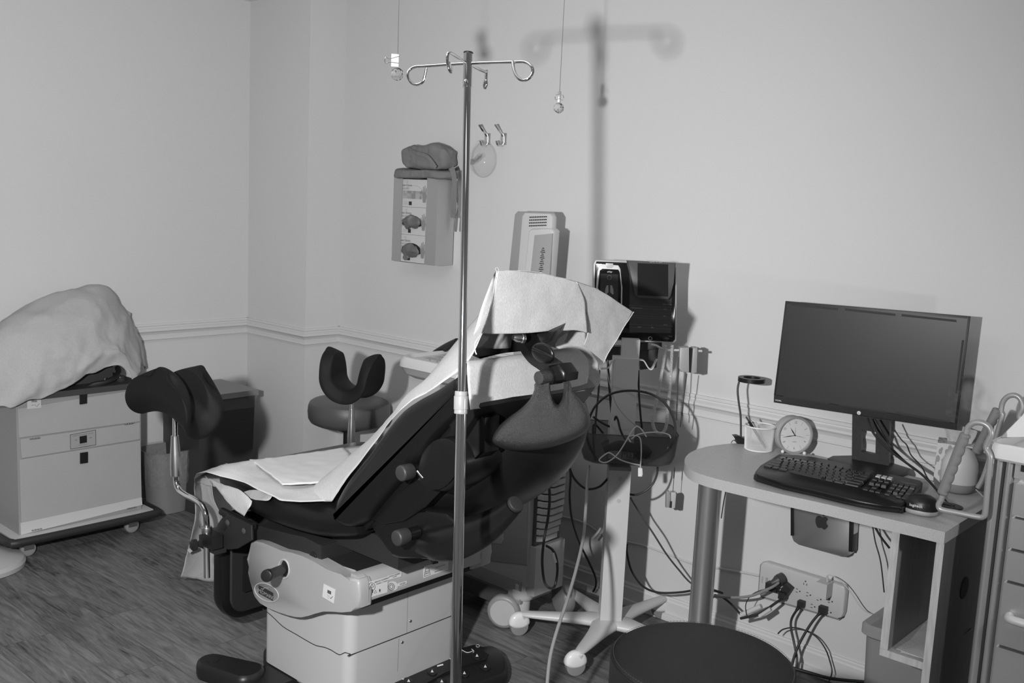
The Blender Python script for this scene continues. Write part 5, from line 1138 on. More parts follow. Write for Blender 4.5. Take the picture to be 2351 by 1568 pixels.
cable('grey_hose', [(1352, 1070, -.43), (1348, 1110, -.50), (1344, 1180, -.62), (1338, 1240, -.72), (1322, 1310, -.83), (1300, 1385, -.93), (1278, 1450, -1.0), (1262, 1515, -1.05), (1254, 1600, -1.10)], .0050, 'mgrey', 'grey tubing running down from the basket to the floor in front of the cart base', 'tubing')
cable('wall_cable', [(1200, 1175, -.006), (1283, 1184, -.006), (1345, 1202, -.006), (1385, 1228, -.006), (1440, 1243, -.006), (1480, 1253, -.006), (1540, 1275, -.006), (1590, 1294, -.006), (1660, 1306, -.008), (1715, 1316, -.015), (1744, 1322, -.02)], .0045, 'white', 'white cable running along the wall to the power strip')
ck = empty('cable_clip', QY(1370, 1222, -.01), 'white cable tie clip on the wall cable left of the column', 'cable clip'); obj('clip', MB().ribbon([QY(1378, 1212, -.012), QY(1372, 1222, -.018), (QY(1360, 1236, -.012))], .012, .005, NH, 3), 'card', ck)
cable('white_lead', [(1395, 826, -.39), (1394, 850, -.40), (1402, 890, -.42), (1416, 930, -.43), (1440, 960, -.43), (1462, 978, -.43)], .0016, 'tubegrey', 'thin grey sensor lead dropping from the monitor to the basket', 'sensor lead')
for k, (pts, lb) in enumerate((
  ([(1462, 978, -.49), (1455, 985, -.49), (1445, 1000, -.49), (1420, 1040, -.49), (1400, 1058, -.49), (1385, 1062, -.49), (1376, 1055, -.49), (1395, 1040, -.49), (1404, 1042, -.49)], 'white sensor lead looping down across the left of the basket'),
  ([(1404, 1042, -.49), (1425, 1056, -.49), (1450, 1064, -.49), (1470, 1068, -.49)], 'white sensor lead lying low along the front of the basket'),
  ([(1462, 978, -.49), (1472, 985, -.49), (1484, 1003, -.49)], 'short white sensor lead fanning right at the basket top'),
  ([(1450, 1008, -.49), (1464, 998, -.49), (1490, 993, -.49), (1515, 993, -.49), (1535, 998, -.49), (1540, 1006, -.49)], 'white sensor lead arching to the right end of the basket'),
  ([(1448, 1015, -.49), (1442, 1004, -.49), (1455, 1000, -.49), (1468, 1004, -.49), (1472, 1020, -.49), (1472, 1050, -.49), (1470, 1074, -.49)], 'white sensor lead ending in the dangling white clip'))):
    cable('sensor_lead', pts, .0022, 'white', lb, 'sensor lead')
sp_ = empty('sensor_clip', QY(1469, 1095, -.49), 'small white sensor clip dangling in front of the column below the basket', 'sensor clip')
obj('clip_body', MB().prism(mq(((1465, 1074), (1475, 1074), (1476, 1090), (1474, 1095), (1465, 1094)), -.468), NH*.008, .002), 'whitegloss', sp_); obj('clip_tip', MB().sphere(QY(1470, 1091, -.464), .0055, 14), 'whitegloss', sp_)
# coiled white cord
cp = catmull([QY(*p) for p in ((1527, 792, -.33), (1524, 830, -.335), (1516, 875, -.34), (1508, 915, -.345), (1500, 950, -.35), (1499, 975, -.35), (1508, 993, -.35), (1522, 994, -.35), (1530, 975, -.345), (1533, 940, -.34), (1538, 890, -.335), (1541, 845, -.33), (1543, 792, -.33))], 40)
Lc = [0]
for a, b in zip(cp, cp[1:]): Lc.append(Lc[-1]+(b-a).length)
H_ = []; pxv = None
for i in range(len(cp)):
    t = (cp[min(i+1, len(cp)-1)]-cp[max(i-1, 0)]).normalized()
    if pxv is None: pxv = frame(t)[0]
    pxv = (pxv-t*pxv.dot(t)).normalized(); y_ = t.cross(pxv)
    for k in range(3):
        j = min(i+1, len(cp)-1); f_ = k/3; l_ = Lc[i]+(Lc[j]-Lc[i])*f_; ph = l_/.0040*2*PI; H_.append(cp[i].lerp(cp[j], f_)+pxv*.0048*math.cos(ph)+y_*.0048*math.sin(ph))
cc_ = obj('coiled_cord', MB().tube(H_, .0014, 5, 0), 'white'); tag(cc_, 'white coiled cord hanging in a long U below the patient monitor', 'cord')
# dark leads left and right of the column
cable('dark_lead', [(1376, 850, -.36), (1374, 900, -.35), (1368, 960, -.34), (1366, 1000, -.34)], .0035, 'dgrey', 'dark grey lead hanging at the far left of the column')
cable('dark_lead', [(1393, 800, -.37), (1397, 860, -.37), (1400, 900, -.37), (1405, 960, -.36)], .0042, 'rubber', 'black lead hanging close to the left edge of the upper column')
cable('dark_lead', [(1466, 850, -.30), (1467, 900, -.30), (1470, 945, -.30), (1474, 985, -.30)], .0035, 'rubber', 'black lead hanging behind the right edge of the upper column')
for a, b in (((1559, 820, -.33), (1553, 965, -.33)), ((1577, 858, -.33), (1562, 980, -.33))): obj('holder_cord', MB().tube([QY(*a), QY(*b)], .0018, 6, 0), 'rubber', mc_)
cable('black_cable', [(1440, 1250, -.29), (1440, 1270, -.27), (1450, 1310, -.22), (1475, 1345, -.17), (1510, 1360, -.13), (1560, 1360, -.10), (1620, 1352, -.08), (1660, 1362, -.07)], .0040, 'rubber', 'black cable sweeping low from the column to behind the desk post')
cable('grey_cable', [(1448, 1143, -.30), (1470, 1180, -.25), (1500, 1225, -.20), (1530, 1272, -.16), (1560, 1310, -.12), (1588, 1340, -.10), (1640, 1372, -.08)], .0032, 'dgrey', 'dark cable slanting from the column down to the right behind the desk post')
# fingertip oximeter
ox = empty('fingertip_oximeter', QY(1541, 1165, -.256), 'small grey and white fingertip oximeter hanging on a cord below the basket', 'oximeter')
obj('clip_half', MB().prism(mq(((1530, 1130), (1533, 1127), (1538, 1130), (1540, 1138), (1539, 1166), (1529, 1166)), -.262), NH*.022, .003), 'lgrey', ox)
obj('clip_half', MB().prism(mq(((1541, 1138), (1541, 1131), (1552, 1131), (1553, 1136), (1550, 1167), (1541, 1168)), -.268), NH*.026, .003), 'white', ox)
obj('oximeter_label', MB().prism(mq(((1538, 1151), (1543, 1151), (1542, 1166), (1537, 1166)), -.270), NH*.001), 'ink', ox)
obj('cord', MB().tube([QY(1549, 1073, -.256), QY(1547, 1100, -.256), QY(1545, 1130, -.256)], .0011, 6, 0), 'rubber', ox)
obj('cord_slider', MB().cyl(QY(1548.5, 1078, -.256), QY(1547, 1098, -.256), .0022, n=8), 'rubber', ox)
# contents of the basket
mo2 = empty('handset', (2.50, -.33, .66), 'dark rounded handset lying in the smoky basket', 'handset')
obj('handset_body', MB().tube([QY(1385, 1030, -.36), QY(1420, 1020, -.36), (QY(1470, 1032, -.36)), QY(1490, 1045, -.36)], .026, 14, radii=[.020, .028, .026, .018]), 'black', mo2, ang=60)
# ================================================================== DESK
dk = empty('desk', (3.2, -.25, 0), 'rounded speckled grey desk against the right wall with steel post and open side shelf', 'desk')
ZD = .765
dp_px = [(1740, 1016.5), (1700, 1017), (1660, 1020), (1625, 1025), (1600, 1032), (1582, 1041), (1573, 1052), (1573, 1064), (1583, 1076), (1602, 1086), (1640, 1098), (1700, 1112.5), (1800, 1136), (1900, 1158), (2000, 1182), (2100, 1205)]
dpl = [PZ(x, y, ZD) for x, y in dp_px]
YBK = PZ(1740, 1016.5, ZD).y
dpl = catmull(dpl, 4); crn = PZ(2170, 1222, ZD)
dpl = dpl+[crn, Vector((crn.x, YBK, ZD))]
obj('desktop', MB().prism([p-Z_*.0012 for p in dpl], (0, 0, -.030), .0), 'edgeband', dk, flat=True)
obj('desktop_surface', MB().prism([p+Z_*0 for p in dpl], (0, 0, -.0012)), 'laminate', dk, flat=True)
pc_ = None
def solve_post(x, y, D_):
    return PD(x, y, D_)
PYo = -.36; pq = PY(1631, 1112, PYo); pq2 = PY(1610, 1384, PYo)
obj('desk_post', MB().cyl(((pq.x+pq2.x)/2, PYo, .0), ((pq.x+pq2.x)/2, PYo, ZD-.031), .037, n=48), 'postmetal', dk)
obj('post_foot', MB().lathe(((pq.x+pq2.x)/2, PYo, 0), Z_, [(.055, 0), (.055, .006), (.042, .014), (.038, .014)], 40), 'postmetal', dk)
# side shelf unit
YSf = crn.y+.018
xR1 = crn.x-.004; xR0 = PY(2150, 1245, YSf).x; xL0 = PY(2048, 1222, YSf).x; xL1 = PY(2066, 1228, YSf).x
zS1, zS0 = PY(2031, 1485, YSf).z, PY(2011, 1500, YSf).z
yb_ = YBK-.01
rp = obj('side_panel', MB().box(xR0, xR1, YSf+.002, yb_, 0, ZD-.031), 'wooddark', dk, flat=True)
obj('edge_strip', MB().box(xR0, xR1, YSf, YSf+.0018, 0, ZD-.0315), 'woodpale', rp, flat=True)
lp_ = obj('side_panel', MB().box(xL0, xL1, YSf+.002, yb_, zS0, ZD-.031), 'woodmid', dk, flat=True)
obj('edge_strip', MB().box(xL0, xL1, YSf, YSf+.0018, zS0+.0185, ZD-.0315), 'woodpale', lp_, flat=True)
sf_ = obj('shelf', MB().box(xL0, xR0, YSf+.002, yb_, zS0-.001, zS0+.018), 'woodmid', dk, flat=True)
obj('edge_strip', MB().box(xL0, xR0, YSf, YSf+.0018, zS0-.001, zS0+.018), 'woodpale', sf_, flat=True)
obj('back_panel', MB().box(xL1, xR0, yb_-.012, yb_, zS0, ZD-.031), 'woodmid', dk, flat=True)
gp = PX(2215, 1350, xR1+.001); obj('cable_hole', MB().cyl(gp-X_*.002, gp+X_*.0006, .030, n=32), 'ink', rp)
hp_ = obj('hole_rim', MB().cyl((xR0-.001, -.42, .64), (xR0+.001, -.42, .64), .03, n=32), 'ink', rp)
pb2 = empty('paper_stack', (3.52, -.3, zS0+.018), 'white papers lying in the open shelf under the desk', 'papers')
for k, (a_, dx) in enumerate(((.10, 0), (-.06, .01))):
    c_ = Vector((xL1+.055+dx, YSf+.17, zS0+.0185+.0014*k)); ux = Vector((math.cos(a_), math.sin(a_), 0)); uy = Vector((-ux.y, ux.x, 0)); obj('sheet', MB().cbox(c_+Z_*.0006, ux, uy, Z_, .085, .30, .0012), 'paper', pb2)
# ---------------- monitor
A_ = PY(1803, 692, -.19); B_ = PY(2227, 727, -.12); dM = Vector((B_.x-A_.x, B_.y-A_.y, 0)).normalized(); nM = Vector((dM.y, -dM.x, 0))   # nM faces the room
def PM(x, y, o=0):
    d = ray(x, y); q = A_+nM*o; return CAM+d*((q-CAM).dot(nM)/d.dot(nM))
cm = empty('computer_monitor', PZ(2000, 1075, ZD), 'wide black flat computer monitor with its screen off on the desk', 'monitor')
obj('casing', MB().prism([PM(x, y) for x, y in ((1803, 691), (2228, 726.5), (2196, 988), (1776, 924), (1777, 905))], -nM*.008, .002), 'black', cm)
obj('rear_housing', MB().prism([PM(x, y, -.013) for x, y in ((1860, 740), (2150, 765), (2130, 930), (1850, 880))], -nM*.065, .01), 'black', cm)
sc2 = obj('screen', MB().prism([PM(x, y, .0004) for x, y in ((1807, 697), (2222, 731.5), (2192, 971), (1781, 906))], -nM*.001), 'screen', cm)
for L_ in (((1816, 699), (1924, 710)), ((1940, 710.5), (2056, 723)), ((2070, 723.5), (2196, 737)), ((1802, 765), (1792, 868)), ((2211, 781), (2196, 903)), ((1800, 911), (1904, 926)), ((1924, 930.5), (2036, 946)), ((2056, 947.5), (2180, 970))):
    (x0, y0), (x1, y1) = L_
    vert = abs(x1-x0) < 30; w = 2.6
    P_ = [(x0-w*vert, y0-w*(not vert)), (x0+w*vert, y0+w*(not vert)), (x1+w*vert, y1+w*(not vert)), (x1-w*vert, y1-w*(not vert))]
    obj('tape_strip', MB().prism([PM(x, y, .0008) for x, y in P_], -nM*.0004), 'blackmatte', sc2, flat=True)
bz_ = obj('lower_bezel', MB().prism([PM(x, y, .0012) for x, y in ((1777, 907), (2193, 973), (2195, 987), (1776.5, 922.5))], -nM*.002), mat('speckled_bezel', .022, .4, bump=1., bscale=900), cm, flat=True)
c_ = PM(1972, 948, .0016); obj('round_logo', MB().cyl(c_, c_+nM*.0006, .0058, n=32), 'whitegloss', cm)
obj('logo_lettering', text_mb('hp', .0095, c_+nM*.0008-Z_*.0004, dM, Z_+dM*.3), 'mgrey', cm)
obj('model_lettering', text_mb('VH240a', .0062, PM(1787, 919.5, .0016), PM(1900, 937, 0)-PM(1776, 918, 0), Z_), 'whiteink', cm)
# stand
nk = [PM(x, y, -.085) for x, y in ((1957, 935), (2043, 950), (2041, 1066), (1955, 1060))]
for q_ in nk[2:]: q_.z = ZD+.010
hl = [PM(x, y, -.085) for x, y in ((1979, 993), (1984, 990), (2009, 993), (2012, 997), (2010, 1040), (2005, 1043), (1981, 1038), (1977, 1034))]
a0_, a1_, a2_, a3_ = nk
mb = MB()
def q4(p): mb.prism(p, -nM*.022)
def bl(u, v): return a0_.lerp(a1_, u).lerp(a3_.lerp(a2_, u), v)
us, vs_ = (.25, .64), (.40, .83)
for u0, u1, v0, v1 in ((0, us[0], 0, 1), (us[1], 1, 0, 1), (us[0], us[1], 0, vs_[0]), (us[0], us[1], vs_[1], 1)): q4([bl(u0, v0), bl(u1, v0), bl(u1, v1), bl(u0, v1)])
obj('stand_neck', mb, mat('stand_black', .016, .36, bump=.6, bscale=900), cm, flat=True)
obj('stand_base', MB().prism([Vector((x, y, ZD+.010)) for x, y in [(q.x, q.y) for q in (PZ(a_, b_, ZD+.01) for a_, b_ in ((1900, 1052), (1912, 1046), (1960, 1045), (2040, 1060), (2090, 1076), (2084, 1084), (2064, 1092), (1990, 1086), (1930, 1066)))]], (0, 0, -.009), .002), 'black', cm)
# monitor cables
def lay(name, pts, r, mt, label, cat='cable'):
    o = obj(name, MB().tube([p if isinstance(p, Vector) else (PZ(*p) if p[2] > .5 else PY(*p)) for p in pts], r, 8, 6), mt); return tag(o, label, cat)
lay('monitor_cable', [PM(1992, 960, -.02), PM(2000, 985, .0), PM(2018, 1010, .01), PM(2045, 1036, .02), PY(2080, 1062, -.16), PY(2115, 1088, -.19), PY(2145, 1118, -.22), PY(2170, 1150, -.27), PZ(2188, 1162, ZD+.004)], .0036, 'rubber', 'thick black cable looping from behind the monitor down to the desk grommet')
lay('monitor_cable', [PM(2008, 962, -.02), PM(2022, 988, -.01), PM(2038, 1012, -.02), PM(2048, 1030, -.02), PY(2085, 1066, -.13), PY(2120, 1092, -.16), PY(2150, 1124, -.2), PY(2175, 1155, -.26), PZ(2192, 1166, ZD+.004)], .0032, 'rubber', 'black cable running beside the thick one behind the monitor stand')
lay('monitor_cable', [PM(2046, 970, -.02), PM(2056, 990, -.02), PM(2070, 1010, -.02), PM(2082, 1022, -.02), PM(2092, 1045, -.02), PY(2115, 1070, -.15), PY(2130, 1098, -.2), PY(2150, 1122, -.24), PZ(2172, 1150, ZD+.004)], .0020, 'rubber', 'thin black cable wavering down right of the monitor stand')
# ---------------- keyboard
kb = empty('keyboard', PZ(1925, 1100, ZD), 'black curved computer keyboard with padded palm rest and three white keys', 'keyboard')
ko = [(1789, 1042), (1832, 1045), (1870, 1049), (1901, 1055), (1950, 1067), (2004, 1080), (2060, 1092), (2114, 1103), (2119, 1108), (2116, 1118), (2084, 1154), (2072, 1166), (2022, 1160), (1975, 1152), (1936, 1143), (1867, 1126), (1798, 1112), (1738, 1094), (1731, 1089), (1734, 1084), (1746, 1069)]
obj('keyboard_body', MB().prism([PZ(x, y, ZD+.018) for x, y in ko], (0, 0, -.016), .003), 'black', kb, ang=50)
pr_ = [(1744, 1071), (1780, 1076), (1815, 1082), (1870, 1094), (1920, 1106), (1970, 1118), (2030, 1132), (2087, 1143), (2078, 1156), (2068, 1162), (2022, 1157), (1975, 1149), (1936, 1140), (1867, 1123), (1798, 1109), (1740, 1091), (1735, 1086)]
obj('palm_rest', MB().prism([PZ(x, y, ZD+.026) for x, y in pr_], (0, 0, -.012), .005, 3), 'vinyl', kb, ang=60)
obj('front_trim', MB().tube([PZ(x, y, ZD+.004) for x, y in ((1733, 1096), (1798, 1117), (1867, 1131), (1936, 1148), (2022, 1164), (2068, 1170))], .0012, 6, 4), 'lgrey', kb)
KQ = ((1795, 1045), (2113, 1106), (2083, 1147), (1746, 1072))
def kpt(u, v):
    x = (KQ[0][0]*(1-u)+KQ[1][0]*u)*(1-v)+(KQ[3][0]*(1-u)+KQ[2][0]*u)*v
    y = (KQ[0][1]*(1-u)+KQ[1][1]*u)*(1-v)+(KQ[3][1]*(1-u)+KQ[2][1]*u)*v
    y += 4.0*math.sin(min(u, .66)/.66*PI)*(v-.1)-3.5*math.sin(min(u, .66)/.66*PI)*.6
    return PZ(x, y, ZD+.029)
kmat = mat('key_plastic', .022, .32)
def key(u0, u1, v0, v1, mt=kmat):
    a, b, c, d = kpt(u0, v0), kpt(u1, v0), kpt(u1, v1), kpt(u0, v1); m_ = (a+b+c+d)/4; dz = Z_*.008
    lo = [p.lerp(m_, .05)-dz for p in (d, c, b, a)]; hi = [p.lerp(m_, .20) for p in (d, c, b, a)]
    return obj('key', MB().hexa(lo+hi, .0008, 1), mt, kb)
nk_ = 0
rws = [(.02, .13), (.15, .28), (.30, .43), (.45, .58), (.60, .73), (.75, .88)]
for r_, (v0, v1) in enumerate(rws):
    if r_ == 0:
        for k in range(13): key(.002+.0505*k, .002+.0505*(k+1)-.004, v0, v1)
    elif r_ == 5:
        for a, b in ((0, .055), (.057, .10), (.103, .155), (.16, .42), (.425, .48), (.485, .55), (.555, .66)): key(a, b, v0, v1)
    else:
        off = (.0, .018, .030, .045)[r_-1]; ed = (0, 0, .0, .0)
        key(0, .045+off, v0, v1) if off else None
        n_ = 13 if r_ == 1 else (11 if r_ < 4 else 9)
        st_ = 0 if r_ == 1 else .048+off
        for k in range(n_): key(st_+.0455*k, st_+.0455*(k+1)-.003, v0, v1)
        key(st_+.0455*n_, .66, v0, v1)
for j in range(3):
    key(.69+.042*j, .69+.042*j+.038, .02, .17, M['card']); key(.69+.042*j, .69+.042*j+.038, .19, .36); key(.69+.042*j, .69+.042*j+.038, .38, .55)
    key(.69+.042*j, .69+.042*j+.038, .80, .96)
key(.732, .770, .62, .78)
for r_ in range(4):
    for j in range(3):
        key(.84+.039*j, .84+.039*j+.036, .24+.185*r_, .24+.185*r_+.17) if not (r_ == 3 and j == 1) else None
for a, b in ((.24, .41), (.43, .70), (.72, .98)): key(.957, .997, a, b)
obj('brand_lettering', text_mb('logitech', .0125, kpt(.93, .09)-Z_*.006, kpt(1, .1)-kpt(.8, .1), Vector((-.5, .8, 0))), 'lgrey', kb)
# ---------------- mouse
ms_ = empty('computer_mouse', PZ(2112, 1178, ZD), 'black and pale grey computer mouse at the right end of the keyboard', 'mouse')
mcn = PZ(2113, 1178, ZD); mdx = (PZ(2145, 1180, ZD)-PZ(2080, 1166, ZD)).normalized(); mdy = Vector((-mdx.y, mdx.x, 0))
def mring(z, a, b, ox=0): return [mcn+mdx*(a*math.copysign(abs(math.cos(t))**.85, math.cos(t))+ox)+mdy*(b*math.sin(t))+Z_*z for t in [2*PI*k/32 for k in range(32)]]
obj('mouse_base', MB().rings([mring(.001, .038, .030), mring(.004, .043, .034), mring(.010, .044, .035), mring(.014, .043, .034)]), 'lgrey', ms_, ang=60)
obj('mouse_shell', MB().rings([mring(.010, .0425, .0335), mring(.020, .043, .034), mring(.033, .040, .032), mring(.044, .033, .026, .002), mring(.050, .020, .017, .004), mring(.0515, .004, .003, .004)]), 'black', ms_, ang=70)
obj('brand_lettering', text_mb('logitech', .0105, mcn+Z_*.027-mdy*.0355-mdx*.004, mdx, Z_+mdy*.12), 'whiteink', ms_)
# ---------------- pen cup
pcup = empty('pen_cup', PZ(1742, 1040, ZD), 'white wire mesh pen cup standing left of the alarm clock', 'pen cup')
cc0 = PZ(1741, 1032, ZD); rb0 = (PZ(1712, 1032, ZD)-PZ(1770, 1032, ZD)).length/2; hz_ = (PD(1747, 976, (cc0-CAM).dot(_f))-cc0).z
rb1 = rb0*1.10
def mesh_cyl(u, v): t = 2*PI*(u+v*.18); r_ = rb0+(rb1-rb0)*v; return cc0+Vector((r_*math.cos(t), r_*math.sin(t), .002+(hz_-.002)*v))
nu_, nv_ = 84, 40; mb = MB(); V = [[None]*nu_ for _ in range(nv_+1)]
for j in range(nv_+1):
    for i in range(nu_): V[j][i] = mb.bm.verts.new(cc0+Vector(((rb0+(rb1-rb0)*j/nv_)*math.cos(2*PI*(i+.5*(j % 2))/nu_), (rb0+(rb1-rb0)*j/nv_)*math.sin(2*PI*(i+.5*(j % 2))/nu_), .002+(hz_-.004)*j/nv_)))
for j in range(0, nv_-1):
    for i in range(nu_):
        # diamonds between rows j, j+1, j+2
        e = j % 2
        l = V[j+1][(i-1+e) % nu_]; r_ = V[j+1][(i+e) % nu_]; mb.bm.faces.new((V[j][i], r_, V[j+2][i], l))
bmesh.ops.recalc_face_normals(mb.bm, faces=mb.bm.faces[:])
ob_ = obj('mesh_wall', mb, 'whitegloss', pcup, flat=True, kind='stuff'); q_ = ob_.modifiers.new('wires', 'WIREFRAME'); q_.thickness = .0011; q_.use_even_offset = False
def circ_pts(c, r, z, n=40): return [c+Vector((r*math.cos(2*PI*k/n), r*math.sin(2*PI*k/n), z)) for k in range(n)]
obj('top_rim', MB().tube(circ_pts(cc0, rb1, hz_), .0026, 8, 1, True), 'whitegloss', pcup); obj('bottom_rim', MB().tube(circ_pts(cc0, rb0, .003), .0026, 8, 1, True), 'whitegloss', pcup)
obj('cup_floor', MB().cyl(cc0+Z_*.001, cc0+Z_*.003, rb0-.001, n=40), 'whitegloss', pcup)
pen = empty('pen', cc0+Z_*.004, 'black ballpoint pen leaning out of the mesh pen cup', 'pen')
p0 = cc0+RH*.024+Z_*.006; p1 = PD(1713, 957, (cc0-CAM).dot(_f)-.01); dpn = (p1-p0).normalized()
obj('barrel', MB().cyl(p0, p1-dpn*.018, .0045, n=16), 'black', pen); obj('push_button', MB().cyl(p1-dpn*.018, p1, .0028, n=12), 'dgrey', pen); obj('pocket_clip', MB().ribbon([p1-dpn*.016+Z_*.004+RH*.003, p1-dpn*.03+Z_*.009+RH*.005, p1-dpn*.055+Z_*.007+RH*.004], .003, .0012, NH, 3), 'black', pen)
# ---------------- alarm clock
ck_ = empty('alarm_clock', PZ(1822, 1038, ZD), 'small round grey alarm clock with white dial on two ball feet', 'clock')
cf_ = PZ(1822, 1041, ZD+.001); Dc = (cf_-CAM).dot(_f); cen_ = PD(1826, 1000, Dc); Rk = 44/FPX*Dc
nC = Vector((.80, -.60, .04)).normalized(); uC = Z_.cross(nC).normalized(); vC = nC.cross(uC).normalized()
def cr_(r, o, n=48): return [cen_+nC*o+uC*(r*math.cos(2*PI*k/n))+vC*(r*math.sin(2*PI*k/n)) for k in range(n)]
obj('clock_body', MB().rings([cr_(Rk*.80, -.046), cr_(Rk*.93, -.043), cr_(Rk*.985, -.036), cr_(Rk, -.004), cr_(Rk*.99, 0), cr_(Rk*.94, .0015), cr_(Rk*.87, -.004)]), 'cardmid', ck_, ang=40)
obj('clock_rim', MB().rings([cr_(Rk*.99, -.001), cr_(Rk*.97, .003), cr_(Rk*.90, .003), cr_(Rk*.87, -.003)], False, False), 'lgrey', ck_)
dl_ = obj('dial', MB().rings([cr_(Rk*.875, -.0045), cr_(Rk*.875, -.0035)]), 'whitegloss', ck_, flat=True)
def onr(deg, r, o=-.0028): t = math.radians(deg); return cen_+nC*o+uC*(math.sin(t)*r*Rk)+vC*(math.cos(t)*r*Rk)
for n_, dg in (('12', 0), ('2', 60), ('4', 120), ('6', 180), ('8', 240), ('10', 300)):
    t = math.radians(dg); rot = 0 if dg in (0, 180) else dg
    up_ = vC*math.cos(math.radians(rot))+uC*math.sin(math.radians(rot)); rt_ = uC*math.cos(math.radians(rot))-vC*math.sin(math.radians(rot))
    if 90 < rot < 270: up_, rt_ = -up_, -rt_
    obj('numeral', text_mb(n_, .0125, onr(dg, .68), rt_, up_, .0004, sx=.75), 'mgrey', dl_)
mb = MB()
for k in range(60):
    if k % 5 or (k//5) % 2: a, b = onr(k*6, .80 if k % 5 else .62), onr(k*6, .835); mb.cyl(a, b, .00022 if k % 5 else .0004, n=4)
obj('minute_marks', mb, 'mgrey', dl_, kind='stuff')
def hand(dg, r, w, mt='ink', o=-.0022, b=.0):
    a, e = onr(dg+180, b, o), onr(dg, r, o); d_ = (e-a).normalized(); s_ = d_.cross(nC)
    return obj('hand', MB().prism([a+s_*w*.4, a.lerp(e, .45)+s_*w, e, a.lerp(e, .45)-s_*w, a-s_*w*.4], nC*.0004), mt, ck_)
hand(325, .50, .0017); hand(262, .72, .0013, o=-.0019); hand(103, .72, .0005, o=-.0016, b=.1); hand(0, .42, .0004, 'mgrey', -.0024)
obj('hand_boss', MB().cyl(onr(0, 0, -.003), onr(0, 0, -.001), .0022, n=16), 'ink', ck_)
obj('dial_lettering', text_mb('QUARTZ', .0038, onr(180, .34), uC, vC, .0004), 'mgrey', dl_)
for x, y in ((1797, 1037), (1847, 1041)): obj('ball_foot', MB().sphere(PD(x, y-.5, Dc-.004), .0058, 16), 'whitegloss', ck_)
# ---------------- ring lamp
rl = empty('ring_lamp', PZ(1700, 1018, ZD), 'black clip-on ring lamp with a bent gooseneck at the back left of the desk', 'lamp')
DL = (PZ(1703, 1018, ZD)-CAM).dot(_f)
rc = PD(1726, 870.5, DL); rr_ = 31/FPX*DL
tl = Vector((.0, 0, 1))
mb = MB(); rs = []
for k in range(40):
    t = 2*PI*k/40; o_ = RH*math.cos(t)+NH*math.sin(t); c_ = rc; rs.append([c_+o_*rr_+Z_*.0055, c_+o_*rr_-Z_*.0085, c_+o_*(rr_*.62)-Z_*.0085, c_+o_*(rr_*.62)+Z_*.0055])
R_ = [[mb.bm.verts.new(p) for p in r_] for r_ in rs]
for i in range(40):
    for j in range(4): mb.bm.faces.new((R_[i][j], R_[i][(j+1) % 4], R_[(i+1) % 40][(j+1) % 4], R_[(i+1) % 40][j]))
obj('lamp_ring', mb, 'black', rl); obj('diffuser', MB().rings([[rc+(RH*math.cos(t)+NH*math.sin(t))*q-Z_*.0088 for t in [2*PI*k/40 for k in range(40)]] for q in (rr_*.65, rr_*.95)], False, False), 'card', rl)
obj('gooseneck', MB().tube([PD(x, y, DL) for x, y in ((1697, 876), (1694, 890), (1694, 905), (1697, 930), (1700, 950), (1701, 975), (1701, 1008))], .0034, 10), 'rubber', rl)
obj('clamp', MB().prism([PD(x, y, DL-.01) for x, y in ((1684, 1002), (1694, 1001), (1716, 1010), (1716, 1020), (1695, 1021), (1690, 1016), (1694, 1012))], NH*.03, .002), 'black', rl)
obj('clamp_lead', MB().tube([PD(1688, 1010, DL), PD(1682, 1012, DL), PD(1679, 1017, DL+.02)], .0012, 6), 'rubber', rl)
# ---------------- tissue box, diffuser, grommet
tb = empty('tissue_box', PZ(2200, 1110, ZD), 'leaf-patterned tissue box behind the white diffuser', 'tissue box')
w_ = .105; tX = Vector((.96, .28, 0)).normalized(); tY = Vector((-.28, .96, 0)).normalized(); t0 = PZ(2144, 1108, ZD); t0.y = min(t0.y, -.115)
tb_m = bpy.data.materials.new('leaf_pattern_card'); tb_m.use_nodes = True; nt = tb_m.node_tree; b_ = nt.nodes['Principled BSDF']; vo = nt.nodes.new('ShaderNodeTexVoronoi'); vo.inputs['Scale'].default_value = 75; tc_ = nt.nodes.new('ShaderNodeTexCoord'); mp_ = nt.nodes.new('ShaderNodeMapping'); mp_.inputs['Scale'].default_value = (1, 1, .55); mp_.inputs['Rotation'].default_value = (.4, .5, .3)
cr2 = nt.nodes.new('ShaderNodeValToRGB'); cr2.color_ramp.interpolation = 'CONSTANT'; cr2.color_ramp.elements[0].color = (.30, .30, .30, 1); cr2.color_ramp.elements[1].position = .42; cr2.color_ramp.elements[1].color = (.60, .60, .60, 1)
nt.links.new(tc_.outputs['Object'], mp_.inputs[0]); nt.links.new(mp_.outputs[0], vo.inputs['Vector']); nt.links.new(vo.outputs['Distance'], cr2.inputs[0]); nt.links.new(cr2.outputs[0], b_.inputs['Base Color']); b_.inputs['Roughness'].default_value = .6
obj('carton', MB().obox(t0, tX*w_, tY*.085, Z_*(PY(2152, 1016, t0.y).z-t0.z), .001), tb_m, tb, flat=True)
tc0 = t0+tX*w_*.55+tY*.04+Z_*(PY(2152, 1016, t0.y).z-t0.z-.003)
def tis(u, v):
    t = (u-.5)*.06; h = v*.055
    p = tc0+tX*(t*(1+v*.5))+tY*(math.sin(u*9)*.008*(1-v*.3))+Z_*(h*(1-.5*abs(u-.5)))
    return p+Vector(noise.noise_vector(p*60))*.004
obj('tissue', MB().grid(tis, 16, 12), 'paper', tb, solid=.0006, ang=70)
df = empty('aroma_diffuser', PZ(2197, 1140, ZD), 'white dome-shaped aroma diffuser with grey base, steaming on the desk', 'diffuser')
d0 = PZ(2197, 1128, ZD); Dd = (d0-CAM).dot(_f); sC = 1/FPX*Dd
obj('diffuser_base', MB().lathe(d0, Z_, [(28*sC, .002), (33*sC, .006), (38*sC, .022), (39*sC, .030)], 40), 'mgrey', df, ang=50)
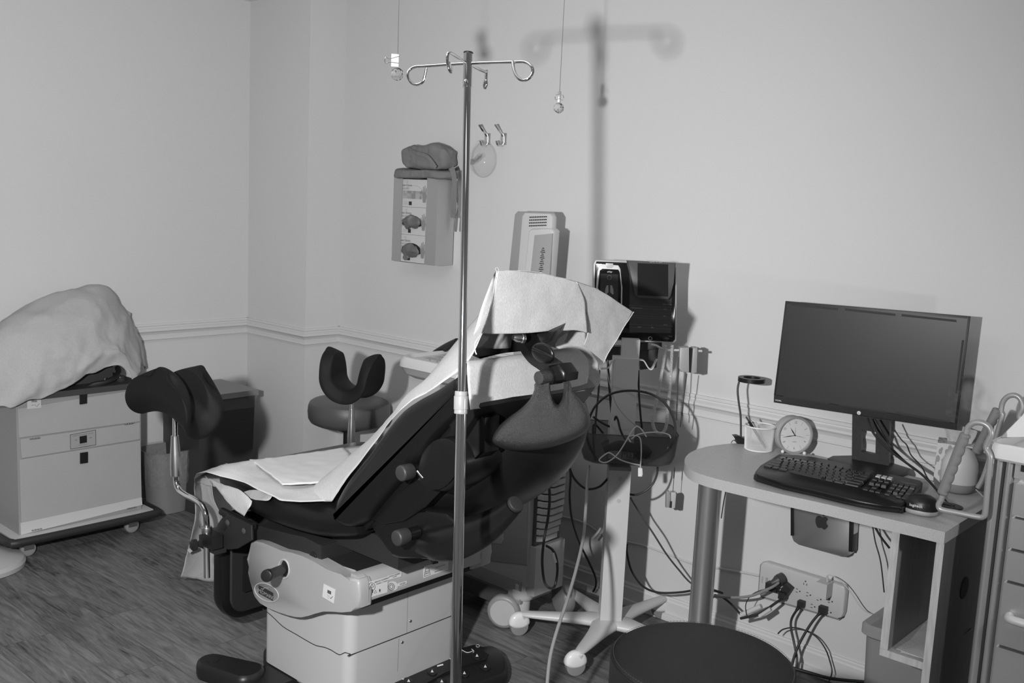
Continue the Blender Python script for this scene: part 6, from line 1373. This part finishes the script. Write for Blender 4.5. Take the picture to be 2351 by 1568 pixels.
obj('diffuser_dome', MB().lathe(d0, Z_, [(39*sC, .030), (39.5*sC, .034), (39.5*sC, 40*sC+.02), (38*sC, 62*sC+.01), (34*sC, 80*sC), (27*sC, 93*sC), (16*sC, 102*sC), (4*sC, 105*sC), (.001, 105*sC)], 40), 'white', df, ang=60)
obj('power_lead', MB().tube([d0+Vector((.035, .01, .022)), PZ(2245, 1128, ZD+.01), PZ(2262, 1145, ZD+.004)], .0015, 6), 'white', df)
gm = empty('cable_grommet', PZ(2180, 1165, ZD), 'flat black oval cable grommet in the desk below the diffuser', 'grommet')
g0 = PZ(2180, 1163, ZD); obj('grommet_cap', MB().lathe(g0, Z_, [(.034, .0), (.034, .002), (.028, .004), (.001, .004)], 36), 'black', gm)
obj('grommet_slot', MB().box(g0.x-.02, g0.x+.012, g0.y-.008, g0.y+.008, ZD+.003, ZD+.0055), 'ink', gm)
# steam from the diffuser
stm = bpy.data.materials.new('steam'); stm.use_nodes = True; nt = stm.node_tree
for n in list(nt.nodes): nt.nodes.remove(n)
o_ = nt.nodes.new('ShaderNodeOutputMaterial'); vsn = nt.nodes.new('ShaderNodeVolumeScatter'); ns_ = nt.nodes.new('ShaderNodeTexNoise'); ns_.inputs['Scale'].default_value = 22; ns_.inputs['Detail'].default_value = 6; ns_.inputs['Distortion'].default_value = 1.6
tc_ = nt.nodes.new('ShaderNodeTexCoord'); mr = nt.nodes.new('ShaderNodeMapRange'); mr.inputs['From Min'].default_value = .50; mr.inputs['From Max'].default_value = .72; mr.inputs['To Max'].default_value = 14
nt.links.new(tc_.outputs['Object'], ns_.inputs['Vector']); nt.links.new(ns_.outputs['Fac'], mr.inputs['Value']); nt.links.new(mr.outputs[0], vsn.inputs['Density']); nt.links.new(vsn.outputs[0], o_.inputs['Volume'])
sb_ = MB(); c_ = d0+Z_*(105*sC)
sb_.rings([[c_+Vector((ox+r_*math.cos(t), oy+r_*.7*math.sin(t), z)) for t in [2*PI*k/20 for k in range(20)]] for z, r_, ox, oy in ((.004, .008, 0, 0), (.04, .03, .0, .0), (.08, .045, -.01, .0), (.12, .05, -.01, .01), (.17, .04, -.015, .01), (.20, .015, -.02, .01))])
so_ = obj('steam', sb_, stm); tag(so_, 'faint white steam drifting up from the aroma diffuser beside the monitor', 'steam', None, 'stuff')
# ---------------- small aluminium computer under the desk
mm = empty('mini_computer', PY(1887, 1215, -.02), 'small aluminium computer with a black fruit emblem hung on the wall under the desk', 'computer')
YM = -.045
obj('casing', MB().prism([PY(x, y, YM) for x, y in ((1818, 1150), (1818, 1232), (1822, 1243), (1834, 1251), (1925, 1276), (1940, 1278), (1950, 1274), (1957, 1262), (1962, 1195), (1962, 1150))], (0, .036, 0), .0015), 'alu', mm, ang=30)
lg0 = PY(1887, 1199, YM-.001); s_ = PY(1897, 1199, YM)-PY(1887, 1199, YM); u_ = s_.length/10
uxx = Vector((1, 0, 0)); 
ap = [(0, 11), (5, 13.5), (10, 12.5), (13, 9), (10.5, 6), (10, 1), (12, -2.5), (14.5, -4.5), (12, -10), (8, -14.5), (4, -14), (0, -12.5), (-4, -14), (-8, -14), (-12, -9), (-14.5, -2), (-14.5, 5), (-12, 10.5), (-7.5, 13), (-3, 12)]
obj('emblem', MB().prism([lg0+uxx*(x*u_*1.0)+Z_*(y*u_) for x, y in [(p.x, p.y) for p in catmull([Vector((x, y, 0)) for x, y in ap], 3, True)]], (0, -.0005, 0)), 'ink', mm)
obj('emblem', MB().prism([lg0+uxx*(x*u_)+Z_*(y*u_) for x, y in ((0, 14), (.5, 18), (3, 21), (7, 22), (6.5, 18), (4, 15))], (0, -.0005, 0)), 'ink', mm)
for pts in (((1815, 1150), (1822, 1150), (1822, 1230), (1815, 1230)), ((1950, 1180), (1960, 1182), (1957, 1268), (1948, 1266))):
    obj('bracket', MB().prism([PY(x, y, YM-.004) for x, y in pts], (0, .04, 0), .001), 'black', mm)
# ---------------- power strip on the wall
ps = empty('power_strip', PY(1842, 1355, -.02), 'white twelve-socket power strip mounted on the wall behind the desk post', 'power strip')
def WP(x, y, o=-.032): return PY(x, y, o)
obj('strip_body', MB().prism([WP(x, y) for x, y in ((1746, 1298), (1750, 1292), (1758, 1291), (1928, 1343), (1938, 1348), (1941, 1358), (1936, 1408), (1932, 1418), (1922, 1421), (1752, 1371), (1743, 1366), (1741, 1356))], (0, .03, 0), .004, 2), 'white', ps, ang=50)
obj('strip_edge', MB().prism([WP(x, y, -.012) for x, y in ((1745, 1297), (1752, 1290), (1930, 1342), (1943, 1352), (1937, 1416), (1926, 1424), (1750, 1373), (1740, 1360))], (0, .008, 0)), 'mgrey', ps)
uS = (WP(1900, 1400)-WP(1800, 1370)).normalized(); 
def socket(x, y, vert):
    c_ = WP(x, y, -.0325); mb = MB(); a, b = (X_, Z_) if not vert else (Z_, X_)
    if vert: mb.cbox(c_-X_*.0052-Z_*.002, X_, Y_, Z_, .0018, .001, .007).cbox(c_+X_*.0052-Z_*.002, X_, Y_, Z_, .0018, .001, .007).cyl(c_+Z_*.008+Y_*.0005, c_+Z_*.008-Y_*.0005, .0024, n=12)
    else: mb.cbox(c_+Z_*.0055-X_*.004, X_, Y_, Z_, .007, .001, .0018).cbox(c_-Z_*.0055-X_*.004, X_, Y_, Z_, .007, .001, .0018).cyl(c_+X_*.007+Y_*.0005, c_+X_*.007-Y_*.0005, .0024, n=12)
    obj('socket', mb, 'ink', ps)
for x, y, v in ((1849, 1340, 1), (1832, 1356.5, 0), (1856, 1365, 0), (1880, 1375, 0), (1906, 1380, 0), (1866, 1392, 0), (1903, 1405, 0)): socket(x, y, v)
obj('rocker_switch', MB().prism([WP(x, y, -.0335) for x, y in ((1758, 1326), (1763, 1327), (1762, 1341), (1757, 1340))], (0, .002, 0)), 'lgrey', ps)
obj('brand_lettering', text_mb('ANKER', .0075, WP(1750.5, 1331, -.0328), Z_, -X_), 'mgrey', ps)
# plugs
def thing_plug(name, label, parts, cat='plug', g=None):
    e = empty(name, parts[0][3], label, cat, g)
    for nm, mb, mt, _ in parts: obj(nm, mb, mt, e)
    return e
pA = WP(1798, 1328, -.05); thing_plug('round_plug', 'large round grey plug at the upper left of the power strip', [('plug_body', MB().lathe(WP(1799, 1327, -.034), (-.5, -.8, -.35), [(.020, 0), (.020, .018), (.017, .020), (.019, .024), (.012, .036), (.008, .050), (.001, .051)], 24), 'dgrey', pA)])
cable('grey_cable', [(1788, 1338, -.075), (1775, 1347, -.095), (1755, 1356, -.11), (1725, 1368, -.12), (1690, 1372, -.12), (1655, 1370, -.11), (1640, 1369, -.10)], .0045, 'mgrey', 'thick grey cable arching from the round plug to the desk post')
pB = WP(1776, 1345, -.05); thing_plug('adapter_plug', 'black square adapter plug below the round grey plug', [('plug_body', MB().cbox(WP(1774, 1347, -.048), X_, Y_, Z_, .040, .030, .026, .004), 'rubber', pB)])
pC = WP(1806, 1354, -.05); thing_plug('angled_plug', 'black stepped plug with a white tag at the lower left of the power strip', [('plug_body', MB().cbox(WP(1808, 1352, -.046), (X_-Z_*.5).normalized(), Y_, (Z_+X_*.5).normalized(), .028, .026, .030, .008, 3).cbox(WP(1798, 1366, -.058), X_, Y_, Z_, .022, .03, .024, .005), 'rubber', pC), ('plug_tag', MB().cbox(WP(1789, 1377, -.07), (X_-Z_*.3).normalized(), Y_, (Z_+X_*.3).normalized(), .016, .002, .007), 'card', pC)])
pE = WP(1839, 1386, -.05); thing_plug('flat_plug', 'black square-headed plug low in the middle of the power strip', [('plug_body', MB().cbox(WP(1840, 1386, -.042), X_, Y_, Z_, .022, .02, .020, .003).cyl(WP(1834, 1394, -.05), WP(1828, 1402, -.055), .007, .0045, n=12), 'rubber', pE)])
pF = WP(1890, 1398, -.05); thing_plug('oval_plug', 'black oval plug at the lower right of the power strip', [('plug_body', MB().cbox(WP(1890, 1400, -.042), X_, Y_, Z_, .026, .02, .024, .008, 3).cyl(WP(1884, 1407, -.05), WP(1878, 1412, -.055), .007, .0045, n=12), 'rubber', pF)])
ch_ = thing_plug('usb_charger', 'white block charger plugged into the right of the power strip', [('charger_body', MB().cbox(WP(1892, 1352, -.056), X_, Y_, Z_, .038, .046, .050, .003), 'white', WP(1892, 1352, -.05)), ('cable_end', MB().cyl(WP(1900, 1336, -.07), WP(1899, 1324, -.07), .0035, n=10), 'white', None)])
cable('white_cable', [(1899, 1325, -.070), (1902, 1320, -.07), (1915, 1324, -.065), (1935, 1338, -.06), (1955, 1362, -.055), (1972, 1388, -.055), (1985, 1402, -.06), (2006, 1412, -.08)], .0017, 'white', 'thin white cable from the block charger over to the grey storage bin')
cable('black_cable', [(1829, 1401, -.055), (1818, 1420, -.06), (1816, 1440, -.065), (1822, 1470, -.07), (1828, 1500, -.08), (1830, 1520, -.09), (1826, 1545, -.10), (1820, 1580, -.12)], .0042, 'rubber', 'black cable dropping from the square-headed plug to the floor')
cable('black_cable', [(1878, 1412, -.055), (1862, 1432, -.065), (1842, 1465, -.08), (1828, 1495, -.095), (1818, 1530, -.11), (1815, 1570, -.13)], .0044, 'rubber', 'black cable slanting down left from the oval plug')
cable('black_cable', [(1786, 1455, -.07), (1798, 1445, -.065), (1822, 1441, -.06), (1848, 1447, -.055), (1875, 1463, -.05), (1895, 1490, -.05), (1906, 1520, -.05), (1910, 1545, -.06), (1900, 1572, -.10)], .0024, 'rubber', 'thin black cable making a round arch below the power strip')
cable('black_cable', [(1800, 1372, -.065), (1780, 1385, -.09), (1755, 1403, -.10), (1735, 1412, -.11), (1700, 1420, -.12)], .0045, 'rubber', 'short thick black cable with a white wrap label, leading left from the stepped plug')
cable('black_cable', [(1793, 1347, -.07), (1760, 1352, -.10), (1735, 1360, -.11), (1720, 1372, -.12), (1712, 1390, -.12), (1714, 1412, -.12)], .0016, 'rubber', 'very thin black wire curling down behind the front stool edge')
for k, (a, b) in enumerate((((1702, 1412), (1748, 1392)), ((1744, 1415), (1770, 1398)))):
    w2 = obj('wrap_label', MB().cyl(WP(*a, -.112), WP(*b, -.104), .0085-.002*k, n=14), 'card'); tag(w2, ('larger white printed wrap label on the cable left of the plugs', 'smaller white wrap label on the cable just under the plugs')[k], 'cable label')
cable('black_cable', [(1641, 1366, -.07), (1660, 1372, -.08), (1680, 1388, -.09), (1700, 1410, -.11)], .0040, 'rubber', 'black cable emerging from behind the desk post towards the stool')
cable('black_cable', [(2004, 1210, -.08), (2010, 1245, -.08), (2022, 1290, -.08), (2030, 1360, -.08)], .0022, 'rubber', 'thin black cable hanging under the desk, left of the pair')
cable('black_cable', [(2008, 1208, -.09), (2022, 1232, -.10), (2042, 1258, -.12)], .0034, 'rubber', 'thicker black cable slanting right under the desk to the shelf')
cable('black_cable', [(1815, 1532, -.14), (1860, 1545, -.12), (1910, 1558, -.11), (1990, 1566, -.10), (2050, 1572, -.10)], .0055, 'rubber', 'thick black cable lying along the foot of the wall below the power strip')
cable('black_cable', [(1668, 1120, -.09), (1662, 1150, -.09), (1656, 1190, -.09)], .0018, 'rubber', 'thin black wire hanging close behind the desk post')
# ---------------- storage bin under the shelf
gb_ = empty('storage_bin', (3.44, -.22, 0), 'grey storage bin with a clear lid standing on the floor under the desk shelf', 'storage bin')
sbx, sby = 3.455, -.15
obj('bin_body', MB().rings([rr(sbx, sby, z, .115-i_, .118-i_, .03) for z, i_ in ((.0, .015), (.02, .010), (.30, .0), (.305, -.004), (.315, -.004))]), 'mgrey', gb_)
obj('bin_lid', MB().rings([rr(sbx, sby, z, .128-i_, .130-i_, .035) for z, i_ in ((.31, .0), (.335, .0), (.342, .006), (.343, .03))]), 'frost', gb_)
obj('lid_opening', MB().cyl((sbx+.01, sby-.01, .343), (sbx+.01, sby-.01, .3445), .05, n=36), 'bin', gb_)
# ================================================================== MEDICAL CART AT THE RIGHT
mdc = empty('supply_cart', (3.95, -.28, 0), 'grey metal drawer cart with white top tray at the right edge of the picture', 'drawer cart')
YC = -.50
cxl = PY(2279, 1060, YC).x; cxm = PY(2304, 1060, YC).x; cxr = PY(2327, 1060, YC).x; czt = PY(2290, 1052, YC).z
obj('corner_post', MB().rings([rr((cxl+cxm)/2, YC+.03, z, (cxm-cxl)/2, .030, .014) for z in (.10, czt)]), 'silver', mdc)
obj('corner_post', MB().rings([rr((cxm+cxr)/2+.002, YC+.028, z, (cxr-cxm)/2-.002, .026, .009) for z in (.10, czt)]), 'silver', mdc)
obj('post_groove', MB().box(cxm-.003, cxm+.004, YC+.006, YC+.05, .10, czt), 'ink', mdc)
obj('side_wall', MB().box(cxl+.004, cxr, YC+.05, -.06, .10, czt), 'silver', mdc)
obj('carcass', MB().box(cxr, 4.42, YC+.022, -.06, .10, czt), 'silver', mdc)
zz = [PY(2340, y, YC).z for y in (1100, 1190, 1268, 1345, 1495)]
top_p = obj('top_panel', MB().box(cxr+.004, 4.42, YC+.004, YC+.03, PY(2340, 1100, YC).z, czt, .002), 'silver', mdc)
obj('lock_plate', MB().box(PY(2344, 1070, YC).x, PY(2344, 1070, YC).x+.05, YC+.002, YC+.008, PY(2344, 1083, YC).z, PY(2344, 1062, YC).z, .001), 'black', top_p)
edges = [PY(2340, 1108, YC).z, PY(2335, 1187, YC).z, PY(2330, 1262, YC).z, PY(2325, 1337, YC).z, PY(2315, 1488, YC).z, .14]
for n_, (a, b) in enumerate(zip(edges, edges[1:])):
    hx_ = cxr+(.14 if n_ < 3 else .035)
    d_ = obj('drawer', MB().box(cxr+.012, 4.41, YC-.004, YC+.03, b+.004, a-.004, .004), 'silver', mdc)
    obj('drawer_handle', MB().tube([(hx_+0.000, YC-.006, (a+b)/2-.0), (hx_+0.006, YC-.026, (a+b)/2), (hx_+0.039, YC-.03, (a+b)/2), (hx_+0.159, YC-.03, (a+b)/2), (hx_+0.195, YC-.026, (a+b)/2), (hx_+0.201, YC-.006, (a+b)/2)], .011, 12, 4), 'white', d_)
tz = czt
obj('top_tray', MB().rings([[Vector((p.x, p.y, z)) for p in rr((cxl+4.42)/2-.004, (YC-.06)/2-.005, z, (4.42-cxl)/2+.010-i_, (-.06-YC)/2+.014-i_, .03, 5)] for z, i_ in ((tz-.002, .006), (tz+.004, 0), (tz+.034, 0), (tz+.040, .004), (tz+.040, .012), (tz+.014, .022))]), 'whitegloss', mdc, ang=40)
obj('tray_back', MB().hexa([(cxl+.02, -.12, tz+.02), (4.40, -.12, tz+.02), (4.40, -.09, tz+.02), (cxl+.02, -.09, tz+.02), (cxl+.08, -.08, tz+.16), (4.40, -.08, tz+.16), (4.40, -.065, tz+.16), (cxl+.08, -.065, tz+.16)], .004), 'whitegloss', mdc)
obj('splash_guard', MB().prism([PY(x, y, YC+.06) for x, y in ((2291, 1008), (2351, 950), (2420, 890), (2420, 1010), (2351, 1000))], (0, .012, 0), .003), 'whitegloss', mdc)
for x in (cxl+.05, 4.36):
    for y in (YC+.06, -.11): c_ = obj('castor', MB().cyl((x-.014, y, .045), (x+.014, y, .045), .045, n=24, bev=.006), 'dgrey', mdc); obj('fork', MB().box(x-.02, x+.02, y-.02, y+.02, .075, .102, .004), 'silver', c_)
def handle(Yh, tube, grip, bumps, lean=0):
    h_ = obj('push_handle', MB().tube([PY(x, y, Yh) for x, y in tube], .0072, 14, 5), 'tubegrey', mdc, ang=60)
    a, b = PY(*grip[0], Yh), PY(*grip[1], Yh); n_ = 60; d_ = (b-a).normalized(); sd_ = d_.cross(Y_).normalized(); rs = []
    if sd_.x < 0: sd_ = -sd_
    for k in range(n_+1):
        f_ = k/n_; c_ = a.lerp(b, f_); e_ = .5 if k in (0, n_) else (.9 if k in (1, n_-1) else 1)
        bump_ = .0030*abs(math.sin(PI*bumps*max(0, min(1, (f_-.06)/.88)))) if .06 < f_ < .94 else .003
        rs.append([c_+sd_*(((.0115+bump_) if math.cos(t) > 0 else .0125)*math.cos(t)*e_)+Y_*(.0125*math.sin(t)*e_) for t in [2*PI*q/16 for q in range(16)]])
    obj('foam_grip', MB().rings(rs), 'foamgrip', h_, ang=60)
handle(YC-.03, ((2160, 1150), (2155, 1160), (2162, 1170), (2200, 1178), (2245, 1187), (2257, 1186), (2262, 1176), (2267, 1120), (2273, 1060), (2272, 1044), (2264, 1028), (2268, 1014), (2276, 996), (2270, 980), (2255, 971), (2236, 971), (2222, 982), (2216, 1000), (2190, 1068), (2160, 1150)), ((2162, 1136), (2217, 994)), 6)
handle(-.16, ((2245, 1120), (2262, 1085), (2300, 960), (2298, 950), (2302, 925), (2315, 910), (2332, 908), (2344, 918), (2347, 938), (2340, 955), (2345, 975), (2351, 990)), ((2240, 1040), (2291, 938)), 6)
# ================================================================== FOREGROUND STOOL
fs = empty('round_stool', (3.35, -1.23, 0), 'black leather round stool with stitched edge in the right foreground', 'stool')
fx_, fy_, fr2 = 3.402, -1.316, .1945
obj('seat', MB().lathe((fx_, fy_, .482), Z_, [(.02, 0), (fr2*.92, 0), (fr2*.985, .012), (fr2, .035), (fr2*1.0, .085), (fr2*.992, .100), (fr2*.975, .1075), (fr2*.955, .1115), (fr2*.90, .1150), (fr2*.6, .1175), (.001, .118)], 96), 'stoolblack', fs, ang=60)
obj('piping', MB().tube(circ_pts(Vector((fx_, fy_, 0)), fr2*.988, .585, 96), .0022, 6, 1, True), 'stoolblack', fs)
mb = MB()
for k in range(150):
    t = 2*PI*k/150; c_ = Vector((fx_+fr2*.968*math.cos(t), fy_+fr2*.968*math.sin(t), .5945)); d_ = Vector((-math.sin(t), math.cos(t), 0)); mb.cyl(c_-d_*.0028, c_+d_*.0028, .0005, n=5)
obj('stitching', mb, 'dgrey', fs, kind='stuff')
obj('underplate', MB().cyl((fx_, fy_, .457), (fx_, fy_, .483), .09, n=32), 'satin', fs); obj('column', MB().cyl((fx_, fy_, .08), (fx_, fy_, .46), .022, n=20), 'chrome', fs)
for k in range(5):
    t = 2*PI*k/5+.3; d = Vector((math.cos(t), math.sin(t), 0)); o = Vector((fx_, fy_, 0)); lg = obj('leg', MB().tube([o+Z_*.10, o+d*.10+Z_*.09, o+d*.18+Z_*.062], .016, 10), 'chrome', fs)
    obj('castor', MB().cyl(o+d*.18+Vector((-d.y, d.x, 0))*.012+Z_*.026, o+d*.18-Vector((-d.y, d.x, 0))*.012+Z_*.026, .026, n=16, bev=.004), 'black', lg)
# ================================================================== LIGHT: the photographer's flash, and unseen fill lights added under the ceiling
def area(name, loc, size, energy, rot=(0, 0, 0)):
    l = bpy.data.lights.new(name, 'AREA'); l.shape = 'RECTANGLE'; l.size, l.size_y = size; l.energy = energy
    o = bpy.data.objects.new(name, l); COL.objects.link(o); o.location = loc; o.rotation_euler = rot; return o
l = bpy.data.lights.new('flash', 'SPOT'); l.energy = 315; l.shadow_soft_size = .035; l.spot_size = math.radians(150); l.spot_blend = 1.0
fl = bpy.data.objects.new('flash', l); COL.objects.link(fl); FL = Vector((3.55, -2.95, 1.49)); fl.location = FL
fl.rotation_euler = (Vector((.6, -.7, .75))-FL).to_track_quat('-Z', 'Y').to_euler()
l2 = bpy.data.lights.new('side_flash', 'POINT'); l2.energy = 6; l2.shadow_soft_size = .03
f2 = bpy.data.objects.new('side_flash', l2); COL.objects.link(f2); f2.location = (4.25, -.74, 1.06)
area('ceiling_fill', (2.2, -2.0, 2.425), (1.2, .6), 5)  # added area lights without a fixture, lifting the shadows a little
area('ceiling_fill', (4.2, -3.4, 2.425), (1.2, .6), 4)
w = bpy.data.worlds.new('world'); sc.world = w; w.use_nodes = True; w.node_tree.nodes['Background'].inputs[0].default_value = (.5, .5, .5, 1); w.node_tree.nodes['Background'].inputs[1].default_value = .0
vs = sc.view_settings; vs.view_transform = 'Standard'; vs.look = 'None'; vs.exposure = 0; vs.gamma = 1; vs.use_curve_mapping = False
